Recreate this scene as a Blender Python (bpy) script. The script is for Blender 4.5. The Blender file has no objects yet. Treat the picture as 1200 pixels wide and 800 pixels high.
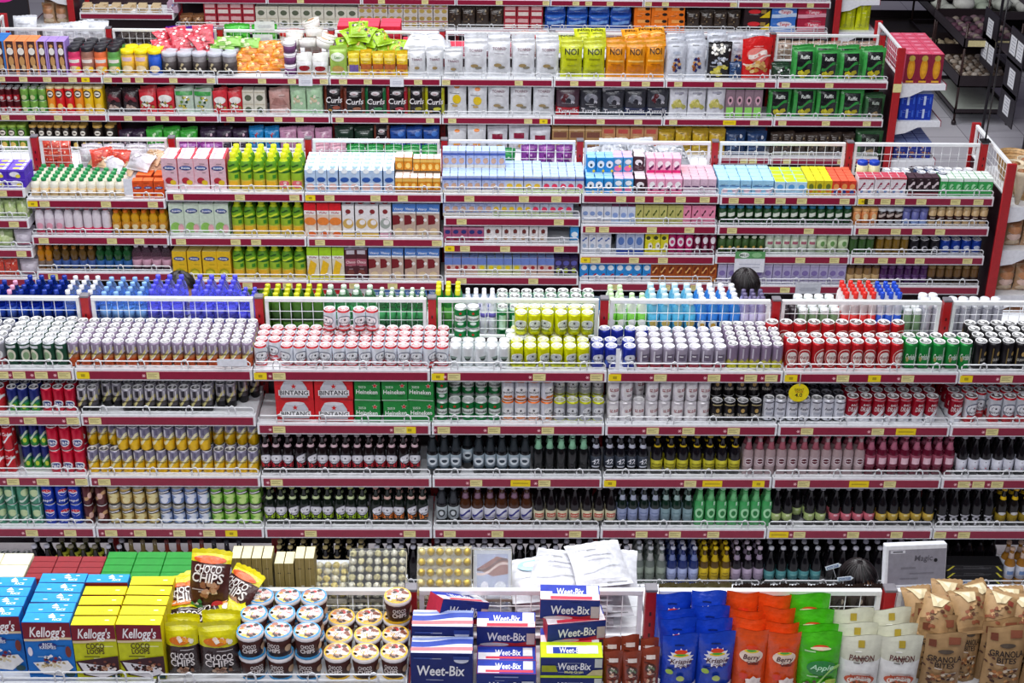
import bpy, bmesh, math, random
from math import sin, cos, pi, radians
random.seed(7)
SC = bpy.context.scene
COL = SC.collection
# ------------------------------------------------------------------ camera
RZ = 1.66                      # height of the gondola top rails
F, PITCH, YAW, ROLL = 1789.3, 0.4750154, 0.0208416, 0.0140964
CAMZ = RZ + 3.435
cd = bpy.data.cameras.new('camera'); cam = bpy.data.objects.new('camera', cd); COL.objects.link(cam)
cd.sensor_width = 36; cd.lens = F * 36 / 1200; cd.clip_end = 200
def _mul(A, B): return [[sum(A[i][k] * B[k][j] for k in range(3)) for j in range(3)] for i in range(3)]
def ray(x, y):
    a, b = x - 600, y - 400; c, s = cos(ROLL), sin(ROLL)
    u, v = (a * c + b * s) / F, (-a * s + b * c) / F
    cp, sp = cos(PITCH), sin(PITCH)
    yy, zz = cp - v * sp, -sp - v * cp
    c, s = cos(YAW), sin(YAW)
    return (u * c + yy * s, -u * s + yy * c, zz)
import mathutils
from mathutils import Vector, Matrix
_r, _c, _f = Vector(ray(700, 400)), Vector(ray(600, 400)), None
ex = (Vector(ray(600 + F, 400)) - _c).normalized(); ez = -_c.normalized(); ey = ez.cross(ex)
cam.matrix_world = Matrix(((ex.x, ey.x, ez.x, 0), (ex.y, ey.y, ez.y, 0), (ex.z, ey.z, ez.z, CAMZ), (0, 0, 0, 1)))
SC.camera = cam
def onY(x, y, Y): d = ray(x, y); t = Y / d[1]; return Vector((d[0] * t, Y, CAMZ + d[2] * t))
def onZ(x, y, Z): d = ray(x, y); t = (Z - CAMZ) / d[2]; return Vector((d[0] * t, d[1] * t, Z))
def onX(x, y, X): d = ray(x, y); t = X / d[0]; return Vector((X, d[1] * t, CAMZ + d[2] * t))
# ------------------------------------------------------------------ world, lamps, exposure
SC.view_settings.view_transform = 'Standard'; SC.view_settings.look = 'None'
SC.view_settings.gamma = 1; SC.view_settings.use_curve_mapping = False
SC.view_settings.exposure = 0.0
w = bpy.data.worlds.new('world'); SC.world = w; w.use_nodes = True
w.node_tree.nodes['Background'].inputs[0].default_value = (.8, .74, 1, 1)
w.node_tree.nodes['Background'].inputs[1].default_value = 0.11
LAMP = 198
for i, y in enumerate((0.6, 3.2, 5.9, 8.5, 11.0, 13.5)):
    l = bpy.data.lights.new('tube_lamp', 'AREA'); l.shape = 'RECTANGLE'; l.size = 8; l.size_y = .3
    l.energy = LAMP * (.72, .8, 1.05, 1.1, 1.1, 1.0)[i]; l.color = (.97, .98, 1)
    o = bpy.data.objects.new('tube_lamp', l); o.location = (-.9, y, 6.2); COL.objects.link(o)
    if i < 2: o.rotation_euler.x = radians(25)

# ------------------------------------------------------------------ materials
def lin(h):
    r = [int(h[i:i + 2], 16) / 255 for i in (0, 2, 4)]
    return [(c / 12.92 if c <= .04045 else ((c + .055) / 1.055) ** 2.4) for c in r]
KND = dict(p=(.35, 0, .5, 0, .05), c=(.55, 0, .35, 0, .06), f=(.27, .0, .6, .55, .10), m=(.28, .35, .5, 0, .05), s=(.45, .12, .6, 0, .02),
           g=(.08, 0, .42, 0, .05), w=(.4, 0, .4, 0, .04), k=(.6, 0, .3, 0, .1), h=(.45, 0, .4, .1, .2))
_M = {}
def M(col, k='p'):
    key = (col, k)
    if key in _M: return _M[key]
    m = bpy.data.materials.new(f'{k}_{col}'); m.use_nodes = True; nt = m.node_tree; b = nt.nodes['Principled BSDF']
    r, g, bl = lin(col)
    if k in 'tv':
        b.inputs['Base Color'].default_value = (r, g, bl, 1); b.inputs['Roughness'].default_value = .08
        b.inputs['Transmission Weight'].default_value = .8 if k == 't' else .93; b.inputs['IOR'].default_value = 1.15
        n = nt.nodes.new('ShaderNodeTexNoise'); n.inputs['Scale'].default_value = 60
        bm = nt.nodes.new('ShaderNodeBump'); bm.inputs['Strength'].default_value = .1
        nt.links.new(n.outputs[0], bm.inputs['Height']); nt.links.new(bm.outputs[0], b.inputs['Normal'])
        _M[key] = m; return m
    ro, me, sp, bump, var = KND[k]
    b.inputs['Roughness'].default_value = ro; b.inputs['Metallic'].default_value = me; b.inputs['Specular IOR Level'].default_value = sp
    tc = nt.nodes.new('ShaderNodeTexCoord')
    n = nt.nodes.new('ShaderNodeTexNoise'); n.inputs['Scale'].default_value = {'k': 12, 'f': 26, 's': 45}.get(k, 45); n.inputs['Detail'].default_value = 3
    nt.links.new(tc.outputs['Object'], n.inputs['Vector'])
    rm = nt.nodes.new('ShaderNodeValToRGB')
    rm.color_ramp.elements[0].position = .3; rm.color_ramp.elements[1].position = .7
    rm.color_ramp.elements[0].color = (r * (1 - var * 2), g * (1 - var * 2), bl * (1 - var * 2), 1)
    rm.color_ramp.elements[1].color = (min(1, r * (1 + var)), min(1, g * (1 + var)), min(1, bl * (1 + var)), 1)
    nt.links.new(n.outputs[0], rm.inputs[0]); nt.links.new(rm.outputs[0], b.inputs['Base Color'])
    if bump:
        bm = nt.nodes.new('ShaderNodeBump'); bm.inputs['Strength'].default_value = bump; bm.inputs['Distance'].default_value = .01
        nt.links.new(n.outputs[0], bm.inputs['Height']); nt.links.new(bm.outputs[0], b.inputs['Normal'])
    _M[key] = m; return m
# ------------------------------------------------------------------ geometry kit
class G:
    def __init__(s): s.v = []; s.f = []; s.m = []; s.sm = []; s.mats = []
    def mi(s, mat):
        if mat not in s.mats: s.mats.append(mat)
        return s.mats.index(mat)
    def add(s, vs, fs, mat, smooth=False):
        n = len(s.v); s.v += [tuple(p) for p in vs]; k = s.mi(mat)
        for f in fs: s.f.append([i + n for i in f]); s.m.append(k); s.sm.append(smooth)
    def mesh(s, name):
        me = bpy.data.meshes.new(name); me.from_pydata(s.v, [], s.f)
        for m in s.mats: me.materials.append(m)
        me.polygons.foreach_set('material_index', s.m); me.polygons.foreach_set('use_smooth', s.sm); me.update(); return me
    def obj(s, name, parent=None):
        o = bpy.data.objects.new(name, s.mesh(name)); COL.objects.link(o)
        if parent: o.parent = parent
        return o
    def box(s, x0, x1, y0, y1, z0, z1, mat, b=0):
        if b == 0:
            v = [(x, y, z) for z in (z0, z1) for y in (y0, y1) for x in (x0, x1)]
            s.add(v, [(0, 2, 3, 1), (4, 5, 7, 6), (0, 1, 5, 4), (2, 6, 7, 3), (0, 4, 6, 2), (1, 3, 7, 5)], mat); return
        bm = bmesh.new(); bmesh.ops.create_cube(bm, size=1)
        bmesh.ops.scale(bm, verts=bm.verts, vec=(x1 - x0, y1 - y0, z1 - z0)); bmesh.ops.translate(bm, verts=bm.verts, vec=((x0 + x1) / 2, (y0 + y1) / 2, (z0 + z1) / 2))
        bmesh.ops.bevel(bm, geom=bm.edges[:], offset=b, segments=1, affect='EDGES')
        bm.verts.index_update(); s.add([v.co for v in bm.verts], [[v.index for v in f.verts] for f in bm.faces], mat); bm.free()
    def lathe(s, prof, matf, seg=16, c=(0, 0, 0), smooth=True):
        n = len(s.v)
        for r, z in prof:
            for i in range(seg): a = 2 * pi * i / seg; s.v.append((c[0] + r * cos(a), c[1] + r * sin(a), c[2] + z))
        for j in range(len(prof) - 1):
            k = s.mi(matf((prof[j][1] + prof[j + 1][1]) / 2) if callable(matf) else matf)
            for i in range(seg):
                i2 = (i + 1) % seg; s.f.append([n + j * seg + i, n + j * seg + i2, n + (j + 1) * seg + i2, n + (j + 1) * seg + i]); s.m.append(k); s.sm.append(smooth)
        for j, rev in ((0, True), (len(prof) - 1, False)):
            if prof[j][0] > 1e-4:
                f = [n + j * seg + i for i in range(seg)]; s.f.append(f[::-1] if rev else f)
                s.m.append(s.mi(matf(prof[j][1]) if callable(matf) else matf)); s.sm.append(False)
    def tube(s, path, r, mat, n=5):
        path = [Vector(p) for p in path]; rings = []
        for i, p in enumerate(path):
            d = (path[min(i + 1, len(path) - 1)] - path[max(i - 1, 0)]).normalized()
            u = d.cross(Vector((0, 0, 1)) if abs(d.z) < .9 else Vector((1, 0, 0))).normalized(); w_ = d.cross(u)
            rings.append([p + r * (cos(2 * pi * k / n) * u + sin(2 * pi * k / n) * w_) for k in range(n)])
        vs = [q for R_ in rings for q in R_]
        fs = [(j * n + k, j * n + (k + 1) % n, (j + 1) * n + (k + 1) % n, (j + 1) * n + k) for j in range(len(path) - 1) for k in range(n)]
        fs += [tuple(range(n))[::-1], tuple((len(path) - 1) * n + k for k in range(n))]
        s.add(vs, fs, mat, True)
_T = {}
def text2d(t):
    if t in _T: return _T[t]
    c = bpy.data.curves.new('t', 'FONT'); c.body = t; c.size = 1.0; c.resolution_u = 2; c.offset = .018; c.align_x = 'CENTER'
    o = bpy.data.objects.new('t', c); COL.objects.link(o)
    me = bpy.data.meshes.new_from_object(o.evaluated_get(bpy.context.evaluated_depsgraph_get()))
    vs = [(v.co.x / .7, v.co.y / .7) for v in me.vertices]; fs = [tuple(p.vertices) for p in me.polygons]
    xs = [v[0] for v in vs] or [0]; cx = (min(xs) + max(xs)) / 2; vs = [(x - cx, y) for x, y in vs]
    bpy.data.objects.remove(o); bpy.data.curves.remove(c); bpy.data.meshes.remove(me)
    _T[t] = (vs, fs, max(xs) - min(xs)); return _T[t]
def tri(a, b, c, n):
    P = []; idx = {}
    for i in range(n + 1):
        for j in range(n + 1 - i):
            idx[i, j] = len(P); k = n - i - j; P.append(((a[0] * k + b[0] * i + c[0] * j) / n, (a[1] * k + b[1] * i + c[1] * j) / n))
    Fc = []
    for i in range(n):
        for j in range(n - i):
            Fc.append((idx[i, j], idx[i + 1, j], idx[i, j + 1]))
            if i + j < n - 1: Fc.append((idx[i + 1, j], idx[i + 1, j + 1], idx[i, j + 1]))
    return P, Fc
def decals(g, surf, W, H, L, k='p', fine=1, off0=.0007):
    """prints on a surface: surf(x, z, off) -> point; x in [-.5,.5] of W, z in [0,1] of H"""
    for i, d in enumerate(L):
        off = off0 + .0003 * i; t = d[0]
        def put(P, Fc, col): g.add([surf(x * W, z * H, off + (.0012 if t == 't' and fine > 1 else 0)) for x, z in P], Fc, M(col, k))
        if t == 'r':
            _, cx, cz, w_, h_, col = d; nx = max(1, round(w_ * 6 * fine)); nz = max(1, round(h_ * 12 * (fine - 1)) + 1)
            P = [(cx - w_ / 2 + w_ * a / nx, cz - h_ / 2 + h_ * b / nz) for b in range(nz + 1) for a in range(nx + 1)]
            put(P, [(b * (nx + 1) + a, b * (nx + 1) + a + 1, (b + 1) * (nx + 1) + a + 1, (b + 1) * (nx + 1) + a) for b in range(nz) for a in range(nx)], col)
        elif t == 'e':
            _, cx, cz, w_, h_, col = d; R_ = 1 + fine; n = 18
            P = [(cx, cz)] + [(cx + w_ / 2 * q / R_ * cos(2 * pi * a / n), cz + h_ / 2 * q / R_ * sin(2 * pi * a / n)) for q in range(1, R_ + 1) for a in range(n)]
            Fc = [(0, 1 + a, 1 + (a + 1) % n) for a in range(n)]
            for q in range(R_ - 1): Fc += [(1 + q * n + a, 1 + (q + 1) * n + a, 1 + (q + 1) * n + (a + 1) % n, 1 + q * n + (a + 1) % n) for a in range(n)]
            put(P, Fc, col)
        elif t == 's':
            _, cx, cz, s_, col = d; P = [(cx, cz)]
            for a in range(10):
                q = s_ / 2 * (1 if a % 2 == 0 else .42); P.append((cx + q * sin(a * pi / 5), cz + q * W / H * cos(a * pi / 5)))
            put(P, [(0, 1 + a, 1 + (a + 1) % 10) for a in range(10)], col)
        elif t == 'b+':
            _, cx, cz, s_, col, n = d; P = [(cx, cz)]
            for a in range(2 * n):
                q = s_ / 2 * (1 if a % 2 == 0 else .72); P.append((cx + q * sin(a * pi / n), cz + q * W / H * .9 * cos(a * pi / n)))
            for j in range(2 * n): put(*tri(P[0], P[1 + j], P[1 + (j + 1) % (2 * n)], 2), col)
        elif t == 't':
            cx, cz, h_, s_, col = d[1:6]; sh = d[6] if len(d) > 6 else 0; mw = d[7] if len(d) > 7 else .94
            vs, fs, tw = text2d(s_); sc = h_ * H; sx = min(sc, mw * W / max(tw, .01))
            put([((x + sh * y) * sx / W + cx, cz + (y - .5) * sc / H) for x, y in vs], fs, col)
        elif t == 'p':
            _, pts, col = d; c = (sum(p[0] for p in pts) / len(pts), sum(p[1] for p in pts) / len(pts))
            for a in range(len(pts)): put(*tri(c, pts[a], pts[(a + 1) % len(pts)], 1 + fine * (3 if fine > 1 else 1)), col)
        elif t == 'b':
            _, cx, cz, w_, h_, n, sz, cols = d[:8]; rr = random.Random(n * 13 + int(cx * 100))
            for j in range(n):
                a, q = rr.random() * 2 * pi, math.sqrt(rr.random()); x, z = cx + w_ / 2 * q * cos(a), cz + h_ / 2 * q * sin(a)
                m = 6; ph = rr.random() * 6; P = [(x, z)] + [(x + sz / 2 * rr.uniform(.6, 1.2) * cos(ph + 2 * pi * e / m), z + sz / 2 * W / H * rr.uniform(.5, 1.1) * sin(ph + 2 * pi * e / m)) for e in range(m)]
                off = off0 + .0003 * i + .0002 * (j % 4)
                put(P, [(0, 1 + e, 1 + (e + 1) % m) for e in range(m)], rr.choice(cols))
        elif t == 'w':                      # slanted wavy ribbon
            _, cx, cz, w_, h_, col, am = d; n = 10; P = []
            for a in range(n + 1):
                u = a / n - .5; q = cz + am * u + am * .25 * sin(u * 6.3); P += [(cx + u * w_, q - h_ / 2), (cx + u * w_, q + h_ / 2)]
            put(P, [(2 * a, 2 * a + 2, 2 * a + 3, 2 * a + 1) for a in range(n)], col)

# ------------------------------------------------------------------ product kit : every function returns the root object (unlinked placement at the origin, base at z = 0, front to -Y)
PR = {}
def reg(key, o, label, cat, group, W, D, H):
    o['category'] = cat; PR[key] = dict(o=o, label=label, group=group, W=W, D=D, H=H, used=False); return o
def bands(bs, k):
    bs = [(z, M(c, k)) for z, c in bs]
    def f(z):
        for zz, m in bs:
            if z <= zz + 1e-6: return m
        return bs[-1][1]
    return f
def ins(prof, zs):
    out = [prof[0]]
    for (r0, z0), (r1, z1) in zip(prof, prof[1:]):
        for z in sorted(zs):
            if z0 + 1e-4 < z < z1 - 1e-4: t = (z - z0) / (z1 - z0); out.append((r0 + (r1 - r0) * t, z))
        out.append((r1, z1))
    return out
def cyl(R_): return lambda x, z, off: ((R_ + off) * sin(x / R_), -(R_ + off) * cos(x / R_), z)
def can(key, label, bs, dec, R_=.0325, H_=.122, name='beer_can', group=None, cat='can', lid='ffffff', k='m', rim=None):
    if name == 'beer_can' and H_ > .13: name = 'tall_beer_can'
    g = G(); prof = [(R_ * .7, .004), (R_ * .76, 0), (R_ * .8, .002), (R_, H_ * .06), (R_, H_ * .89), (R_ * .86, H_ * .965)]
    g.lathe(ins(prof, [z * H_ for z, c in bs]), bands([(z * H_, c) for z, c in bs], k), 20)
    decals(g, cyl(R_), 2 * R_, H_, dec, k, 1)
    o = g.obj(name)
    q = G(); lm = M(rim or lid, 's'); l2 = M(lid, 's')
    q.lathe([(R_ * .86, H_ * .963), (R_ * .9, H_ * .985), (R_ * .89, H_), (R_ * .82, H_ * .995), (R_ * .8, H_ * .965), (0, H_ * .965)], lambda z: lm if z > H_ * .97 else l2, 18)
    t = R_ * .3; q.box(-t * .7, t * .7, -t * .4, t * 1.9, H_ * .968, H_ * .985, lm)
    q.obj('lid', o)
    return reg(key, o, label, cat, group or label + 's', 2 * R_, 2 * R_, H_)
PROF = dict(
 beer=[(.8, 0), (1, .02), (1, .54), (.93, .6), (.55, .7), (.42, .78), (.38, .93), (.43, .935), (.43, .955)],
 stub=[(.8, 0), (1, .02), (1, .6), (.9, .68), (.45, .8), (.4, .93), (.45, .94), (.45, .96)],
 wine=[(.8, 0), (1, .02), (1, .6), (.9, .68), (.4, .76), (.36, .95)],
 water=[(.7, 0), (.95, .02), (1, .06), (.96, .15), (1, .2), (.95, .3), (1, .38), (1, .62), (.96, .7), (.7, .82), (.4, .89), (.4, .92)],
 juice=[(.75, 0), (1, .03), (1, .3), (.84, .42), (.84, .5), (1, .62), (.98, .72), (.6, .86), (.5, .9)],
 milk=[(.85, 0), (1, .03), (1, .62), (.85, .76), (.5, .84), (.5, .87)],
 jar=[(.9, 0), (1, .03), (1, .76), (.9, .84), (.84, .86)],
 tub=[(.8, 0), (.84, .02), (1, .86)],
 tube=[(.98, 0), (1, .01), (1, .93)])
def bottle(key, label, kind, R_, H_, body, k, cap, lab=None, neck=None, dec=(), name='bottle', cat='bottle', capr=None, group=None, bs=None, labk='c', capname='cap', cdec=()):
    pf = [(r * R_, z * H_) for r, z in PROF[kind]]; g = G()
    if bs: g.lathe(ins(pf, [z * H_ for z, c in bs]), bands([(z * H_, c) for z, c in bs], k), 18)
    else: g.lathe(pf, M(body, k), 18)
    if not lab: decals(g, cyl(R_), 2 * R_, H_, dec, labk, 1)
    o = g.obj(name); rt, zt = pf[-1]; q = G(); cr = capr or rt * 1.12
    q.lathe([(cr, zt - .003), (cr * 1.02, zt + .001), (cr, H_ - .002), (cr * .9, H_), (0, H_)], M(cap, 'p'), 16)
    if cdec: decals(q, lambda x, z, off: (x, z - cr, H_ + off), 2 * cr, 2 * cr, cdec, 'p', 1)
    q.obj(capname, o)
    if lab:
        z0, z1, c = lab; l = G(); l.lathe([(R_ * 1.004, z0 * H_), (R_ * 1.012, z0 * H_), (R_ * 1.012, z1 * H_), (R_ * 1.004, z1 * H_)], M(c, labk), 18)
        decals(l, cyl(R_ * 1.014), 2 * R_, H_, dec, labk, 1); l.obj('label', o)
    if neck:
        z0, z1, c = neck; def_r = lambda z: next(a[0] + (b[0] - a[0]) * (z - a[1]) / (b[1] - a[1]) for a, b in zip(pf, pf[1:]) if b[1] >= z - 1e-6)
        l = G(); zz = [H_ * (z0 + (z1 - z0) * t / 3) for t in range(4)]
        l.lathe([(def_r(z) + .0012, z) for z in zz], M(c, labk), 14); l.obj('neck_label', o)
    return reg(key, o, label, cat, group or label + 's', 2 * R_, 2 * R_, H_)
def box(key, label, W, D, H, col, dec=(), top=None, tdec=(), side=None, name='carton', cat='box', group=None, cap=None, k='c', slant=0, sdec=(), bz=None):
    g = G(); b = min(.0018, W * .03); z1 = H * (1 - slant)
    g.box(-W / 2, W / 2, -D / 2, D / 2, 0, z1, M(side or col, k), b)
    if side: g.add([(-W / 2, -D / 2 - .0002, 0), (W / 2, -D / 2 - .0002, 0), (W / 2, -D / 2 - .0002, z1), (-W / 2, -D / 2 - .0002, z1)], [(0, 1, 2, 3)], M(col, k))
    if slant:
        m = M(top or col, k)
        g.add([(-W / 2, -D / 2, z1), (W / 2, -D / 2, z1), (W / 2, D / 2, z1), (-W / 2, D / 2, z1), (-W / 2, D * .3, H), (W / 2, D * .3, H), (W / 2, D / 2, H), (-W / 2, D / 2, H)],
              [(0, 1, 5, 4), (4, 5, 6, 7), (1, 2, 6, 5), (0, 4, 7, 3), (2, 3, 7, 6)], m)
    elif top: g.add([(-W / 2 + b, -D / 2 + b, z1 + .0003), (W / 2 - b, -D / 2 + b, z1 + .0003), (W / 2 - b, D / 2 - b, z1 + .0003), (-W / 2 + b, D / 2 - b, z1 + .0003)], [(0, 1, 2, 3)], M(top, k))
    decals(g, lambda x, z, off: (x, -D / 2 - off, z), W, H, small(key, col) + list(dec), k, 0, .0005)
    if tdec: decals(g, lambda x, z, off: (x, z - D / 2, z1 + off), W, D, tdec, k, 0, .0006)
    if sdec:
        decals(g, lambda x, z, off: (D and W / 2 + off, x, z), D, H, sdec, k, 0, .0006); decals(g, lambda x, z, off: (-W / 2 - off, -x, z), D, H, sdec, k, 0, .0006)
    o = g.obj(name)
    if cap:
        q = G(); r = min(W, D) * .24
        yz = (0 if not slant else -.1 * D, z1 + (slant * H * .35 if slant else 0))
        q.lathe([(r, 0), (r * 1.02, .002), (r, .016), (r * .85, .018), (0, .018)], M(cap, 'p'), 12, (0, yz[0], yz[1])); q.obj('cap', o)
    return reg(key, o, label, cat, group or label + 's', W, D, H + (.018 if cap else 0))
def small(key, col):
    rr = random.Random(key); c = [int(col[i:i + 2], 16) for i in (0, 2, 4)]; L = []
    for i in range(5):
        t = .45 if (i + sum(c) // 40) % 2 and sum(c) > 200 else -.6; q = ''.join('%02x' % int(v * (1 - t) if t > 0 else v + (255 - v) * -t) for v in c)
        L.append(('r', rr.uniform(-.25, .25), rr.uniform(.06, .9), rr.uniform(.15, .4), rr.uniform(.012, .022), q))
    return L
def bagfn(W, H, D, seed, pouch):
    rr = random.Random(seed); ph = [rr.uniform(0, 6) for _ in range(6)]
    def t(u, v):
        e = max(0, sin(pi * min(max(u, 0), 1))) ** .5
        if pouch: vv = min(1, (1 - v) / .55) ** .75 * min(1, .72 + v * 2)
        else:
            q = (min(max(v, .06), .93) - .06) / .87; vv = max(0, sin(pi * q)) ** .45
        wr = .10 * sin(14 * u + ph[0] + 3 * v) * (abs(v - .5) * 2) ** 2 + .05 * sin(9 * v + ph[1] + 5 * u) + .05 * sin(23 * u + ph[2] - 11 * v)
        return max(.0012, D / 2 * e * vv * (1 + wr))
    def sx(v): return (1 - (.05 if not pouch else .03) * sin(pi * v))
    def lean(v): return .004 * sin(ph[3] + 5 * v)
    return t, sx, lean
def bag(key, label, W, H, D, col, dec=(), seam=None, bs=None, name='snack_bag', cat='bag', pouch=False, k='f', seed=1, group=None, fine=2, clip=None):
    if name == 'snack_bag' and 'crisp' in label: name = 'crisp_bag'
    t, sx, lean = bagfn(W, H, D, seed, pouch); g = G(); nu, nv = 12, 16
    bs = bs or [(.93, col), (1.01, seam or col)]
    for sgn in (-1, 1):
        for j in range(nv):
            v0, v1 = j / nv, (j + 1) / nv; mat = M(next(c for z, c in bs if (v0 + v1) / 2 <= z), k)
            vs = []
            for v in (v0, v1):
                for i in range(nu + 1):
                    u = i / nu; zj = (.004 * (i % 2) if v in (0, 1) and not pouch else 0) + W * (.05 if pouch else .025) * sin(5 * u + seed + len(key)) * v ** 6
                    vs.append(((u - .5) * W * sx(v), sgn * t(u, v) + lean(v), v * H + (zj if v else -0)))
            g.add(vs, [((i, i + 1, i + nu + 2, i + nu + 1) if sgn < 0 else (i, i + nu + 1, i + nu + 2, i + 1)) for i in range(nu)], mat, True)
    if pouch:
        vs = [((i / nu - .5) * W, s_ * t(i / nu, 0) + lean(0), 0) for s_ in (-1, 1) for i in range(nu + 1)]
        g.add(vs, [(i, i + nu + 1, i + nu + 2, i + 1) for i in range(nu)], M(bs[0][1], k))
    def surf(x, z, off):
        v = min(max(z / H, 0), 1); u = min(max(x / (W * sx(v)) + .5, 0), 1)
        # follow the facets of the grid
        fi, fj = u * nu, v * nv; i, j = min(int(fi), nu - 1), min(int(fj), nv - 1); a, b = fi - i, fj - j
        T = lambda p, q: t(p / nu, q / nv)
        y = (T(i, j) * (1 - a) + T(i + 1, j) * a) * (1 - b) + (T(i, j + 1) * (1 - a) + T(i + 1, j + 1) * a) * b
        return (x, -y + lean(j / nv) * (1 - b) + lean((j + 1) / nv) * b - off * 1.8 - .0012, z)
    decals(g, surf, W, H, small(key, col) + list(dec), k, fine, .0008)
    o = g.obj(name)
    if clip:
        q = G(); z = clip[1]; q.add([surf(x * W, zz * H, .003) for x, zz in ((clip[2] - .08, z), (clip[2] + .08, z), (clip[2] + .08, z + .08), (clip[2] - .08, z + .08))], [(0, 1, 2, 3)], M(clip[0], 'p')); q.obj('sticker', o)
    return reg(key, o, label, cat, group or label + 's', W, D, H)
# ------------------------------------------------------------------ copies, labels
ORD = ['first', 'second', 'third', 'fourth', 'fifth', 'sixth', 'seventh', 'eighth', 'ninth', 'tenth', 'eleventh', 'twelfth', 'thirteenth', 'fourteenth', 'fifteenth', 'sixteenth', 'seventeenth', 'eighteenth', 'nineteenth', 'twentieth']
def ordw(n): return ORD[n] if n < 20 else 'twenty-' + ORD[n - 20] if n < 29 else 'thirtieth' if n == 29 else 'thirty-' + ORD[n - 30]
PLACED = []
def put(key, loc, rz=0, sc=(1, 1, 1), where='', rot=None, label=None):
    """one item: a copy of the product and of each of its parts"""
    P = PR[key]; s = P['o']
    if not P['used']: P['used'] = True; r = s
    else:
        r = s.copy(); COL.objects.link(r)
        for ch in s.children:
            c = ch.copy(); COL.objects.link(c); c.parent = r
    r.location = loc; r.rotation_euler = rot or (0, 0, rz); r.scale = sc
    r['group'] = (P['group'] + (', ' + where if where else ''))
    if label: r['label'] = label
    else: PLACED.append((key, where, r))
    return r
GON = {4: 'front gondola', 3: 'drinks gondola', 2: 'juice gondola', 1: 'snack gondola', 0: 'rear gondola'}
YC = {4: 4.6639, 3: 7.1799, 2: 9.6046, 1: 12.197, 0: 14.82}
X0 = {4: -.267, 3: -2.07, 2: -2.9667, 1: -3.0493, 0: -3.88}
SD = .349
SHN = ['top', 'second', 'third', 'fourth', 'bottom']
STD = [.278, .592, .915, 1.238, 1.625]
R2S = [.283, .495, .705, .924, 1.2]
ZS = {4: {-1: [.195], -2: [.195], -3: [.195]}, 3: {-1: [.278, .545, .915, 1.238, 1.625], 0: [.278, .545, .915, 1.238, 1.625]},
      2: {-1: [.265, .48, .69, .9, 1.2], 0: [.336, .595, .854, 1.15], 1: [.282, .597, .911, 1.2], 2: [.282, .597, .911, 1.2], 3: [.281, .443, .635, .869, 1.15], 4: [.278, .493, .712, .91, 1.2]},
      1: {}, 0: {-0: [.53, .9, 1.2]}}
ZS[4][-1] = [.205]
DEF = {4: [.278], 3: STD, 2: R2S, 1: [.325, .645, .975, 1.3], 0: [.365, .66, .97, 1.25]}
def zs(row, bay, sh): L = ZS[row].get(bay, DEF[row]); return RZ - L[min(sh, len(L) - 1)] + .03
def bayof(row, X): return math.floor((X - X0[row]) / .9)
def pxX(row, sh, px, Y):
    X = (px - 600) * .005
    for _ in range(4):
        z = zs(row, bayof(row, X), sh)
        # find x on the line Y,z seen at column px
        y = 400
        for _ in range(12):
            q = onY(px, y, Y); y += (q.z - z) * 190
        X = q.x
    return X
ROWN = ['front row', 'second row', 'third row', 'fourth row', 'fifth row', 'sixth row', 'seventh row']
def fill(row, sh, x0, x1, key, n, rows=2, layers=1, back=0, jx=.002, jr=6, rotc=None, hs=1, gap=.96, skip=(), lean=0, ysp=None, r0=0, dz=0, noscale=False):
    P = PR[key]; Y = YC[row] - SD + .022 + back
    A, B = pxX(row, sh, x0, Y), pxX(row, sh, x1, Y); p = (B - A) / n; sx = 1 if noscale else p * gap / P['W']; sx = max(.6, min(1.35, sx)); sy = sx if abs(P['W'] - P['D']) < .001 else min(sx, 1)
    dp = ysp or P['D'] * sy * 1.03
    for l in range(layers):
        for r in range(r0, rows):
            yy = Y + P['D'] * sy / 2 + r * dp
            if yy > YC[row] - .014 - P['D'] * sy / 2: continue
            for i in range(n):
                if (i, r, l) in skip or (i, r) in skip: continue
                X = A + (i + .5) * p; z = zs(row, bayof(row, X), sh) + dz + l * P['H'] * hs
                fx = max(0, p - P['W'] * sx) * .4
                rz = radians(random.uniform(-jr, jr)) + (random.choice(rotc) if rotc else 0)
                if rotc is None and P['W'] != P['D']: rz = radians(random.uniform(-1, 1) * min(jr, 1.5))
                lq, hq = lean, hs
                if layers == 1 and P['o']['category'] in ('bag', 'pouch'): lq = lean + radians(random.uniform(-3, 6)); hq = hs * random.uniform(.95, 1.03); rz += radians(random.uniform(-5, 5))
                o = put(key, (X + random.uniform(-fx, fx), yy + (random.uniform(0, .004) if r == 0 else 0), z), rz, (sx, sy, hq), f'{SHN[sh]} shelf, {GON[row]}', rot=(-lq, 0, rz) if lq else None)
                o['_r'] = (r, l)
def fillb(row, x0, x1, key, n, rows=2, layers=1, hs=1, z=None, y0=.06, jr=8, gap=.94, label_sh='back top shelf', sy=None):
    P = PR[key]; Y = YC[row] + y0; A, B = onY(x0, {3: 352, 2: 170, 1: 48, 4: 690}[row], Y).x, onY(x1, {3: 352, 2: 170, 1: 48, 4: 690}[row], Y).x
    p = (B - A) / n; sx = max(.6, min(1.35, p * gap / P['W'])); sy = sy or (sx if P['W'] == P['D'] else min(1, sx))
    for l in range(layers):
        for r in range(rows):
            yy = Y + P['D'] * sy / 2 + r * P['D'] * sy * 1.04
            if yy > YC[row] + SD - P['D'] * sy * .5: continue
            for i in range(n):
                X = A + (i + .5) * p; rz = radians(random.uniform(-jr, jr)) if P['W'] == P['D'] else 0
                o = put(key, (X, yy, (z if z is not None else RZ - .248) + l * P['H'] * hs), rz, (sx, sy, hs), f'{label_sh}, {GON[row]}')
                o['_r'] = (r, l)
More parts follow.
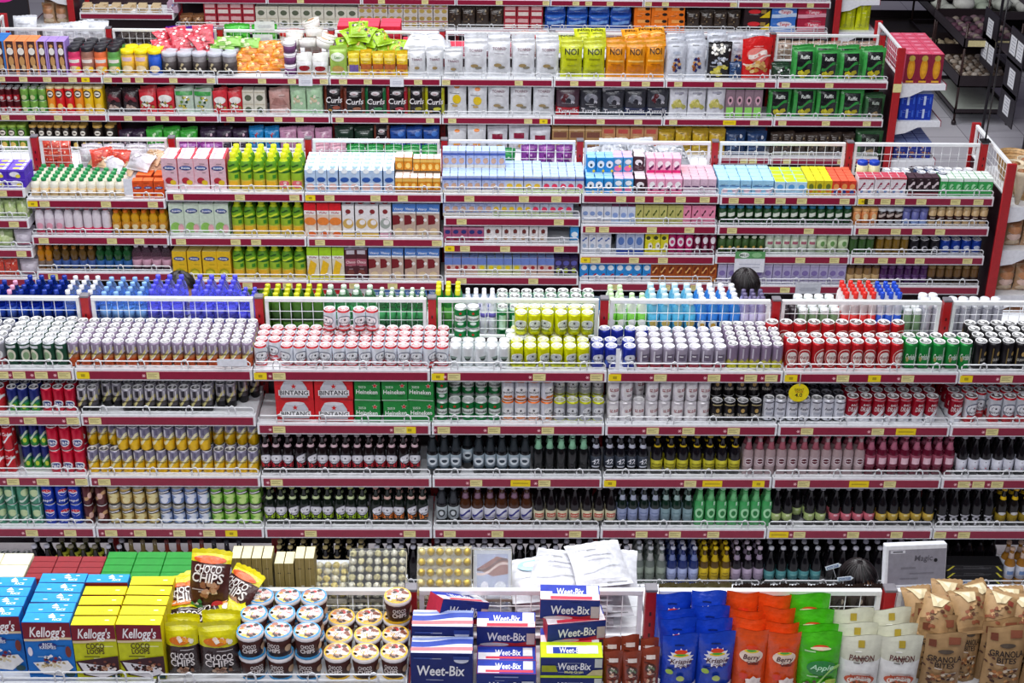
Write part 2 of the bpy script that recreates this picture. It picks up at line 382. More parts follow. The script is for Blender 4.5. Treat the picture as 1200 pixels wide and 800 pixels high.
def name_all():
    from collections import defaultdict
    D = defaultdict(list)
    for k, w_, o in PLACED: D[(PR[k]['label'], w_)].append(o)
    for (lab, w_), os_ in D.items():
        S = defaultdict(list)
        for o in os_: S[tuple(o['_r']) if '_r' in o else (0, 0)].append(o)
        for (r, l), q in S.items():
            q.sort(key=lambda o: (o.location.x, o.location.y))
            lay = '' if not any(b for a, b in S) else ('lower ' if l == 0 else 'upper ' if l == 1 else 'topmost ')
            for i, o in enumerate(q):
                rwn = '' if len(S) == 1 else f'{lay}{ROWN[r]}'
                if len(q) == 1: m_ = f', {rwn}' if rwn else ''
                else: m_ = f', {ordw(i)} in {rwn}' if rwn else f', {ordw(i)} from left'
                s = f'{lab}{m_}, {w_}'
                for a_, b_ in ((' piled on top shelf', ' piled up'), (' back top shelf', ' back shelf'), (' shelf of the ', ' shelf, '), (' end of ', ' end, '), (' from left', ''), (' and ', '-'), (' with ', ', '), (' small', ''), (' in ', ' '), (' printed', ''), (' row', '')):
                    if len(s.split()) <= 16: break
                    s = s.replace(a_, b_)
                o['label'] = s
        for o in os_:
            if '_r' in o: del o['_r']
    for k, P in PR.items():
        if not P['used']:
            for c in list(P['o'].children): bpy.data.objects.remove(c)
            bpy.data.objects.remove(P['o'])
# ------------------------------------------------------------------ room shell
def struct(name, g):
    o = g.obj(name); o['kind'] = 'structure'; return o
def floor_mat():
    m = M('d9d6dc', 'w'); nt = m.node_tree; b = nt.nodes['Principled BSDF']; b.inputs['Roughness'].default_value = .22
    tc = nt.nodes.new('ShaderNodeTexCoord'); br = nt.nodes.new('ShaderNodeTexBrick'); br.offset = 0; br.inputs['Scale'].default_value = 1
    br.inputs['Brick Width'].default_value = .6; br.inputs['Row Height'].default_value = .6; br.inputs['Mortar Size'].default_value = .004
    br.inputs['Color1'].default_value = (*lin('d2cfd8'), 1); br.inputs['Color2'].default_value = (*lin('dedbe2'), 1); br.inputs['Mortar'].default_value = (*lin('8f8b95'), 1)
    nt.links.new(tc.outputs['Object'], br.inputs['Vector']); nt.links.new(br.outputs[0], b.inputs['Base Color']); return m
g = G(); g.box(-14, 16, -2, 34, -.1, 0, floor_mat()); struct('floor', g)
g = G(); g.box(-14, 16, 33.9, 34, 0, 6.5, M('8d8790', 'w')); struct('wall_back', g)
MAR, RED, WH, CAPG, DKM = M('8e1838'), M('b01a20', 'p'), M('eef0f4', 'w'), M('77737a'), M('2c1620')
ORDN = ['first', 'second', 'third', 'fourth', 'fifth', 'sixth', 'seventh', 'eighth', 'ninth', 'tenth', 'eleventh']
BAYS = {4: range(-3, 4), 3: range(-2, 6), 2: range(-2, 7), 1: range(-1, 7), 0: range(0, 8)}
TAGS = {(3, 0): '2 22 48 75 97y 179 305y 327 512y 532 632 699 720y 774 837 880 904 925y 988 1025y 1064 1131y 1180',
        (3, 1): '3 35 85 111 327 469 480y 520 579 642 765 807 860 946 1029 1062Y 1163',
        (3, 2): '15 50 97 122 324 558 610Y 638 715y 809 835Y 889y 942 1007Y 1043 1130 1147 1169',
        (3, 3): '37 82 130 164 210 245 271y 364 480 527 583 674 752 791 836 913Y 937 1000 1051 1102 1130',
        (2, 0): '2 38y 52 124 179 209 281 345 362y 386 440 472 550 614 652 728 750 772 798 826 860 890 915 940 990 1010y 1019 1038 1055 1080 1120 1147',
        (2, 1): '16 51 131 163 212 276 300 375 422 455 512 541 655 692 708 764 808 858 948 1012 1050 1075 1102',
        (2, 2): '25 62 290 337 415 460 525y 545 592 655 684y 698 743 777 938 978 1007 1035 1056 1078 1134',
        (2, 3): '480 541 625 720 780 815 920 1012',
        (1, 0): '1 27 55 85 100y 124 148 163 203 247 307 342 380 402 431 462 490 520 608 673 703 733 757 795 842 891 921 972',
        (1, 1): '6 36 68 99 150 177 193 224 270 293 326 351 398 450 504 530 619 637y 704 748 789 855Y 884 917 968 1016',
        (0, 0): '352 447 498 585 640 675 690 715 760 780 860 898 925 950'}
g = G(); g.box(-.032, .032, -.0012, 0, -.019, .019, M('e6dd9a', 'c'))
for i, wd in enumerate((.05, .034, .044)): g.add([(-.026, -.0016, .009 - i * .008), (-.026 + wd, -.0016, .009 - i * .008), (-.026 + wd, -.0016, .011 - i * .008), (-.026, -.0016, .011 - i * .008)], [(0, 1, 2, 3)], M('8a7a3a', 'c'))
ME_TAG = g.mesh('price_tag')
g = G(); g.box(-.032, .032, -.0012, 0, -.019, .019, M('f2d818', 'c')); g.add([(-.01, -.0016, -.008), (.01, -.0016, -.008), (.01, -.0016, .008), (-.01, -.0016, .008)], [(0, 1, 2, 3)], M('b09a10', 'c')); ME_TAGY = g.mesh('yellow_tag')
g = G(); g.box(-.052, .052, -.0012, 0, -.019, .019, M('f0d312', 'c')); g.add([(-.04, -.0016, -.004), (.04, -.0016, -.004), (.04, -.0016, .004), (-.04, -.0016, .004)], [(0, 1, 2, 3)], M('c4a912', 'c')); ME_TAGL = g.mesh('yellow_tag')
g = G()
for a in range(3):
    c, s = cos(a * pi / 3), sin(a * pi / 3); g.add([(-.009 * c - .0015 * s, -.0015, -.009 * s + .0015 * c), (-.009 * c + .0015 * s, -.0015, -.009 * s - .0015 * c), (.009 * c + .0015 * s, -.0015, .009 * s - .0015 * c), (.009 * c - .0015 * s, -.0015, .009 * s + .0015 * c)], [(0, 1, 2, 3)], M('ffc9cf', 'c'))
ME_STAR = g.mesh('rail_mark')
def child(name, me, par, loc):
    o = bpy.data.objects.new(name, me); COL.objects.link(o); o.parent = par; o.location = loc; return o
def guard(g, x0, x1, y, z, big=1):
    m = M('e9ebee', 'w'); h = .045; r = .0035
    g.tube([(x0, y, z), (x0, y, z + h - .01), (x0 + .01, y, z + h), (x1 - .01, y, z + h), (x1, y, z + h - .01), (x1, y, z)], r, m)
    g.tube([(x0, y, z + .018), (x1, y, z + .018)], r, m)
    n = 4
    for k in range(n):
        cx = x0 + (x1 - x0) * (k + .5) / n
        g.tube([(cx - .017, y - .004, z), (cx - .017, y - .004, z + .035), (cx - .01, y - .004, z + .05), (cx, y - .004, z + .056), (cx + .01, y - .004, z + .05), (cx + .017, y - .004, z + .035), (cx + .017, y - .004, z)], r, m)
SHM = {}
def shelf(row, bay, si, zc, Yf, back=False):
    """zc = centre height of the maroon rail, Yf = front plane"""
    W = .893; key = ('b' if back else 'f')
    if key not in SHM:
        g = G(); s = -1 if back else 1
        g.box(-W / 2, W / 2, .002, SD - .03, .018, .03, WH); g.box(-W / 2, W / 2, -.004, .006, -.03, .034, WH)
        g.box(-W / 2, -W / 2 + .004, 0, SD - .04, -.03, .02, WH); g.box(W / 2 - .004, W / 2, 0, SD - .04, -.03, .02, WH)
        a = g.mesh('shelf'); g = G(); g.box(-W / 2 + .012, W / 2 - .012, -.009, -.004, -.021, .021, MAR); b = g.mesh('price_rail')
        g = G(); guard(g, -W / 2 + .008, W / 2 - .008, .006, .03); SHM[key] = (a, b, g.mesh('wire_guard'))
    a, b, c = SHM[key]; X = X0[row] + (bay + .5) * .9
    o = bpy.data.objects.new('shelf', a); COL.objects.link(o); o.location = (X, Yf, zc)
    if back: o.rotation_euler.z = pi
    o['category'] = 'shelf'; o['group'] = f'shelves of the {GON[row]}'
    nb = ORDN[bay - BAYS[row].start]
    o['label'] = f'white steel shelf, {"back " if back else ""}{SHN[si]} level, {nb} bay from left, {GON[row]}'
    child('price_rail', b, o, (0, 0, 0)); 
    if not (back and row == 4): child('wire_guard', c, o, (0, 0, 0))
    if back: return
    tg = TAGS.get((row, si))
    if row == 1 and si == 2 or tg is None: L = [(X + random.uniform(-.35, .35), '') for _ in range(2 if row else 0)]
    else:
        L = []
        for t in tg.split():
            k = t[-1] if t[-1] in 'yY' else ''; px = float(t.rstrip('yY')); x = pxX(row, si, px, Yf)
            if bayof(row, x) == bay: L.append((min(max(x, X - W / 2 + .035), X + W / 2 - .035), k))
    for x, k in L:
        child('price_tag', {'': ME_TAG, 'y': ME_TAGY, 'Y': ME_TAGL}[k], o, (x - X, -.009, 0))
        if k == '' and row == 3 and x - X > -W / 2 + .06: child('rail_mark', ME_STAR, o, (x - X - .046, -.009, 0))
def gridpanel(W, H, sx=.055, sz=.048):
    g = G(); m = M('f0f2f4', 'w'); t = .018
    g.box(-W / 2, W / 2, -.011, .011, H - .022, H, m, .002); g.box(-W / 2, W / 2, -.008, .008, 0, .012, m)
    g.box(-W / 2, -W / 2 + t, -.008, .008, .012, H - .022, m); g.box(W / 2 - t, W / 2, -.008, .008, .012, H - .022, m)
    n = int((W - 2 * t) / sx)
    for i in range(1, n): x = -W / 2 + t + (W - 2 * t) * i / n; g.tube([(x, 0, .01), (x, 0, H - .015)], .0018, m, 4)
    for i in range(1, int(H / sz)): g.tube([(-W / 2 + t, .003, i * sz), (W / 2 - t, .003, i * sz)], .0018, m, 4)
    return g.mesh('grid_panel')
ME_GRID = gridpanel(.84, .225)
g = G(); g.box(-.021, .021, -.021, .021, 0, RZ - .006, RED, .002)
for z in [1.645 - .05 * k for k in range(2, 30)]: g.add([(-.004, -.0215, z), (.004, -.0215, z), (.004, -.0215, z + .018), (-.004, -.0215, z + .018)], [(0, 1, 2, 3)], M('3c0d12'))
ME_POST = g.mesh('post'); g = G(); g.box(-.023, .023, -.023, .023, 0, .012, CAPG, .002); ME_PCAP = g.mesh('post_cap')
g = G(); g.box(-.43, .43, -.012, .012, .12, RZ - .235, DKM); ME_BACK = g.mesh('back_panel')
g = G(); g.box(-.45, .45, -SD + .03, SD - .03, 0, .004, M('9a9498', 'w')); ME_BASE = g.mesh('base_plinth')
for row, bays in BAYS.items():
    e = bpy.data.objects.new('gondola', None); COL.objects.link(e); e.location = (X0[row], YC[row], 0); e['category'] = 'shelving gondola'
    e['label'] = {4: 'front gondola frame, red posts and white wire rails behind the cereals', 3: 'drinks gondola frame, red posts and white wire rails behind the cans', 2: 'juice gondola frame, red posts and white wire rails behind the cartons',
                  1: 'snack gondola frame, red posts and white wire rails behind the crisps', 0: 'rear gondola frame at the top of the picture, red end posts'}[row]
    for b in list(bays) + [bays.stop]:
        p = child('post', ME_POST, e, (b * .9, 0, 0)); child('post_cap', ME_PCAP, p, (0, 0, RZ - .006))
    for b in bays:
        child('grid_panel', ME_GRID, e, (b * .9 + .45, 0, RZ - .232)); child('back_panel', ME_BACK, e, (b * .9 + .45, 0, 0)); child('base_plinth', ME_BASE, e, (b * .9 + .45, 0, 0))
        L = ZS[row].get(b, DEF[row])
        for si, d in enumerate(L): shelf(row, b, si, RZ - d, YC[row] - SD)
        if not (row == 2 and b >= 5): shelf(row, b, 0, RZ - .278, YC[row] + SD, True)
# end caps: a cross gondola closing the end of a row
def endcap(row, X, side, lab):
    e = bpy.data.objects.new('end_gondola', None); COL.objects.link(e); e.location = (X, YC[row], 0); e['category'] = 'shelving gondola'; e['label'] = lab
    for y in (-.4, .4):
        g = G(); g.box(-.03, .03, -.012, .012, 0, RZ, RED, .002); p = g.obj('post', e); p.location = (0, y, 0)
        if row == 1 and y < 0 and side > 0:
            q = G(); q.box(-.034, .034, -.002, 0, 0, .07, M('e6dd9a', 'c')); q.obj('price_label', p).location = (0, -.014, 1.3)
    g = G(); g.box(-.008, .008, -.385, .385, .05, RZ - .24, DKM); g.obj('back_panel', e)
    p = child('grid_panel', gridpanel(.76, .225), e, (0.0, 0, RZ - .232)); p.rotation_euler.z = pi / 2
    for i, z in enumerate((1.34, 1.03, .70, .4)):
        g = G(); s = side; x0, x1 = sorted((.03 * s, .40 * s))
        g.box(x0, x1, -.38, .38, z, z + .014, WH)
        for y in (-.38, .37):   # tapering side brackets
            v = [(.03 * s, y, z), (.4 * s, y, z), (.4 * s, y, z - .03), (.22 * s, y, z - .035), (.12 * s, y, z - .085), (.03 * s, y, z - .1)]
            v += [(a, b + .01, c) for a, b, c in v]; g.add(v, [(0, 1, 2, 3, 4, 5), (11, 10, 9, 8, 7, 6)] + [(k, k + 6, (k + 1) % 6 + 6, (k + 1) % 6) for k in range(6)], WH)
        g.box(*sorted((.4 * s, .406 * s)), -.38, .38, z - .03, z + .02, MAR)
        o = g.obj('shelf'); o.location = (X, YC[row], 0); o['category'] = 'shelf'; o['group'] = 'end shelves'
        o['label'] = f'white bracketed {SHN[i]} end shelf on the {"right" if side > 0 else "left"} end of the {GON[row]}'
    return e
endcap(1, X0[1] + 7 * .9 + .06, 1, 'red end gondola frame closing the right end of the snack gondola')
endcap(1, X0[1] - .96, -1, 'red end gondola frame closing the left end of the snack gondola')
endcap(2, X0[2] + 7 * .9 + .06, 1, 'tall red end gondola frame closing the right end of the juice gondola')
endcap(0, X0[0] + 8 * .9 + .06, 1, 'red end gondola frame closing the right end of the rear gondola')
endcap(0, X0[0] - .06, -1, 'red end gondola frame closing the left end of the rear gondola')
# ================================================================== PRODUCTS : drinks gondola
SL = dict(R_=.0285, H_=.14)
can('ginger', 'silver and orange ginger ale can', [(.38, 'c0501c'), (.5, 'c07a50'), (1, '9c8ca4')], [('w', 0, .54, 1.25, .16, 'ecdf90', .3), ('w', 0, .46, 1.2, .05, 'ffffff', .28), ('t', 0, .55, .1, 'Schweppes', '6a5a20', .3, .9), ('r', -.2, .74, .12, .3, 'd9d5de'), ('r', .3, .74, .2, .3, 'cfc9d6')], name='soda_can', group='ginger ale cans', **SL)
can('dkcan', 'dark green soda can', [(.1, '2a4a3a'), (.9, '24503c'), (1, 'c8ccd0')], [('e', 0, .45, .8, .5, 'e2e2cc'), ('e', 0, .45, .5, .3, '8fae84'), ('r', 0, .8, .9, .1, 'e3e7ea')], name='soda_can', group='dark green soda cans', **SL)
can('greyred', 'grey and red soda can', [(.35, '8f2a30'), (1, '8f8f98')], [('e', 0, .5, .8, .4, 'e8e8e8'), ('e', 0, .5, .4, .2, 'b02a30')], name='soda_can', group='grey and red soda cans', **SL)
can('sprite', 'blue and green lemon soda can', [(.4, '2f9a3c'), (.5, '2a7a70'), (1, '23307e')], [('w', 0, .45, 1.2, .12, 'd8ecd0', .25), ('e', .1, .25, .4, .2, 'cfe04a')], name='soda_can', group='lemon soda cans', **SL)
can('fanred', 'crimson red soda can', [(1, 'd01338')], [('e', 0, .35, .95, .34, 'f4f4f6'), ('e', 0, .35, .8, .24, '203c8c'), ('t', 0, .35, .12, 'F&N', 'ffffff', .1, .7)], name='soda_can', group='crimson soda cans', **SL)
can('coke', 'red cola can', [(1, 'cc1826')], [('w', 0, .5, 1.2, .1, 'ffffff', .3), ('t', 0, .7, .14, 'Coke', 'ffffff', .3, .9)], name='soda_can', group='red cola cans', **SL)
can('tonic', 'silver and black tonic can', [(.3, '18161a'), (.5, '55525a'), (1, 'a8a5b0')], [('w', 0, .48, 1.25, .15, 'e4da94', .34), ('t', 0, .49, .09, 'Schweppes', '4a4420', .3, .9), ('r', 0, .78, .3, .26, '35323a'), ('r', -.3, .72, .12, .36, 'e6e4ea'), ('r', .34, .72, .1, .36, 'e6e4ea')], name='tonic_can', group='black tonic cans', **SL)
can('lemon', 'silver and yellow lemon can', [(.48, 'f0c000'), (.56, 'e0cc60'), (1, '9490a8')], [('w', 0, .5, 1.25, .15, 'f4efc0', .34), ('t', 0, .52, .09, 'Schweppes', '806a10', .3, .9), ('r', 0, .8, .24, .24, '6a6680'), ('r', -.3, .76, .12, .3, 'eceaf0')], name='tonic_can', group='yellow lemon cans', **SL)
can('pepsi', 'blue cola can with round emblem', [(1, '1440b8')], [('e', 0, .62, .78, .34, 'f0f0f4'), ('p', [(-.38, .66), (-.3, .74), (0, .79), (.3, .74), (.38, .66), (.1, .63), (-.1, .66)], 'd81a30'), ('p', [(-.38, .6), (-.1, .6), (.1, .57), (.38, .6), (.2, .5), (0, .455), (-.2, .5)], '1440b8'), ('t', 0, .25, .11, 'pepsi', 'ffffff', .1, .8)], name='soda_can', group='blue cola cans', **SL)
can('palegreen', 'pale green herbal drink can', [(1, '4f9a7c')], [('e', 0, .6, .7, .35, 'c8dca8'), ('w', 0, .3, 1.1, .1, 'd8ead8', .2), ('r', .35, .5, .1, .8, '9fd0bc')], name='soda_can', group='pale green cans', **SL)
for k, c1, c2, nm in (('gsgold', 'c4a860', 'e8dca0', 'gold and black malt drink can'), ('gsblue', '8ca4d0', 'e6ecf6', 'blue and silver malt drink can'), ('gslime', '7cc040', 'c8ea88', 'lime green malt drink can')):
    can(k, nm, [(.12, '5a5648'), (.85, c1), (1, 'b8b4a8')], [('w', 0, .55, 1.2, .2, c2, -.15), ('w', 0, .68, 1.25, .14, '2a2426', .06), ('w', 0, .69, .9, .05, 'f6f6f6', .05), ('e', .05, .3, .6, .3, c2)], H_=.122, name='malt_can', group=nm + 's')
can('redgold', 'dark red and gold cola can', [(1, '5a2428')], [('w', 0, .5, 1.2, .18, 'caa070', .3), ('e', 0, .5, .5, .3, 'e0b8a8')], name='soda_can', group='dark red cola cans', H_=.122)
BINL = [('e', 0, .52, 1.16, .48, '6c7488'), ('e', 0, .52, 1.02, .4, 'f4f5f8'), ('t', 0, .42, .08, 'BINTANG', '2c2c3c', 0, .9), ('s', 0, .58, .26, '1c1c28'), ('p', [(-.5, .2), (.5, .2), (.42, .34), (0, .29), (-.42, .34)], 'c8444a')]
can('bint', 'white and red star beer can', [(.14, 'c03038'), (.9, 'e4e7ef'), (1, 'c01020')], BINL, group='white and red star beer cans', rim='e8eaee')
can('yel', 'yellow star beer can', [(.06, 'b8b400'), (1, 'd8dc08')], [('e', 0, .5, 1.05, .44, 'f2f4f4'), ('e', 0, .5, .9, .34, 'c9cfd0'), ('t', 0, .4, .08, 'BINTANG', '34342c', 0, .85), ('s', 0, .58, .26, '24242c'), ('p', [(-.4, .18), (.4, .18), (.3, .3), (-.3, .3)], '8a9a20')], group='yellow star beer cans', rim='eef0ee')
can('blu', 'dark blue star beer can', [(1, '1f2f9c')], [('e', .05, .48, .9, .4, 'dfe2ea'), ('t', .05, .4, .08, 'BINTANG', '242c5c', 0, .8), ('s', .05, .54, .24, '1c1c28'), ('e', -.4, .3, .3, .2, '5a78d0')], group='dark blue star beer cans', rim='eef0f4')
can('whg', 'plain white light beer can', [(.1, 'b8c4c0'), (1, 'dfe3e6')], [('e', 0, .46, .5, .2, '3a4640'), ('e', 0, .52, .7, .1, '8fa39a'), ('t', 0, .25, .07, '0.0', '6a8a7a')], group='plain white light beer cans', rim='f0f2f4')
can('hein', 'green star beer can', [(.08, 'c8d0cc'), (.9, '148040'), (1, 'c8d0cc')], [('r', 0, .5, 1.1, .26, 'dfe8e2'), ('t', 0, .5, .12, 'Heineken', '1a1a1a', .1, .95), ('s', 0, .76, .3, 'd02020'), ('e', 0, .28, .5, .14, 'e0ece4')], group='green star beer cans', rim='e8ecea')
can('orr', 'white beer can with orange rim', [(.1, 'e08848'), (.9, 'dfe1e8'), (1, 'f07820')], [('e', 0, .5, .95, .42, 'f6f6f6'), ('s', 0, .56, .28, '2a2a34'), ('t', 0, .42, .08, 'BINTANG', '34343c', 0, .85), ('p', [(-.4, .16), (.4, .16), (.3, .28), (-.3, .28)], 'e07a28')], group='orange rimmed beer cans')
can('yer', 'grey beer can with yellow rim', [(.1, 'c8d020'), (.88, 'b4b6be'), (1, 'd8e010')], [('e', 0, .5, .95, .42, 'e8eaec'), ('s', 0, .56, .28, '2a2a34'), ('t', 0, .42, .08, 'BINTANG', '34343c', 0, .85)], group='yellow rimmed beer cans')
can('whred', 'white beer can with red lettering', [(1, 'e9e6ea')], [('e', 0, .5, 1, .7, 'f6f4f4'), ('r', .08, .56, .7, .13, 'a02c34'), ('t', .08, .56, .08, 'PROST', 'ffffff', 0, .6), ('e', 0, .3, .4, .12, 'b0a0a4')], group='white beer cans with red lettering')
can('blk', 'black beer can with gold harp', [(1, '1e1b1f')], [('t', 0, .38, .12, 'GUINNESS', 'd8d0c0', 0, .9), ('e', 0, .6, .3, .2, 'c9a860'), ('r', 0, .86, .9, .04, 'd8c890')], group='black beer cans')
can('stout', 'tall black stout can', [(1, '1b181c')], [('t', .1, .4, .09, 'GUINNESS', 'e0dccf', 0, .8), ('e', .1, .6, .28, .16, 'c9a860'), ('r', -.35, .5, .08, .6, '8a7440')], H_=.16, group='tall black stout cans')
can('asa', 'silver dry beer can', [(.12, '3a3c44'), (1, 'e8eaf2')], [('t', 0, .6, .1, 'Asahi', '4a4c5c', .1, .8), ('r', 0, .86, 1, .05, '6a6c78'), ('e', 0, .2, .16, .07, '202028'), ('r', 0, .4, .6, .1, 'b4b8c4')], R_=.029, H_=.14, group='silver dry beer cans')
can('asa_shade', 'shade-darkened silver dry beer can', [(1, '3a3840')], [('r', 0, .8, 1, .1, '6a6872')], R_=.029, H_=.14, group='dark silver dry beer cans', lid='8a8a92')  # rear-row copy of the silver can, shade put into body and lid colours
can('bali', 'crimson and white draft beer can', [(.3, 'e2e4ea'), (1, 'a80e28')], [('w', 0, .34, 1.3, .2, 'eceef2', .34), ('t', 0, .55, .17, 'DRAFT', 'f4eaea', .2, .85), ('t', 0, .72, .08, 'BALI', 'f4eaea', .2, .5), ('r', 0, .9, 1, .05, 'c88088')], H_=.15, group='crimson draft beer cans')
can('anker', 'tall red beer can with white oval', [(.08, 'd03038'), (1, 'b81c22')], [('e', 0, .45, 1.14, .64, 'f4dcd4'), ('e', 0, .45, 1.04, .58, 'b81c22'), ('e', 0, .45, .8, .44, 'f4efe8'), ('t', 0, .46, .1, 'ANKER', '9c1c28', 0, .75), ('e', 0, .33, .3, .1, 'd8a8a0')], H_=.155, group='tall red beer cans')
can('carls', 'tall green beer can with white script', [(.1, '1b5a2e'), (1, '18863a')], [('t', .02, .5, .2, 'Carlsberg', 'f0f6f0', .2, .95), ('e', -.3, .4, .2, .18, 'b0a060'), ('r', .3, .5, .12, .7, 'd8e8dc')], H_=.155, group='tall green beer cans')
can('bintall', 'tall white and red star can', [(.2, 'c0343a'), (.9, 'dcdfe6'), (1, 'c01c28')], BINL, H_=.155, group='tall white and red star beer cans')
can('greyr', 'silver purple energy drink can', [(.22, 'a83a48'), (1, 'a39aac')], [('r', 0, .55, .7, .3, '6f6478'), ('r', 0, .6, .3, .06, 'eceaf0'), ('r', -.3, .6, .12, .5, 'e0dce6')], group='silver purple cans', name='energy_drink_can', rim='eceef2')
can('gryy', 'slim purple and yellow can', [(.3, 'd0cc20'), (1, '8c7a94')], [('p', [(-.6, .3), (-.3, .42), (0, .32), (.3, .44), (.6, .3), (.6, .2), (-.6, .2)], 'd0cc20'), ('r', -.2, .65, .14, .4, 'd0c8d8')], group='slim purple and yellow cans', name='soda_can', **SL)
# six packs
box('sixbin', 'red six-pack carton of star beer', .2, .19, .125, 'd82028', [('p', [(-.36, .08), (.36, .08), (.34, .6), (.24, .88), (-.24, .88), (-.34, .6)], 'c9cbd4'), ('e', 0, .86, .5, .16, 'e6e6ec'), ('s', 0, .66, .16, 'd02020'), ('r', 0, .36, .8, .26, 'f2f2f4'), ('t', 0, .37, .2, 'BINTANG', '22222a', 0, .74), ('p', [(-.4, .14), (.4, .14), (.3, .02), (-.3, .02)], 'b02028')], top='7a1c2c', tdec=[('e', -.25, .25, .3, .3, 'b8a8b0'), ('e', .1, .25, .3, .3, 'b8a8b0'), ('e', -.25, .7, .3, .3, 'b8a8b0'), ('e', .1, .7, .3, .3, 'b8a8b0')], name='beer_pack', cat='beer pack', group='red beer six-packs')
box('sixhei', 'green pack of beer cans', .13, .13, .122, '1e8a3c', [('t', -.02, .45, .2, 'Heineken', 'f4f8f4', .05, .84), ('s', .3, .75, .24, 'e8e8e8'), ('s', .3, .75, .2, 'd02020'), ('t', -.2, .68, .1, '2x5.0', 'd8ecd8', 0, .34), ('r', 0, .06, 1, .04, 'b8dcc0')], top='14602c', tdec=[('e', -.25, .25, .36, .36, 'c4ccc8'), ('e', .25, .25, .36, .36, 'c4ccc8'), ('e', -.25, .75, .36, .36, 'c4ccc8'), ('e', .25, .75, .36, .36, 'c4ccc8')], name='beer_pack', cat='beer pack', group='green beer packs')
BK = dict(R_=.0295, H_=.235, name='beer_bottle', k='g', kind='beer')
def bt(key, label, body, cap, lab=None, neck=None, dec=(), **kw):
    if key in ('bpnk', 'bcri', 'bblu', 'bgn2', 'bmyr', 'bwbl', 'bgld', 'bmau', 'btea'): kw = dict(kw, name='cooler_bottle')
    if key == 'bdrk': kw = dict(kw, name='dark_bottle')
    if lab and kw.get('kind') != 'wine':
        d_ = .15 if lab[1] <= .2 else .09; lab = (lab[0] + d_, lab[1] + d_, lab[2])
        dec = [(q[0], [(x, z + d_) for x, z in q[1]], q[2]) if q[0] == 'p' else (q[0], q[1], q[2] + d_) + tuple(q[3:]) for q in dec]
        if neck and neck[0] < lab[1]: neck = (lab[1] + .01, max(neck[1], lab[1] + .08), neck[2])
    a = dict(BK); a.update(kw); kind = a.pop('kind'); bottle(key, label, kind, a.pop('R_'), a.pop('H_'), body, a.pop('k'), cap, lab, neck, dec, **a)
for k, nm, c in (('bbin', 'dark beer bottle with red-footed label', 'c82838'), ('blime', 'dark beer bottle with lime-footed label', 'a8cc20'), ('borg', 'dark beer bottle with orange-footed label', 'e88038')):
    nk = {'bbin': 'e8c8d0', 'blime': 'd8e8b0', 'borg': 'eac0b4'}[k]
    bt(k, nm, '1c1416' if k == 'bbin' else '16201a', {'bbin': 'b8b0b4', 'blime': 'a8b060', 'borg': 'c09088'}[k], None, (.68, .74, nk), [('p', [(-.5, .17), (.5, .17), (.6, .32), (-.6, .32)], c), ('e', 0, .4, 1.3, .22, 'c4c4d4'), ('e', 0, .4, 1.2, .19, 'f2f2f8'), ('s', 0, .42, .26, '2a2a3a'), ('t', 0, .34, .035, 'BINTANG', '44445a', 0, .8)])
bt('bhei', 'black bottle with silver oval label', '15171a', '8a9298', (.1, .42, '9fb0bc'), (.6, .9, '2a3238'), [('e', 0, .27, .9, .2, 'dde6ec'), ('e', 0, .27, .5, .08, '2c3a48'), ('r', 0, .1, 1, .04, '30404c')])
bt('bgrn', 'black bottle with green neck foil', '17191b', '9ad0b0', None, (.66, .9, '8ec8a4'))
bt('bnum', 'black bottle with white numeral label', '15151c', 'c8ccd8', (.12, .4, '38404e'), (.68, .76, 'c8ccdc'), [('t', 0, .27, .13, '42', 'f0f2f8', .1, .8), ('r', 0, .14, .7, .03, 'c8ccd8')])
bt('byel', 'black bottle with yellow label', '16141a', 'c8a820', (.04, .3, 'c8c030'), (.7, .74, 'd8b818'), [('t', 0, .2, .04, 'BAVARIA', '5a5410', 0, .8), ('r', 0, .12, .8, .03, '7a7418')])
bt('bpnk', 'clear pink bottle with crimson dot', 'b49c9e', 'b85868', None, (.66, .84, 'a85a68'), [('r', 0, .36, 1.2, .24, 'c4b0b4'), ('e', 0, .38, .64, .17, 'f0e4e8'), ('e', 0, .38, .54, .13, '5c1c2c'), ('r', 0, .38, .5, .02, 'f0e0e4')], k='g')
bt('bcri', 'crimson bottle with pink label', '681830', 'c87890', (.14, .44, 'a04860'), (.66, .86, 'b86880'), [('r', 0, .3, .7, .16, 'f0c8d4')])
bt('bwht', 'black bottle with square white label', '151317', 'b8b8c4', (.03, .34, 'e4e6f2'), None, [('e', .05, .12, .12, .025, 'c82838'), ('e', 0, .28, .1, .02, '303040')])
bt('bsil', 'black bottle with silver label', '15171a', '9aa0a8', (.1, .42, 'b8c2c6'), (.6, .88, '3a3e44'), [('e', 0, .26, .7, .2, '2c3438'), ('e', 0, .26, .4, .12, 'c8d0d4')])
bt('bbrn', 'brown bottle with white and blue label', '4a2a18', 'b8a8c0', (.08, .38, 'e4e4ee'), (.7, .84, '8c6c80'), [('w', 0, .24, 1, .06, '3a3c8c', .12), ('r', 0, .12, .8, .02, '6a6aa0')])
bt('bcrm', 'black bottle with cream and red label', '1a1518', '8a8488', (.06, .32, 'ded8b8'), None, [('r', 0, .2, .85, .1, 'c03828'), ('t', 0, .2, .05, 'KONIG', 'f4ead0', 0, .7)])
bt('bblu', 'dark green bottle with pale blue label', '14241f', 'b8c0cc', (.06, .38, '98a4c8'), (.68, .8, 'b4bcd0'), [('r', 0, .26, .7, .03, '7482ac'), ('r', 0, .18, .6, .02, '7482ac')])
bt('bgn2', 'dark green bottle with grey-blue label', '143024', 'a8c4b8', (.06, .38, '88a4ac'), (.68, .8, 'a8c4c0'), [('r', 0, .26, .7, .03, '6a8890')])
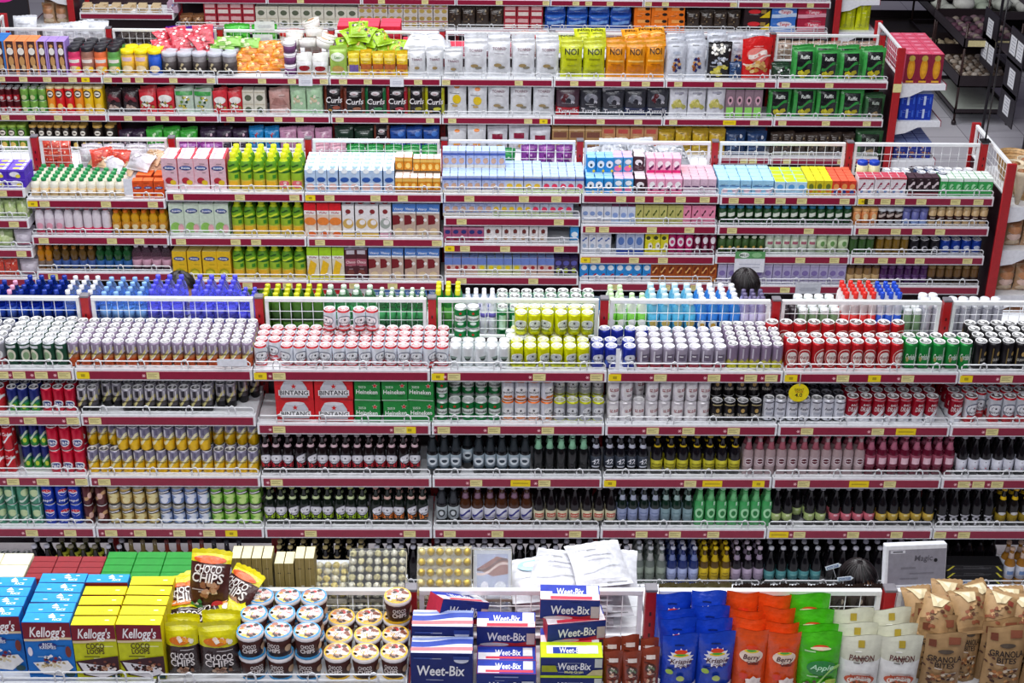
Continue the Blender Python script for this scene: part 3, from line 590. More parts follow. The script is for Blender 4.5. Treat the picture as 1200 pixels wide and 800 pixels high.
bt('bclg', 'bright green bottle', '4cb066', 'b8e8c0', None, (.66, .9, '78cc88'), [('e', 0, .36, .8, .26, 'b4f0bc'), ('e', 0, .36, .4, .14, '2c8444'), ('r', .2, .62, .14, .1, 'd0f8d8')])  # pale patches painted on as glass highlights
bt('blow', 'black bottle with lime base label', '151418', 'a8a8b0', (.02, .2, 'b4c880'), (.2, .3, '2a2a2a'), [('e', 0, .16, .4, .05, 'e0e8c0')])
bt('blpk', 'black bottle with pink base label', '151418', 'a8a8b0', (.02, .2, 'd87080'), None, [('e', 0, .16, .4, .05, 'f0c8d0')])
bt('blye', 'black bottle with amber base label', '151418', 'a8a8b0', (.02, .2, 'd0b048'), None, [('e', 0, .16, .4, .05, 'e8dca0')])
bt('blog', 'black bottle with white winged logo', '141317', '6a6a72', None, None, [('r', 0, .3, 1, .03, 'c8c8d0'), ('e', 0, .22, .7, .12, 'b8b8c0'), ('e', 0, .22, .3, .06, '1c1c20'), ('r', 0, .1, .2, .08, 'd8d8e0')])
bt('bycp', 'black bottle with yellow cap', '1a1614', 'e8b818', (.06, .26, '98801c'), (.7, .78, 'e8c018'), [('e', 0, .28, .7, .08, 'd8d8d8')])
bt('bmyr', 'clear grey bottle with silver neck', '6f7a74', 'd0d4dc', (.06, .4, '8c988c'), (.66, .84, 'b8bcb8'), [('t', 0, .22, .05, 'SMIRNOFF', '5a665a', 0, .8)])
bt('bwbl', 'royal blue bottle with pale label', '1c3070', 'c8cce0', (.06, .36, 'a8b4dc'), (.66, .8, '7c8cc0'), [('r', 0, .22, .6, .03, '8490b8')])
bt('bgld', 'amber bottle with yellow label', '5c4410', 'e8c818', (.04, .38, 'ccb020'), (.64, .8, 'd8b818'), [('r', 0, .24, .6, .03, '907810'), ('r', 0, .16, .6, .02, '907810')])
bt('bmau', 'black bottle with mauve label', '18141c', 'd8c8d8', (.06, .36, 'ac9cb4'), (.68, .8, 'a898b0'), [('r', 0, .22, .6, .03, '8c7c94')])
bt('btea', 'black bottle with teal label', '131418', 'c8ccd4', (.06, .3, '48888c'), None, [('r', 0, .2, .6, .03, '78b0b0')])
bt('bdrk', 'plain black bottle', '141216', 'c8c8d4')
bt('bgcap', 'black bottle with gold cap', '141214', 'b8a870', None, (.7, .74, 'a8986a'))
bt('wolv', 'olive wine bottle with white label', '6a5c34', '6a5c40', (.1, .42, 'c8c8d8'), None, (), kind='wine', R_=.034, H_=.27, name='wine_bottle')
bt('wred', 'red wine bottle with white label', '6c2c20', '5a1c1c', (.1, .42, 'c8c4d4'), None, (), kind='wine', R_=.034, H_=.27, name='wine_bottle')
bt('wblk', 'black wine bottle with white label', '1c1c22', '24242c', (.1, .42, 'c4c8d8'), None, (), kind='wine', R_=.034, H_=.27, name='wine_bottle')
bt('ylow', 'dark bottle with yellow shoulder', '1c1a18', '8a8470', (.5, .58, 'c8c840'), None, ())
bt('tgld', 'golden clear beer bottle', 'a8742c', 'c8a890', (.1, .44, 'c8ccd8'), (.72, .86, 'd0b8a8'), [('r', 0, .27, .6, .1, '6a88b8')])
can('teal', 'teal soda can', [(.8, '3cb8c8'), (1, '78a8a0')], [('e', 0, .5, .6, .4, '78d8e0'), ('r', 0, .86, .9, .08, 'b0b88c')], name='soda_can', group='teal cans', R_=.033, H_=.15)
box('flatblk', 'flat black gift box with yellow corners', .3, .09, .045, '1a191c', [('p', [(-.5, .2), (-.4, .9), (-.36, .9), (-.46, .2)], 'd8d040'), ('p', [(.5, .2), (.4, .9), (.36, .9), (.46, .2)], 'd8d040'), ('r', 0, .5, .5, .12, '3a3a3e')], name='gift_box', group='flat black boxes')
# ---- shelf 1 (top)
fill(3, 0, -40, 8, 'greyred', 3, 5); fill(3, 0, 8, 80, 'dkcan', 5, 5, rotc=[0, .5, -.4]); fill(3, 0, 80, 297, 'ginger', 16, 5, jr=14)
fill(3, 0, 298, 526, 'bint', 15, 5, rotc=[0, .3, -.4, .8], jr=15, skip=[(1, 0), (3, 4), (4, 4)])
for px, key in ((347, 'bint'), (363, 'bint'), (381, 'bint'), (396, 'bint')):
    X = pxX(3, 0, px + 42, YC[3] - .1); o = put(key, (X, YC[3] - .13, zs(3, 1, 0) + .122), random.uniform(-.5, .5), where='upper layer, drinks gondola')
fill(3, 0, 527, 598, 'whg', 5, 2, rotc=[0, .5, -.5]); fill(3, 0, 531, 562, 'hein', 2, 4, r0=3, layers=2); fill(3, 0, 592, 618, 'hein', 2, 4, r0=2)
fill(3, 0, 598, 691, 'yel', 6, 4, rotc=[0, .5, -.4], jr=12); fill(3, 0, 603, 697, 'yel', 6, 4, layers=1, r0=2, dz=.122, rotc=[0, .5, -.4])
fill(3, 0, 692, 724, 'blu', 2, 2, rotc=[0, .6]); fill(3, 0, 729, 745, 'blu', 1, 2); fill(3, 0, 703, 765, 'blu', 4, 5, r0=3, rotc=[.5, -.6])
fill(3, 0, 746, 851, 'greyr', 7, 4, jr=15); fill(3, 0, 851, 917, 'gryy', 5, 5, jr=15)
fill(3, 0, 919, 1057, 'anker', 9, 2, rotc=[0, 0, .5]); fill(3, 0, 903, 1070, 'anker', 10, 5, r0=3, rotc=[.3, -.3, 0])
fill(3, 0, 1058, 1138, 'carls', 5, 2, rotc=[0, .3]); fill(3, 0, 1139, 1250, 'stout', 7, 5, rotc=[0, .5, -.6])
# ---- shelf 2
fill(3, 1, -8, 8, 'coke', 1, 2); fill(3, 1, 9, 48, 'sprite', 3, 3); fill(3, 1, 49, 90, 'fanred', 3, 3)
fill(3, 1, 91, 116, 'tonic', 2, 4); fill(3, 1, 117, 142, 'tonic', 2, 4, r0=1); fill(3, 1, 143, 250, 'tonic', 8, 4); fill(3, 1, 251, 300, 'tonic', 4, 4, r0=1, skip=[(3, 1), (3, 2), (2, 1)])
fill(3, 1, 323, 416, 'sixbin', 2, 1, layers=2, hs=1); fill(3, 1, 417, 510, 'sixhei', 3, 2, layers=2)
fill(3, 1, 511, 525, 'hein', 1, 3, layers=2); fill(3, 1, 525, 587, 'hein', 4, 3); fill(3, 1, 525, 587, 'hein', 4, 3, r0=1, dz=.122)
fill(3, 1, 587, 633, 'orr', 3, 2, layers=2); fill(3, 1, 633, 648, 'orr', 1, 2, layers=2, rotc=[.6]); fill(3, 1, 648, 708, 'yer', 4, 3, rotc=[0, .5]); fill(3, 1, 648, 708, 'yer', 4, 3, r0=1, dz=.122)
fill(3, 1, 710, 831, 'whred', 8, 2, layers=2, rotc=[0, 0, .4], skip=[(2, 0, 1)]); fill(3, 1, 832, 892, 'blk', 4, 3); fill(3, 1, 832, 905, 'blk', 5, 3, r0=1, dz=.122)
fill(3, 1, 893, 990, 'asa', 7, 1); fill(3, 1, 893, 990, 'asa_shade', 7, 4, r0=1); fill(3, 1, 990, 1098, 'bali', 7, 4, rotc=[0, 0, .2])
fill(3, 1, 1111, 1127, 'bali', 1, 4); fill(3, 1, 1128, 1144, 'bintall', 1, 3, rotc=[.4]); fill(3, 1, 1144, 1157, 'bintall', 1, 4, r0=1); fill(3, 1, 1157, 1220, 'bintall', 4, 3)
# ---- shelf 3
fill(3, 2, -6, 20, 'coke', 2, 2, layers=2); fill(3, 2, 24, 58, 'sprite', 3, 3, r0=1, layers=2); fill(3, 2, 59, 102, 'fanred', 3, 2, layers=2)
fill(3, 2, 103, 304, 'lemon', 15, 3); fill(3, 2, 140, 249, 'lemon', 8, 2, dz=.14); fill(3, 2, 103, 140, 'lemon', 3, 3, r0=1, dz=.14); fill(3, 2, 249, 304, 'lemon', 4, 3, r0=1, dz=.14)
fill(3, 2, 306, 318, 'bbin', 1, 2); fill(3, 2, 318, 493, 'bbin', 13, 2, rotc=[0, 0, .7]); fill(3, 2, 500, 622, 'bhei', 9, 2, skip=[(3, 0)]); fill(3, 2, 624, 690, 'bgrn', 5, 2)
fill(3, 2, 691, 704, 'bnum', 1, 2); fill(3, 2, 707, 759, 'bnum', 4, 2); fill(3, 2, 762, 868, 'byel', 7, 2, gap=.9); fill(3, 2, 869, 1012, 'bpnk', 11, 2); fill(3, 2, 1012, 1117, 'bcri', 8, 2)
fill(3, 2, 1119, 1215, 'bwht', 7, 2, gap=.9)
# ---- shelf 4
fill(3, 3, -6, 52, 'palegreen', 4, 2, layers=2, rotc=[0, .6], hs=.9); fill(3, 3, 52, 98, 'pepsi', 3, 2, layers=2, rotc=[0, 0, .6], hs=.9); fill(3, 3, 99, 111, 'redgold', 1, 2, layers=2, rotc=[.7])
fill(3, 3, 114, 128, 'redgold', 1, 2, layers=2); fill(3, 3, 128, 188, 'gsgold', 4, 2, layers=2); fill(3, 3, 188, 248, 'gsblue', 4, 2, layers=2); fill(3, 3, 248, 308, 'gslime', 4, 2, layers=2)
fill(3, 3, 310, 432, 'blime', 9, 2, rotc=[0, 0, .6]); fill(3, 3, 434, 502, 'borg', 5, 2, rotc=[0, .6]); fill(3, 3, 511, 538, 'bsil', 2, 2); fill(3, 3, 538, 624, 'bbrn', 6, 2); fill(3, 3, 624, 722, 'bcrm', 7, 2, gap=.9)
fill(3, 3, 722, 773, 'bblu', 4, 2, gap=.9); fill(3, 3, 773, 811, 'bgn2', 3, 2, gap=.9); fill(3, 3, 812, 904, 'bclg', 7, 2); fill(3, 3, 902, 968, 'blow', 5, 2, skip=[(2, 0)], gap=.92); fill(3, 3, 970, 1025, 'blpk', 4, 2, gap=.92); fill(3, 3, 1025, 1094, 'blye', 5, 2, gap=.92)
fill(3, 3, 1096, 1163, 'blog', 5, 2, gap=.92); fill(3, 3, 1165, 1220, 'bycp', 4, 2, gap=.92)
# ---- shelf 5
fill(3, 4, -2, 37, 'teal', 3, 2); fill(3, 4, 37, 66, 'bdrk', 2, 2); fill(3, 4, 66, 122, 'ylow', 4, 2); fill(3, 4, 124, 150, 'bdrk', 2, 2); fill(3, 4, 150, 192, 'wolv', 3, 1); fill(3, 4, 192, 246, 'wred', 4, 1); fill(3, 4, 246, 290, 'wblk', 3, 1)
fill(3, 4, 322, 430, 'bgcap', 8, 4, gap=.9); fill(3, 4, 436, 740, 'bdrk', 22, 3, gap=.92); fill(3, 4, 742, 780, 'bmyr', 3, 4, gap=.92); fill(3, 4, 780, 818, 'bwbl', 3, 4, gap=.92); fill(3, 4, 818, 855, 'bgld', 3, 4, gap=.92)
fill(3, 4, 855, 894, 'bmau', 3, 4, gap=.92); fill(3, 4, 894, 962, 'btea', 5, 4, gap=.92); fill(3, 4, 964, 1090, 'bdrk', 9, 4, gap=.92)
fill(3, 4, 1106, 1174, 'flatblk', 1, 1, layers=3, noscale=False); fill(3, 4, 1106, 1174, 'bdrk', 5, 4, r0=2); fill(3, 4, 1092, 1106, 'bdrk', 1, 2); fill(3, 4, 1174, 1215, 'tgld', 3, 2, gap=.92)
# ---- back side of the drinks gondola
bottle('wdb', 'deep blue water bottle', 'water', .031, .235, '1c40a8', 't', '1838a0', (.4, .62, '2048b4'), name='water_bottle'); bottle('wpk', 'blue water bottle with pink cap', 'water', .031, .235, '3c58b0', 't', 'f0a8c8', (.4, .62, '4868c0'), name='water_bottle')
bottle('wwc', 'clear water bottle with white cap', 'water', .03, .235, 'a8c0e8', 't', 'fbfbfd', (.4, .6, '2c58b8'), name='water_bottle'); bottle('wlb', 'light blue water bottle', 'water', .032, .225, '90b8ec', 't', '88b4e8', (.4, .6, '78a8e0'), name='water_bottle')
bottle('wvi', 'water bottle with violet-blue cap', 'water', .033, .24, 'a8acf8', 't', '5858e8', (.42, .6, '6c70e8'), name='water_bottle'); bottle('wvs', 'small water bottle with violet cap', 'water', .029, .19, 'a0a4f4', 't', '5a5ce8', (.42, .6, '5c60e0'), name='water_bottle')
bottle('gty', 'green tea bottle with yellow-green cap', 'juice', .032, .225, '4a7a28', 'g', 'd0d020', (.3, .6, '2c4c1c'), name='tea_bottle'); bottle('ycap', 'green bottle with yellow cap', 'juice', .028, .25, '2c8c3c', 'g', 'f0e828', (.3, .62, '58a848'), name='tea_bottle')
bottle('gcl', 'clear green-labelled bottle', 'water', .03, .21, '78b088', 't', 'd8ecd8', (.35, .62, '3c9458'), name='water_bottle')
can('grnlid', 'tall green beer can, white lid', [(.9, '1c8848'), (1, 'd0e8d8')], [('r', 0, .5, .6, .5, 'c8e8d0')], H_=.17, R_=.034, group='tall green cans', rim='f4f6f4')
can('grnlid2', 'tall silver-green can', [(.2, '4c9468'), (1, 'a8ccb4')], [('r', 0, .5, .6, .5, 'e0f0e4'), ('r', .4, .5, .15, .8, '58986c')], H_=.17, R_=.032, group='tall silver-green cans', rim='f4f6f4')
bottle('wrap', 'blue and white wrapped milk bottle', 'milk', .031, .21, '3c8cd8', 'p', 'f8fafc', (.1, .6, '2c78cc'), dec=[('e', 0, .3, .9, .25, 'f0f4e8'), ('e', 0, .28, .5, .14, 'd8a840')], name='milk_bottle'); bottle('aqw', 'aqua isotonic bottle', 'milk', .03, .2, '68b8d8', 'p', 'c8e8f0', (.1, .6, '48a8d0'), dec=[('e', 0, .35, .8, .2, 'c8b060'), ('r', 0, .15, 1, .1, 'e8f4f8')], name='milk_bottle')
bottle('gwb', 'white and green yogurt bottle', 'milk', .03, .21, 'e8f4e0', 'p', 'd4ecc0', (.1, .6, '78c848'), dec=[('e', 0, .35, .9, .2, 'f8fcf4')], name='milk_bottle'); bottle('purb', 'lilac bottle with dark cap', 'milk', .029, .22, 'b0a8d0', 'p', '6c6488', (.1, .6, 'c8c0e0'), name='milk_bottle')
bottle('sauR', 'white sauce bottle with red cap', 'milk', .026, .25, 'e8e0e0', 'p', 'e83028', (.1, .5, 'd83838'), name='sauce_bottle', cat='sauce bottle'); bottle('sauB', 'white sauce bottle with blue cap', 'milk', .026, .25, 'dce0ec', 'p', '2050d0', (.1, .5, '2858c8'), name='sauce_bottle', cat='sauce bottle')
bottle('gla', 'green glass jar with silver lid', 'jar', .03, .15, '7c9c74', 'p', 'e4e8e8', None, name='glass_jar', cat='jar', capname='lid', capr=.028); bottle('drkj', 'dark glass jar with black lid', 'jar', .031, .15, '3a2c34', 'g', '3c3438', None, name='glass_jar', cat='jar', capname='lid', capr=.028); bottle('silj', 'silver-lidded clear jar', 'jar', .033, .19, 'b8b8c4', 'g', 'eceef4', None, name='glass_jar', cat='jar', capname='lid', capr=.031)
bottle('purl', 'purple and white yogurt drink', 'milk', .026, .2, 'e8e8f4', 'p', 'f0f0f8', (.5, .62, '6c60b8'), name='milk_bottle')
fillb(3, -50, 4, 'wdb', 4, 3); fillb(3, 4, 17, 'wpk', 1, 3); fillb(3, 17, 72, 'wdb', 4, 4); fillb(3, 72, 112, 'wwc', 3, 4); fillb(3, 114, 170, 'wlb', 4, 4); fillb(3, 170, 212, 'wvi', 3, 4); fillb(3, 220, 276, 'wvi', 4, 4); fillb(3, 277, 299, 'wvs', 2, 4)
fillb(3, 304, 378, 'gty', 6, 3); fillb(3, 378, 440, 'gcl', 4, 2, y0=.12); fillb(3, 440, 500, 'gcl', 5, 3); fillb(3, 508, 542, 'ycap', 3, 3); fillb(3, 543, 582, 'purl', 4, 4)
fillb(3, 582, 640, 'grnlid', 4, 4, y0=.03); fillb(3, 640, 700, 'grnlid2', 4, 4, y0=.03); fillb(3, 712, 735, 'gwb', 2, 4); fillb(3, 736, 760, 'gwb', 2, 2); fillb(3, 760, 818, 'aqw', 4, 4); fillb(3, 818, 870, 'wrap', 4, 4); fillb(3, 870, 900, 'purb', 3, 3)
fillb(3, 918, 938, 'drkj', 2, 3); fillb(3, 938, 988, 'gla', 4, 4); fillb(3, 988, 1030, 'sauR', 4, 4); fillb(3, 1030, 1060, 'sauB', 3, 4); fillb(3, 1062, 1084, 'gla', 2, 3); fillb(3, 1084, 1108, 'silj', 2, 3); fillb(3, 1116, 1180, 'silj', 5, 2)
# ================================================================== PRODUCTS : juice gondola
def carton(key, label, W, H, col, dec, top=None, D=None, cap=None, slant=0, name='juice_carton', **kw):
    return box(key, label, W, D or W, H, col, dec, top=top, slant=slant, cap=cap, name=name, cat='carton', **kw)
LG = lambda z, c='1c3478': [('e', 0, z, .8, .15, c), ('e', 0, z + .015, .66, .08, '6c80b8'), ('t', 0, z, .06, 'Buavita', 'f4f4f4', .2, .6)]
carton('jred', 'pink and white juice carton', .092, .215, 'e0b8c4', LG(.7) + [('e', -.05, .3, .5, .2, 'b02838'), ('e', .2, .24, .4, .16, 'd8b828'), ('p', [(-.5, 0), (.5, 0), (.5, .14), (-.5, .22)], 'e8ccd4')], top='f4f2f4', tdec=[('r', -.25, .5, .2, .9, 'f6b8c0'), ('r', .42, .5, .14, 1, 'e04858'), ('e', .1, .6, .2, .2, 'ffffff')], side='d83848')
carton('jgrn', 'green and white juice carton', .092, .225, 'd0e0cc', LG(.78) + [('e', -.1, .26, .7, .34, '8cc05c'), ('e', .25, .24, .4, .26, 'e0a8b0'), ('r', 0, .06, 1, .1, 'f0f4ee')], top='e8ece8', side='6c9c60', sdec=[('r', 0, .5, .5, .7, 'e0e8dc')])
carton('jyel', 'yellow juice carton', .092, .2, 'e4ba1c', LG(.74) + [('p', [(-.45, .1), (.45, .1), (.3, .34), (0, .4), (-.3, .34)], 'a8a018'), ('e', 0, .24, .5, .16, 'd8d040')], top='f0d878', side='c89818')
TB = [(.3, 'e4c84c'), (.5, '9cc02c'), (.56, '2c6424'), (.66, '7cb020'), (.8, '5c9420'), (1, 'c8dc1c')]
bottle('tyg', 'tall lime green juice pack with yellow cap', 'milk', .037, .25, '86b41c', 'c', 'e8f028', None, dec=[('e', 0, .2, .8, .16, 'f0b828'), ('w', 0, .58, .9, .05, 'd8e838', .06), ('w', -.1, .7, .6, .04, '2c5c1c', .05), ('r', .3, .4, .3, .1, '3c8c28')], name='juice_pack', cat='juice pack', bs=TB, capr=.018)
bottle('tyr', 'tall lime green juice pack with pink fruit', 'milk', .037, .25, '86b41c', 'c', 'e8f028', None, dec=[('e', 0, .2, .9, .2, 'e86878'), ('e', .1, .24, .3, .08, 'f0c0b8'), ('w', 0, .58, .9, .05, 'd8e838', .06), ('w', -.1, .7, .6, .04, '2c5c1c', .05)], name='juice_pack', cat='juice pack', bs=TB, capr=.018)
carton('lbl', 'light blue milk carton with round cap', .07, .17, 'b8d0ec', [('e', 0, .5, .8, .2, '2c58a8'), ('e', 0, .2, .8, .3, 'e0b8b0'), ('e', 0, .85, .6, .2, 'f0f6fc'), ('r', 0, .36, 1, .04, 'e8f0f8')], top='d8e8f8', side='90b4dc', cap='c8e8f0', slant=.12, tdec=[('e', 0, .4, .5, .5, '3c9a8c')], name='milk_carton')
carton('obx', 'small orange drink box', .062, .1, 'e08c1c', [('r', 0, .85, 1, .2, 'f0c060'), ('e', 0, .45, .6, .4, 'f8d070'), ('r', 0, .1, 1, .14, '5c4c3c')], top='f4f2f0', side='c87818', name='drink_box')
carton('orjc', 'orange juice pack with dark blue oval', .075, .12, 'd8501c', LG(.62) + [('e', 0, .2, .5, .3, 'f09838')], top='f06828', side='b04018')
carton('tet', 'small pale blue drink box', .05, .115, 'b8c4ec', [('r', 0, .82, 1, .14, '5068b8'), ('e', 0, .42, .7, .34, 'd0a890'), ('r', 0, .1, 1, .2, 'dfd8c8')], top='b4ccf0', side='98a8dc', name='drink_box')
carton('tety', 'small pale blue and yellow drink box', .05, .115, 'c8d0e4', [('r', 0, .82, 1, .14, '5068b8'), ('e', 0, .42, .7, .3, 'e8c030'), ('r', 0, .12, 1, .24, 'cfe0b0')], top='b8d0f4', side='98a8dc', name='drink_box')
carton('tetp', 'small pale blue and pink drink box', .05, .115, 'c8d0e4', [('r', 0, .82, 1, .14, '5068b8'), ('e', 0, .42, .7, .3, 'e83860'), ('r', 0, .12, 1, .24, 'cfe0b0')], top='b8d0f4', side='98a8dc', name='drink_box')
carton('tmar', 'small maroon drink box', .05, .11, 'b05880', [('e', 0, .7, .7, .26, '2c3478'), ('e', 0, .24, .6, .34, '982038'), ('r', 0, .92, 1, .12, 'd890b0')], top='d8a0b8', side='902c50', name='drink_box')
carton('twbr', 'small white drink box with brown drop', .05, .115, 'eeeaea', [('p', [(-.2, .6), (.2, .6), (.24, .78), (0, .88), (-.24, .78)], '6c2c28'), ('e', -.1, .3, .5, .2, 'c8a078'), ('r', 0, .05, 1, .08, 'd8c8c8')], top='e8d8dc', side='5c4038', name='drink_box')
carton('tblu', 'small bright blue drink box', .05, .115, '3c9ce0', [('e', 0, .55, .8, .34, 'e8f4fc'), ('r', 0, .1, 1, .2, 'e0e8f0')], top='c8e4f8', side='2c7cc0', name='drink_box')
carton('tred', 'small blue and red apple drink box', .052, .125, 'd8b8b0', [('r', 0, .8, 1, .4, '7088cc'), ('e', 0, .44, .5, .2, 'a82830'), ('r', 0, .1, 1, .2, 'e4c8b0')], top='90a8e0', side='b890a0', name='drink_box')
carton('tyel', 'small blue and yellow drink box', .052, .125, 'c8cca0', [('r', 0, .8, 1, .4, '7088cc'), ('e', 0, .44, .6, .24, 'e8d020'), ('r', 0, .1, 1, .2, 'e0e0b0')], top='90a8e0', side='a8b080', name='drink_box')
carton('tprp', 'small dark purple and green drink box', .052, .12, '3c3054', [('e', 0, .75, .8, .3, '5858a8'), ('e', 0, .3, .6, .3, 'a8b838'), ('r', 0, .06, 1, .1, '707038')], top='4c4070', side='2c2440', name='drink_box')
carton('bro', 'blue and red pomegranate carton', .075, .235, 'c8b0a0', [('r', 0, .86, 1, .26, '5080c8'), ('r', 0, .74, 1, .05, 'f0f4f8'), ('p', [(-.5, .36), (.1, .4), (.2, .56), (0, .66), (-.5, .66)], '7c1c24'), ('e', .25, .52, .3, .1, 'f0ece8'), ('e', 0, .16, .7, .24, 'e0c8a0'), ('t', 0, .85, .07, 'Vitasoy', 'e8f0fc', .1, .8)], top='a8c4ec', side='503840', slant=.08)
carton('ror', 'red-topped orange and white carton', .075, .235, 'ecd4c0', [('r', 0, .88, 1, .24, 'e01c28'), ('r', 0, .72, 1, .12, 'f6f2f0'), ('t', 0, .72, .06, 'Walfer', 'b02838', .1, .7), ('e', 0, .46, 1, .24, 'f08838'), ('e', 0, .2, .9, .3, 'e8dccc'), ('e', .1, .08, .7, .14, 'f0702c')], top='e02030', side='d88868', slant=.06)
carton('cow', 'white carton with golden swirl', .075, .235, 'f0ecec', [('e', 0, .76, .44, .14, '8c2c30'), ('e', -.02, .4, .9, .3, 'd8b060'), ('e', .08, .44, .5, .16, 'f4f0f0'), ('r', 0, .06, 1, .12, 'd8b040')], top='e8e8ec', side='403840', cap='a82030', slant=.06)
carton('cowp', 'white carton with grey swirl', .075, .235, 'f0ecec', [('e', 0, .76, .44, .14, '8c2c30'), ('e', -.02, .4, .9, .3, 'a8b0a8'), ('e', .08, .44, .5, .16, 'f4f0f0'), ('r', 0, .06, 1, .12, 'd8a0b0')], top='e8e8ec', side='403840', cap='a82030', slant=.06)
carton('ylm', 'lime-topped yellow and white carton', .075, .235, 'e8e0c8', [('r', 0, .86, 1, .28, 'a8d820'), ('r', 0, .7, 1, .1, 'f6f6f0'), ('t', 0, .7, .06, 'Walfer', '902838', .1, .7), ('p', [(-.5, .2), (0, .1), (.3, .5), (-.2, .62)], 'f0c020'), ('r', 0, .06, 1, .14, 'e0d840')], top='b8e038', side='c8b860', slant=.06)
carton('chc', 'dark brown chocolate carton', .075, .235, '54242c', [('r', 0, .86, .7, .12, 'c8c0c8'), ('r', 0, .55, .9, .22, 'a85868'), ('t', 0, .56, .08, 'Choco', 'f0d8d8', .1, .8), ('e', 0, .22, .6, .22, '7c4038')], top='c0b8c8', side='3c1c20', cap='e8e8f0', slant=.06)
# small front packs
carton('cowb', 'small blue cow drink pack', .052, .1, '2890d8', [('e', 0, .55, .8, .5, 'f0f4fa'), ('e', 0, .5, .3, .2, '2c4858'), ('e', .3, .1, .3, .2, 'e8c838')], top='98c8e8', name='milk_pack'); carton('cowk', 'small blue and pink drink pack', .052, .1, '48a0dc', [('e', 0, .7, .7, .34, 'f0f4fa'), ('e', 0, .25, .8, .4, 'e878a8'), ('e', .2, .4, .3, .2, 'e8d040')], top='f0b8cc', name='milk_pack')
carton('cowd', 'small dark spotted drink pack', .052, .1, '4c2c38', [('e', 0, .6, .7, .4, 'f0ecf0'), ('e', .1, .5, .3, .2, '2c1c28')], top='e8dce4', name='milk_pack'); carton('cowm', 'small magenta drink pack', .052, .1, 'f0a8c8', [('e', 0, .6, .7, .44, 'f8f4f8'), ('p', [(-.3, .3), (.3, .6), (.3, .4), (-.1, .2)], '6c1c58'), ('r', 0, .1, 1, .2, 'd82878')], top='f4c0d4', name='milk_pack')
carton('pkl', 'small pink and lilac drink pack', .052, .1, 'd8b8cc', [('r', 0, .5, .8, .1, '583c60'), ('r', 0, .2, 1, .16, 'f0e8f0')], top='f4bcc8', name='milk_pack'); carton('ltb', 'pale blue milk pack', .055, .1, '9cd0ec', [('r', 0, .6, .9, .06, '3870b8'), ('e', .1, .3, .6, .3, 'e8c8d8')], top='b0dcf4', name='milk_pack')
carton('lmt', 'pale blue pack with lime top', .055, .09, 'b8dcf0', [('e', 0, .6, .6, .4, '58a0d8'), ('r', 0, .1, 1, .16, 'd8e8f4')], top='c8e820', name='milk_pack'); carton('ypk', 'small yellow snack pack', .055, .1, 'd8c820', [('e', 0, .6, .6, .4, '6a7828'), ('e', 0, .3, .5, .2, 'e88828')], top='e8e028', name='drink_box')
carton('orp', 'small orange-red snack pack', .055, .1, 'e04028', [('e', 0, .6, .7, .4, 'f0a058'), ('e', 0, .2, .6, .3, '2848a0')], top='e86848', name='drink_box'); carton('rwt', 'small white pack with red top edge', .055, .125, 'e8e0e4', [('r', 0, .95, 1, .1, 'c02838'), ('w', 0, .5, .8, .12, '98284c', .3), ('e', 0, .25, .4, .2, '7c98c8')], top='c8485c', name='drink_box')
carton('bkr', 'small black and red pack', .055, .125, '2c1820', [('w', 0, .6, .8, .16, 'd8c8cc', .2), ('r', 0, .1, 1, .16, '902838')], top='48303c', name='drink_box'); carton('gnw', 'small green pack with white lid', .055, .12, '3cac58', [('r', 0, .92, 1, .16, 'e8f4ec'), ('e', 0, .5, .6, .4, 'a8e0b0'), ('w', 0, .45, .6, .1, '2c8c48', .2)], top='e4eae8', name='drink_box')
carton('wbl', 'white and blue milk pack', .055, .12, 'dfe2ec', [('e', 0, .6, .7, .26, '88a0d0'), ('r', 0, .3, .8, .08, 'a8b4d8'), ('r', 0, .1, 1, .12, 'e8d8d4')], top='b8a8b4', name='drink_box'); carton('wmv', 'white and blue pack with mauve top', .055, .12, 'd8e0f0', [('e', 0, .5, .7, .3, '90a8dc'), ('r', 0, .15, 1, .16, 'b8ccec')], top='a85880', name='drink_box')
carton('olv', 'olive yellow snack box', .055, .13, 'c4c070', [('w', 0, .6, .5, .12, '4c5c1c', .2), ('r', 0, .3, .6, .06, '8c8c38')], top='a8a050', side='9c9850', name='drink_box'); carton('pk4', 'bright pink snack box', .055, .13, 'f090b0', [('w', 0, .6, .5, .12, '581c38', .2), ('r', 0, .12, 1, .1, 'f8c0d4')], top='8c3c5c', name='drink_box')
carton('sqw', 'white milk box with blue script', .058, .15, 'dcdfe8', [('w', 0, .7, .6, .08, '4c68a8', .1), ('e', 0, .4, .5, .2, 'a8bcd8')], top='e4e4ec', name='milk_carton'); carton('sqb', 'white and navy milk box', .062, .19, 'b8c4e0', [('r', 0, .88, 1, .2, 'd8e0f0'), ('e', 0, .5, .7, .3, '5878b8'), ('r', 0, .08, 1, .16, '2848a8')], top='e4e4ec', name='milk_carton')
carton('sqy', 'yellow milk box with cow spots', .062, .17, 'e0d828', [('e', -.1, .7, .6, .16, '3c4420'), ('e', .2, .35, .6, .3, 'f4f0e0'), ('e', .25, .35, .2, .1, '2c241c')], top='f0e848', name='milk_carton')
bottle('mag', 'white drink bottle with magenta ring', 'milk', .031, .18, 'e0c8d8', 'p', '4c2c3c', (0.0, .8, 'c0206c'), dec=[('e', 0, .5, .8, .36, 'f4eef4'), ('e', 0, .5, .4, .16, 'c83878')], name='milk_bottle'); bottle('mag2', 'dark drink bottle with white ring', 'milk', .031, .17, 'c8b8c8', 'p', '3c242c', (0.0, .8, '74163c'), dec=[('e', 0, .6, .7, .3, 'f0eaf0'), ('e', 0, .3, .4, .2, 'c8b8c4')], name='milk_bottle')
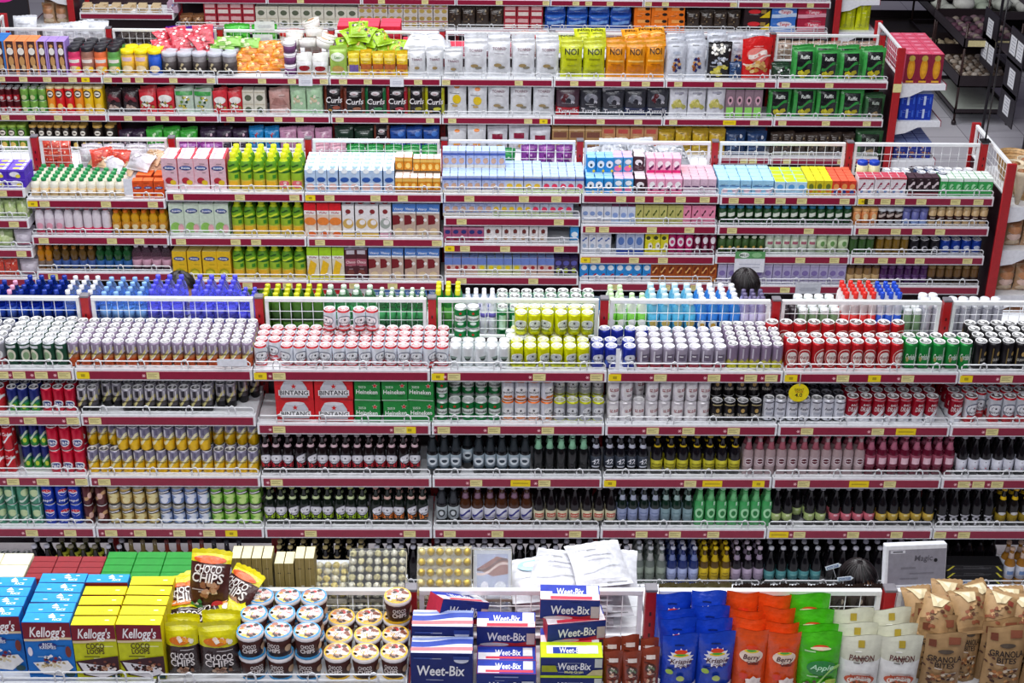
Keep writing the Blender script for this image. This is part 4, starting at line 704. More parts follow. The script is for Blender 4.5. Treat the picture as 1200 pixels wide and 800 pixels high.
carton('blw', 'bright blue milk box with white oval', .055, .15, '2c90dc', [('e', 0, .66, .7, .26, 'e8f4fc'), ('w', 0, .26, .8, .08, 'b02838', .15), ('r', 0, .1, 1, .22, 'f0f0f4')], top='d0e4f4', side='1c70b8', name='milk_carton'); carton('brw', 'brown chocolate milk box', .055, .14, 'a85018', [('e', 0, .6, .7, .4, '7c3010'), ('w', 0, .6, .6, .1, 'f0b870', .2), ('r', 0, .1, 1, .14, 'd89850')], top='c88850', side='7c3c14', name='milk_carton')
# bottles and jars
bottle('ybt', 'little white yogurt bottle with green cap', 'milk', .03, .13, 'e8e4d4', 'p', '1c8c4c', (.05, .5, 'dcc090'), dec=[('e', 0, .38, .8, .14, 'f0e8d8')], name='yogurt_bottle', cdec=[('e', 0, .5, .4, .4, '58b078')]); bottle('ybt2', 'little yellow-labelled yogurt bottle, green cap', 'milk', .03, .13, 'e4dc70', 'p', '1c8c4c', (.05, .4, 'd0a050'), name='yogurt_bottle')
bottle('pnkb', 'white and pink milk bottle with dark red cap', 'milk', .031, .2, 'ece4ec', 'p', 'a81c38', (.05, .55, 'd8c8d4'), dec=[('e', 0, .3, .7, .24, 'e8a0b4'), ('r', 0, .08, 1, .14, 'c8405c')], name='milk_bottle', capr=.018); bottle('pnk2', 'white milk bottle with crimson base', 'milk', .031, .2, 'e8dfe6', 'p', 'b01c38', (.05, .25, 'd83060'), name='milk_bottle', capr=.018)
bottle('orb', 'yellow juice bottle with orange cap', 'juice', .03, .17, 'd8a020', 'g', 'f07c18', (.12, .5, 'c88c28'), dec=[('e', 0, .35, .7, .2, 'e8d8a8')], name='juice_bottle'); bottle('orb2', 'amber juice bottle with orange cap', 'juice', .029, .17, 'b87818', 'g', 'e87818', (.1, .4, '7c685c'), name='juice_bottle')
bottle('brb', 'brown and blue juice bottle', 'juice', .029, .17, '5c4420', 'g', 'a86c20', (.1, .42, '3c5898'), name='juice_bottle'); bottle('grb', 'dark green and blue juice bottle', 'juice', .029, .17, '1c4c28', 'g', '2c6438', (.1, .42, '285c9c'), name='juice_bottle'); bottle('clp', 'clear pink water bottle', 'water', .031, .18, 'c8b0c0', 'v', 'f0f0f4', (.15, .45, 'd0a0b4'), name='water_bottle')
bottle('dgn', 'dark green bottle with blue cap', 'tub', .031, .13, '1c3c20', 'g', '3c90b8', (.25, .85, '1c4820'), dec=[('w', 0, .55, .8, .2, 'e8eee0', .05)], name='coffee_jar', cat='jar', capname='lid', capr=.024); bottle('dgj', 'dark olive jar', 'jar', .031, .15, '2c4420', 'g', '1c2c20', (.1, .7, '3c5c2c'), dec=[('e', 0, .8, .7, .14, 'd8e0c8'), ('e', 0, .3, .4, .2, 'c0a050')], name='coffee_jar', cat='jar', capname='lid')
bottle('wgb', 'white and green milk bottle with dark cap', 'milk', .031, .2, 'dfe8dc', 'p', '4c3c48', (.05, .6, 'd4e0cc'), dec=[('r', 0, .4, .7, .1, 'b06878')], name='milk_bottle'); bottle('wlg', 'pale green milk bottle', 'milk', .033, .19, 'd0e4bc', 'p', 'c8dcb0', (.05, .6, 'cfe0b8'), dec=[('e', 0, .4, .4, .2, '6c9c58')], name='milk_bottle')
box('lil', 'lilac-grey milk powder box', .06, .06, .16, 'b4acd0', [('e', 0, .5, .7, .24, '8474b0'), ('r', 0, .85, 1, .06, 'd4cce8'), ('r', 0, .1, 1, .1, 'd8d4e4')], top='48404c', name='milk_carton', cat='carton')
bottle('pch', 'peach coffee sachet jar', 'tub', .033, .12, 'e09c60', 'p', 'f0b878', (.1, .7, 'd88850'), dec=[('e', 0, .5, .6, .4, 'f0d0a0')], name='coffee_jar', cat='jar', capname='lid'); bottle('bks', 'black and silver coffee jar', 'tub', .031, .12, '2c1c1c', 'p', 'd8dce0', (.1, .7, '38201c'), dec=[('w', 0, .6, 1, .16, 'c8b8b0', .1), ('r', 0, .2, .8, .12, 'b8bcc4')], name='coffee_jar', cat='jar', capname='lid')
bottle('bls', 'lilac-blue coffee jar with dark band', 'tub', .031, .12, '6c70b0', 'p', '6468a0', (.05, .3, '98b0e0'), dec=[], name='coffee_jar', cat='jar', capname='lid'); bottle('gds', 'golden creamer jar with dark band', 'tub', .033, .13, 'd0b080', 'p', 'e0cc98', (.3, .52, '381818'), dec=[('r', 0, .42, .6, .04, 'f0e0d0')], name='creamer_jar', cat='jar', capname='lid', capr=.027)
bottle('gjr', 'green glass coffee jar', 'jar', .03, .13, '3c5c30', 'g', '8c9080', None, name='coffee_jar', cat='jar', capname='lid'); bottle('ojr', 'golden brown coffee jar', 'jar', .03, .13, '7c6024', 'g', 'a89c80', None, name='coffee_jar', cat='jar', capname='lid')
can('bkcn', 'small black coffee can', [(1, '242228')], [('e', 0, .4, .6, .4, 'd0d0d8'), ('e', .05, .4, .4, .26, '2c2a30')], R_=.03, H_=.105, name='coffee_can', group='small black coffee cans'); can('blcn', 'small blue coffee can', [(.2, 'c8ccdc'), (1, '1c40a0')], [('e', 0, .5, .6, .3, 'd0dcf4')], R_=.03, H_=.105, name='coffee_can', group='small blue coffee cans')
bottle('tnj', 'tan instant coffee jar', 'jar', .03, .14, '8c6c44', 'g', '503828', (.1, .5, 'c8a878'), name='coffee_jar', cat='jar', capname='lid'); bottle('ppj', 'purple instant coffee jar', 'jar', .03, .14, '442450', 'g', '5c3c6c', (.1, .5, '502c64'), dec=[('r', 0, .3, .6, .1, 'a890b4')], name='coffee_jar', cat='jar', capname='lid'); bottle('gbj', 'golden brown instant coffee jar', 'jar', .03, .14, '6c5030', 'g', '8c7448', (.1, .4, '2c1c18'), name='coffee_jar', cat='jar', capname='lid')
bottle('tublue', 'cream tub with blue lid', 'tub', .05, .17, 'e0d8b0', 'p', '1840b8', (.2, .7, 'd8cfa0'), name='plastic_tub', cat='tub', capname='lid', capr=.046); can('nvy', 'silver-lidded navy tin', [(1, '2c3c64')], [('r', 0, .5, .5, .6, 'd8dce8')], R_=.042, H_=.13, name='milk_tin', group='navy milk tins', cat='tin', lid='f0f2f6'); can('whtn', 'white tin with silver lid', [(1, 'd8d8e0')], [('r', 0, .5, .6, .5, 'b04858')], R_=.042, H_=.1, name='milk_tin', group='white milk tins', cat='tin', lid='f4f5f8')
bag('applet', 'clear tray of green apples', .13, .11, .1, 'a8c080', [('b', 0, .5, .8, .8, 12, .3, ['c8dc90', 'b0c878', 'dfe8c0']), ('e', -.22, .45, .36, .6, 'c0d494'), ('e', .22, .45, .36, .6, 'c8d89c')], name='fruit_tray', cat='tray', pouch=True, k='p'); bag('tissu', 'white and pink tissue pack', .14, .11, .1, 'd8d0dc', [('r', 0, .2, 1, .12, 'c85878')], name='tissue_pack', cat='pack', k='p')
box('pur', 'purple and yellow biscuit pack', .15, .09, .06, '4c28b8', [('e', -.1, .5, .6, .6, 'e8e4f0'), ('e', .1, .3, .3, .4, 'e8d848'), ('r', 0, .9, 1, .15, '6848d0')], top='7c60d8', tdec=[('e', 0, .5, .5, .5, 'e8dc60'), ('r', .3, .5, .2, .8, 'e4dcf4')], side='5430b8', name='biscuit_pack', cat='pack')
bag('tanb', 'tan paper snack pouch', .15, .12, .05, 'd8b490', [('b', 0, .5, .8, .6, 16, .12, ['e8c8a8', 'c09870', 'f0e0d0'])], name='snack_pouch', cat='pouch'); bag('wbag', 'clear white plastic bag', .18, .14, .08, 'ddd8e0', [('b', 0, .5, .8, .6, 12, .14, ['f0f0f4', 'c8c0c8'])], name='plastic_bag'); bag('rdm', 'red netted snack bag', .15, .12, .06, 'd84838', [('b', 0, .5, .8, .7, 14, .12, ['f07858', 'e8c8b8', 'b82820'])], name='snack_bag')
# shelf 1
fill(2, 0, -30, 33, 'pur', 3, 3, layers=2); fill(2, 0, 36, 146, 'ybt', 10, 5, jr=20); fill(2, 0, 80, 146, 'ybt2', 6, 1, r0=0, dz=.0) if 0 else None
fill(2, 0, 156, 193, 'orjc', 3, 1); fill(2, 0, 157, 196, 'orjc', 2, 2, r0=1, dz=0)
fill(2, 0, 193, 266, 'jred', 4, 3, gap=.98, back=.02); fill(2, 0, 267, 326, 'tyg', 4, 4); fill(2, 0, 326, 356, 'tyr', 2, 4)
fill(2, 0, 358, 462, 'lbl', 8, 4); fill(2, 0, 358, 462, 'lbl', 8, 4, r0=2, dz=.07) if 0 else None; fill(2, 0, 463, 516, 'obx', 6, 4, layers=1); fill(2, 0, 463, 483, 'obx', 2, 4, r0=2, dz=.1); fill(2, 0, 484, 516, 'obx', 4, 4, r0=2, dz=.1)
fill(2, 0, 518, 592, 'tet', 8, 5); fill(2, 0, 518, 592, 'tet', 8, 5, r0=3, dz=.115); fill(2, 0, 592, 635, 'tety', 4, 6); fill(2, 0, 635, 684, 'tetp', 5, 6)
fill(2, 0, 686, 718, 'cowb', 3, 4, layers=1); fill(2, 0, 688, 720, 'cowb', 3, 4, r0=2, dz=.1); fill(2, 0, 719, 742, 'cowk', 2, 4); fill(2, 0, 719, 742, 'cowk', 2, 4, r0=2, dz=.1); fill(2, 0, 743, 757, 'cowd', 1, 3); fill(2, 0, 743, 757, 'cowd', 1, 4, r0=2, dz=.1); fill(2, 0, 758, 799, 'cowm', 4, 4); fill(2, 0, 758, 799, 'cowm', 4, 4, r0=2, dz=.1); fill(2, 0, 800, 839, 'pkl', 4, 5)
fill(2, 0, 841, 906, 'ltb', 5, 6); fill(2, 0, 907, 945, 'lmt', 3, 5); fill(2, 0, 945, 974, 'ypk', 3, 5); fill(2, 0, 974, 1002, 'orp', 3, 5)
fill(2, 0, 1004, 1061, 'rwt', 6, 2); fill(2, 0, 1062, 1099, 'bkr', 4, 2); fill(2, 0, 1100, 1162, 'gnw', 7, 3)
fill(2, 0, 1008, 1036, 'tublue', 2, 3, r0=2, dz=.0); fill(2, 0, 1040, 1074, 'whtn', 3, 4, r0=2); fill(2, 0, 1075, 1112, 'nvy', 3, 3, r0=1); fill(2, 0, 1113, 1150, 'whtn', 3, 4, r0=2)
# shelf 2
fill(2, 1, -10, 34, 'applet', 3, 2, noscale=False); fill(2, 1, 42, 76, 'pnkb', 3, 2); fill(2, 1, 76, 131, 'pnk2', 5, 2); fill(2, 1, 132, 197, 'orb', 6, 2)
fill(2, 1, 199, 271, 'jgrn', 4, 2, gap=.95); fill(2, 1, 272, 357, 'tyg', 6, 2); fill(2, 1, 358, 401, 'ror', 3, 2); fill(2, 1, 402, 445, 'cow', 3, 2); fill(2, 1, 445, 459, 'cowp', 1, 2); fill(2, 1, 460, 516, 'bro', 4, 2)
fill(2, 1, 519, 577, 'tet', 6, 2); fill(2, 1, 577, 623, 'tety', 5, 2); fill(2, 1, 623, 672, 'tetp', 5, 2)
fill(2, 1, 681, 716, 'wbl', 4, 2); fill(2, 1, 716, 744, 'wmv', 3, 2); fill(2, 1, 744, 800, 'olv', 6, 2); fill(2, 1, 800, 838, 'pk4', 4, 2)
fill(2, 1, 841, 998, 'dgn', 15, 3); fill(2, 1, 999, 1028, 'pch', 3, 3); fill(2, 1, 1028, 1057, 'bks', 3, 3); fill(2, 1, 1057, 1087, 'bls', 3, 3); fill(2, 1, 1087, 1157, 'gds', 7, 3)
# shelf 3
fill(2, 2, -10, 15, 'applet', 1, 2); fill(2, 2, 16, 38, 'tissu', 1, 2); fill(2, 2, 41, 63, 'orb2', 2, 2); fill(2, 2, 63, 113, 'brb', 5, 2); fill(2, 2, 113, 155, 'grb', 4, 2); fill(2, 2, 155, 201, 'clp', 4, 2)
fill(2, 2, 203, 273, 'jyel', 4, 2, gap=.95); fill(2, 2, 273, 359, 'tyg', 6, 2); fill(2, 2, 361, 404, 'ylm', 3, 2); fill(2, 2, 404, 432, 'chc', 2, 2); fill(2, 2, 432, 516, 'bro', 6, 2)
fill(2, 2, 520, 567, 'tmar', 5, 2); fill(2, 2, 567, 641, 'twbr', 7, 2); fill(2, 2, 668, 678, 'tblu', 1, 2)
fill(2, 2, 680, 716, 'sqw', 4, 2); fill(2, 2, 722, 754, 'sqb', 3, 2); fill(2, 2, 755, 782, 'sqy', 3, 2); fill(2, 2, 782, 812, 'mag', 3, 2); fill(2, 2, 812, 839, 'mag2', 3, 2)
fill(2, 2, 841, 896, 'dgj', 6, 2); fill(2, 2, 896, 956, 'wgb', 6, 2); fill(2, 2, 956, 994, 'wlg', 3, 2); fill(2, 2, 995, 1024, 'gjr', 3, 2); fill(2, 2, 1026, 1064, 'ojr', 4, 2); fill(2, 2, 1065, 1101, 'bkcn', 3, 2); fill(2, 2, 1101, 1150, 'blcn', 4, 2)
# shelf 4
fill(2, 3, -10, 22, 'rdm', 2, 1); fill(2, 3, 22, 46, 'tissu', 1, 2)
fill(2, 3, 50, 198, 'brb', 14, 1); fill(2, 3, 205, 358, 'tyg', 11, 1); fill(2, 3, 362, 404, 'ror', 3, 1); fill(2, 3, 404, 432, 'cow', 2, 1); fill(2, 3, 432, 516, 'bro', 6, 1)
fill(2, 3, 521, 560, 'tred', 4, 2); fill(2, 3, 560, 610, 'tyel', 5, 2); fill(2, 3, 610, 649, 'tred', 4, 2); fill(2, 3, 649, 677, 'tprp', 3, 2)
fill(2, 3, 679, 762, 'blw', 8, 2); fill(2, 3, 762, 839, 'brw', 8, 2); fill(2, 3, 840, 990, 'lil', 14, 2); fill(2, 3, 991, 1030, 'tnj', 4, 2); fill(2, 3, 1030, 1086, 'ppj', 6, 2); fill(2, 3, 1086, 1146, 'gbj', 6, 2)
fill(2, 4, 521, 677, 'tblu', 15, 1); fill(2, 4, 680, 838, 'blw', 14, 1)
# loose piles on the top shelf and the back shelf
def lay(key, px, py, row, yoff, rz=0, tilt=80, roll=0, where='', zoff=0, sc=1, label=None):
    """lies one pack so that it is seen at px, py, yoff metres in front of (-) or behind (+) the rail line"""
    p = onY(px, py, YC[row] + yoff); H = PR[key]['H'] * sc
    R_ = Matrix.Rotation(radians(rz), 4, 'Z') @ Matrix.Rotation(radians(-tilt), 4, 'X') @ Matrix.Rotation(radians(roll), 4, 'Y')
    o = put(key, p - (R_ @ Vector((0, 0, H / 2))), where=where, rot=R_.to_euler(), sc=(sc, sc, sc), label=label); return o
TP2 = 'piled on top shelf, juice gondola'
for i, (px, py) in enumerate(((118, 187), (132, 192), (150, 196), (165, 190), (180, 184), (168, 200), (183, 196), (152, 205))): lay(['tanb', 'wbag'][i % 2], px, py, 2, -.04 - .02 * (i % 4), random.uniform(-40, 40), 60, where=TP2)
for px, py in ((120, 184), (140, 186), (60, 172), (70, 176)): lay('rdm', px, py, 2, .1 if px < 80 else -.04, random.uniform(-30, 30), 30, where='beside the rail, juice gondola')
bag('slv', 'big crinkled silver bag', .26, .3, .1, 'b4b8c0', [('b', 0, .5, .9, .8, 34, .12, ['dfe2e8', '8c9098', 'f4f6f8', 'a0a4ac'])], name='silver_bag', k='s', fine=2); bag('grb2', 'green crinkled snack bag', .16, .17, .07, '2c9c4c', [('b', 0, .5, .9, .8, 18, .14, ['58c070', '1c7838', 'c8e8cc', '48b060'])]); bag('pbag', 'purple printed snack bag', .17, .18, .07, '8c3c98', [('b', 0, .5, .9, .8, 18, .16, ['c878c8', '6c2078', 'e0b0dc', 'a858b0'])]); bag('bbag', 'blue and white snack bag', .16, .16, .07, '3c7cc8', [('b', 0, .5, .9, .8, 14, .16, ['e8ecf4', '2050a8', 'e0c868'])]); bag('pkb', 'pale pink snack bag', .16, .17, .07, 'dca8b8', [('b', 0, .5, .9, .8, 14, .16, ['f0d0d8', 'c88898', 'f4e8ec'])])  # silver bag: crinkle glints and shade painted as pale and dark blobs
fillb(2, 205, 260, 'pbag', 2, 2); fillb(2, 365, 405, 'pkb', 2, 2); fillb(2, 405, 515, 'grb2', 5, 2, hs=.9); fillb(2, 524, 560, 'pkb', 2, 1); fillb(2, 560, 605, 'grb2', 2, 1, hs=.9); fillb(2, 610, 672, 'pbag', 3, 1); fillb(2, 45, 80, 'rdm', 2, 2, hs=1.2); fillb(2, 90, 195, 'wbag', 4, 2)
for i, (px, py, rz) in enumerate(((702, 188, 12), (735, 184, -15), (768, 188, 8), (790, 184, 20), (718, 178, -6), (752, 178, 10))): lay('slv', px, py, 2, .17 - .02 * (i // 4), rz, 55, where='back top shelf, juice gondola', sc=.75)
# ================================================================== PRODUCTS : snack gondola
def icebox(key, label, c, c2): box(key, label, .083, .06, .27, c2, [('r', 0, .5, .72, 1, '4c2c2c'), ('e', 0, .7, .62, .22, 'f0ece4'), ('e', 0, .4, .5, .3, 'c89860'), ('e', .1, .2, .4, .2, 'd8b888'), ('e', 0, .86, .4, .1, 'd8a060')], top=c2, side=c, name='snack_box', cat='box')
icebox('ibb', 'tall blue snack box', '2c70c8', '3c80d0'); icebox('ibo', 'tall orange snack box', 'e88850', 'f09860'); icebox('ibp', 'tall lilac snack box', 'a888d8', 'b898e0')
for k, nm, c in (('jrp', 'pink', 'd83868'), ('jrt', 'tan', 'a07060'), ('jro', 'orange', 'e87040'), ('jrg', 'green', '60a050')):
    bottle(k, f'nut jar with {nm} label and black lid', 'jar', .052, .22, c, 'p', '26242a', (.04, .62, c), dec=[('e', 0, .2, .9, .26, 'e8d8b0'), ('r', 0, .5, .9, .12, 'f0e8e0'), ('e', .3, .2, .4, .2, 'f0c838')], name='nut_jar', cat='jar', capname='lid', capr=.05)
bottle('jry', 'yellow nut jar with yellow lid', 'jar', .052, .2, 'e8c048', 'p', 'f8e010', (.04, .74, 'e8b840'), dec=[('e', 0, .25, .8, .3, 'f0dcb0'), ('r', 0, .65, .8, .16, 'e8c8d0')], name='nut_jar', cat='jar', capname='lid', capr=.052); bottle('jrb', 'blue nut jar with yellow lid', 'jar', .052, .2, '1c58c0', 'p', 'f8e010', (.04, .74, '1850b8'), dec=[('e', 0, .25, .8, .3, 'f0dcb0')], name='nut_jar', cat='jar', capname='lid', capr=.052)
bottle('tbs', 'silver and dark snack tub', 'tub', .057, .18, '6c6668', 'p', 'c4c6d0', (.1, .6, '3c3434'), dec=[('b', 0, .35, 1, .5, 10, .2, ['c8b890', '4c4030', 'e8e0d0'])], name='snack_tub', cat='tub', capname='lid', capr=.058)
BL = lambda cols, n=14: [('b', 0, .5, .85, .75, n, .16, cols)]
bag('rwb', 'red and white snack bag', .17, .19, .06, 'd84858', BL(['f4f0f0', 'e88890', 'c02838', 'f0d8d8'], 20)); bag('lgs', 'light green long snack pack', .2, .1, .05, '90cc58', BL(['d8ecb0', '78b848', 'f0f4e0'])); bag('ors', 'orange long snack pack', .17, .13, .05, 'f08c18', BL(['f8b848', 'e87010', 'fce8c0'])); bottle('ndl', 'white and purple noodle cup', 'tub', .045, .09, 'e8e0e8', 'p', 'f0ecf0', (.1, .7, '6c3c6c'), name='noodle_cup', cat='cup', capname='lid', capr=.048)
bag('wrb', 'white pack with dark red fruit', .13, .17, .06, 'e4e4e0', [('r', 0, .62, .9, .2, 'f4f4f4'), ('e', 0, .4, .7, .26, '9c1c28'), ('r', 0, .15, .9, .16, 'b88858')], pouch=True, name='snack_pouch', cat='pouch'); bottle('bwl', 'round noodle bowl with printed lid', 'tub', .075, .07, 'ece8e4', 'p', 'e8e4dc', None, name='noodle_bowl', cat='bowl', capname='lid', capr=.075, cdec=[('e', 0, .5, .8, .8, 'f0ece0'), ('e', 0, .45, .5, .4, 'c89058'), ('r', 0, .7, .5, .1, '3c6c3c')])
bag('gwp', 'green and white vegetable snack bag', .16, .24, .07, 'a8cc58', [('e', 0, .7, .8, .3, 'e8f4d8'), ('e', 0, .25, .7, .3, 'd0a850'), ('t', 0, .7, .1, 'Leo', '4c8c2c')]); bag('ylb', 'yellow and brown snack bag', .125, .2, .06, 'e8c020', [('r', 0, .42, .94, .22, 'c06830'), ('e', 0, .2, .7, .24, 'e8a838'), ('r', 0, .72, .8, .1, 'f4e070'), ('e', 0, .2, .3, .12, 'b05820')]); bag('ylp', 'yellow and purple snack bag', .125, .2, .06, 'e4cc20', [('r', 0, .35, .8, .3, '7860a8'), ('r', 0, .7, .8, .12, 'f4e880')]); bag('lgp', 'lime green snack bag', .16, .16, .06, 'a0cc20', BL(['c8e850', '5c4468', 'e8f0a0', '78a818', 'e0b848'], 16))
TX = lambda c='8c6c78': [('t', 0, .78, .07, 'TORRES', c, 0, .7)]
bag('tor', 'white potato crisp bag', .19, .3, .08, 'dfe1e6', TX() + [('e', -.05, .34, .34, .1, 'a89060'), ('e', .12, .28, .3, .08, '8a8470'), ('r', 0, .66, .4, .015, 'b0a8b0')]); bag('tos', 'small white crisp bag', .15, .22, .07, 'd8dade', [('t', 0, .66, .08, 'TORRES', '8c6c78', 0, .7), ('e', 0, .34, .3, .12, 'a89060')]); bag('toj', 'silver-white crisp bag lying flat', .22, .24, .09, 'dde0e6', [('r', 0, .7, .5, .03, 'b0b0ba')])
bag('noy', 'yellow-green crisp bag', .19, .3, .08, 'c4cc18', [('t', 0, .76, .16, 'NOI', '2c3010', 0, .7), ('r', 0, .55, .5, .05, '8c9010'), ('r', 0, .2, .8, .05, 'a8b014'), ('r', 0, .38, .4, .03, 'a8b014')], seam='d8dc40'); bag('noo', 'orange crisp bag', .19, .3, .08, 'e89410', [('t', 0, .76, .16, 'NOI', '3c2408', 0, .7), ('r', 0, .5, .8, .05, 'f4c060'), ('r', 0, .28, .8, .16, 'd87c0c'), ('r', 0, .4, .5, .03, 'c8700c')], seam='f0a830')
bag('svc', 'silver-white snack bag with mixed nuts', .19, .32, .08, 'ccd0da', [('b', 0, .38, .5, .34, 16, .2, ['c88c48', '28306c', '8c4c28', 'e0b070']), ('e', 0, .72, .4, .08, 'b0b8c8')]); bag('blp', 'black popcorn crisp bag', .21, .3, .09, '1e1c1e', [('b', 0, .8, .8, .3, 22, .14, ['f4f2ee', 'e0dcd0']), ('b', 0, .5, .7, .2, 14, .14, ['a8b0c0', 'd8dce4']), ('b', 0, .24, .7, .26, 14, .22, ['d8cc50', 'e8e080', 'b8a838'])]); bag('redp', 'red crisp pouch', .26, .34, .1, 'd81c1c', [('e', 0, .62, .7, .34, 'e88078'), ('w', 0, .62, .6, .1, 'fbe8e0', .1), ('b', 0, .3, .7, .3, 16, .18, ['e8b060', 'f0d090', 'c88c40']), ('w', 0, .48, .9, .04, 'f8d8d0', .2)], pouch=True, name='snack_pouch', cat='pouch')
GP = [('p', [(-.34, .06), (.34, .06), (.34, .9), (-.34, .9)], '15181a'), ('t', 0, .74, .11, 'Ruffit', 'e8f0e8', .1, .55), ('b', .02, .26, .5, .26, 8, .3, ['e0d418', 'c8bc10']), ('w', 0, .48, .6, .1, '2c8c3c', .2)]
bag('grp', 'green and black crisp bag', .21, .25, .08, '3c9c48', GP); bag('grq', 'dark green crisp bag', .2, .19, .08, '3c6c44', [('p', [(-.34, .1), (.34, .1), (.34, .9), (-.34, .9)], '202620'), ('t', 0, .7, .12, 'Ruffit', 'b8c4b8', .1, .6), ('b', 0, .26, .4, .26, 6, .24, ['a89068', 'c8b088'])]); bag('jart', 'small dark green snack pouch', .15, .12, .08, '203c28', BL(['dfe4e0', '3c6c44', '181c1a']), name='snack_pouch', cat='pouch')
def tube(key, label, c, top='f0e0b0'): bottle(key, label, 'tube', .038, .22, c, 'p', top, None, dec=[('e', 0, .72, .84, .3, '2a2018'), ('e', 0, .72, .66, .2, 'f4efe0'), ('e', 0, .72, .4, .05, '3c2c20'), ('e', .05, .25, .6, .24, 'f4d070')], name='crisp_tube', cat='tube', capname='lid', capr=.0385)
tube('tor1', 'orange crisp tube', 'ec8c20'); tube('tre1', 'red crisp tube', 'd81c20'); tube('tye1', 'yellow crisp tube', 'ecc018'); tube('tbk1', 'black and gold crisp tube', '28201c', 'c8a050'); tube('tgr1', 'olive green crisp tube', '5c8c2c', '98b848')
can('dr', 'dark red snack can', [(.5, 'c02030'), (1, '5c1820')], [('e', 0, .25, .5, .3, 'f0e0e0')], R_=.035, H_=.1, name='snack_can', group='dark red snack cans'); can('gs', 'green snack can', [(.5, '58b040'), (1, '8cc058')], [('e', 0, .3, .6, .4, 'e8f0b0')], R_=.035, H_=.1, name='snack_can', group='green snack cans')
bag('bkd', 'black and dark red snack bag', .15, .2, .07, '2c1c20', [('b', 0, .6, .7, .4, 8, .3, ['58242c', '7c2c38']), ('b', 0, .22, .7, .26, 8, .2, ['b89890', 'd0b8a8'])]); bag('rwp', 'red and white nut pouch', .15, .2, .07, 'd8303c', [('e', 0, .6, .8, .3, 'f0ece8'), ('b', 0, .3, .7, .36, 12, .2, ['f0ece0', '3c4c38', 'b0984c'])], pouch=True, name='snack_pouch', cat='pouch'); bag('gwq', 'green and white nut pouch', .16, .21, .07, 'c8d8c8', [('r', 0, .82, .9, .16, '3ca048'), ('b', 0, .45, .6, .5, 14, .2, ['6c8c38', 'c8b848', 'f0f0e8', '2c4c30'])], pouch=True, name='snack_pouch', cat='pouch'); bag('pkp', 'dusty pink pouch', .19, .2, .08, 'c89890', [('p', [(-.4, .4), (.4, .4), (.2, .7), (-.2, .7)], 'a87870'), ('p', [(-.4, .05), (.4, .05), (.4, .3), (-.4, .25)], 'e8c8c4')], pouch=True, name='snack_pouch', cat='pouch'); bag('pgb', 'pale mint snack bag', .165, .24, .07, 'b4d8b0', [('b', 0, .45, .5, .5, 12, .2, ['e0c8a8', '8cc088', 'f0ecd8'])], seam='98cc98'); box('crb', 'cream biscuit box', .1, .06, .1, 'dcd8c8', [('e', 0, .4, .6, .5, '5c6450'), ('r', 0, .85, .9, .1, 'c8c0a8')], name='biscuit_box')
for k, nm, c, c2 in (('cu1', 'brown', '6c2c1c', 'a85038'), ('cu2', 'chestnut', '743828', 'b07050'), ('cu3', 'green', '146c3c', '48a060'), ('cu4', 'crimson', 'a81c2c', 'd05058'), ('cu5', 'olive', '6c6414', 'b0a430'), ('cu6', 'lime yellow', 'b8b818', 'e0e048')):
    bag(k, f'black crisp bag with {nm} sides', .175, .235, .08, '1c181c', [('r', -.42, .5, .14, .96, c), ('r', .42, .5, .14, .96, c), ('t', 0, .52, .2, 'Curls', 'f4f0f0', .2, .84), ('e', 0, .8, .4, .12, 'd0c8cc'), ('t', 0, .8, .06, 'Leo', '902028', 0, .3), ('e', .12, .24, .4, .14, c2), ('e', -.2, .14, .2, .1, 'd8a850')], seam='2c262c')
bag('mng', 'white bag with yellow mango', .175, .27, .07, 'e2e4e8', [('e', 0, .5, .44, .28, 'e8c818'), ('e', 0, .86, .3, .1, 'f08828'), ('e', -.1, .3, .3, .08, 'c8a860')]); bag('mno', 'white bag with orange mango', .175, .24, .07, 'e2e4e8', [('e', 0, .4, .4, .28, 'f0a028'), ('e', 0, .86, .3, .1, 'f08828')]); bag('mnr', 'white bag with maroon badge', .175, .24, .07, 'd8d8e0', [('r', 0, .66, .5, .18, '902040'), ('e', .1, .3, .3, .14, 'c8a060')])
for k, nm, c in (('ty1', 'dark bag with crimson base', 'b81828'), ('ty2', 'dark grey crisp bag', '3c4048'), ('ty3', 'charcoal crisp bag', '48505c'), ('ty4', 'navy crisp bag', '2c3458'), ('ty5', 'dark navy and red crisp bag', '28304c')):
    bag(k, nm, .195, .25, .08, '33343c' if k != 'ty1' else '4c3440', [('r', 0, .17, .96, .3, c), ('t', 0, .2, .16, 'Tyrrells', 'e8e6ec', 0, .84), ('e', 0, .62, .6, .3, '8c8c96'), ('b', 0, .6, .7, .36, 10, .22, ['5c2028' if k in ('ty1', 'ty5') else '70747e', 'c0bfc8', '2c2c34'])], seam='b8b8c0')
bag('wch', 'white crisp bag with pale chips', .165, .25, .06, 'dfe0e8', [('b', 0, .38, .6, .4, 12, .3, ['d0c868', 'e4dc98', 'b8b458']), ('r', 0, .82, .5, .06, 'a0a0b0')]); box('gpk', 'green and pink snack tube box', .1, .06, .24, '8c7480', [('r', 0, .2, .8, .36, '90d868'), ('e', 0, .62, .6, .3, 'd8a8b8'), ('e', 0, .62, .3, .14, '3c2c34')], top='58c048', name='snack_box', cat='box')
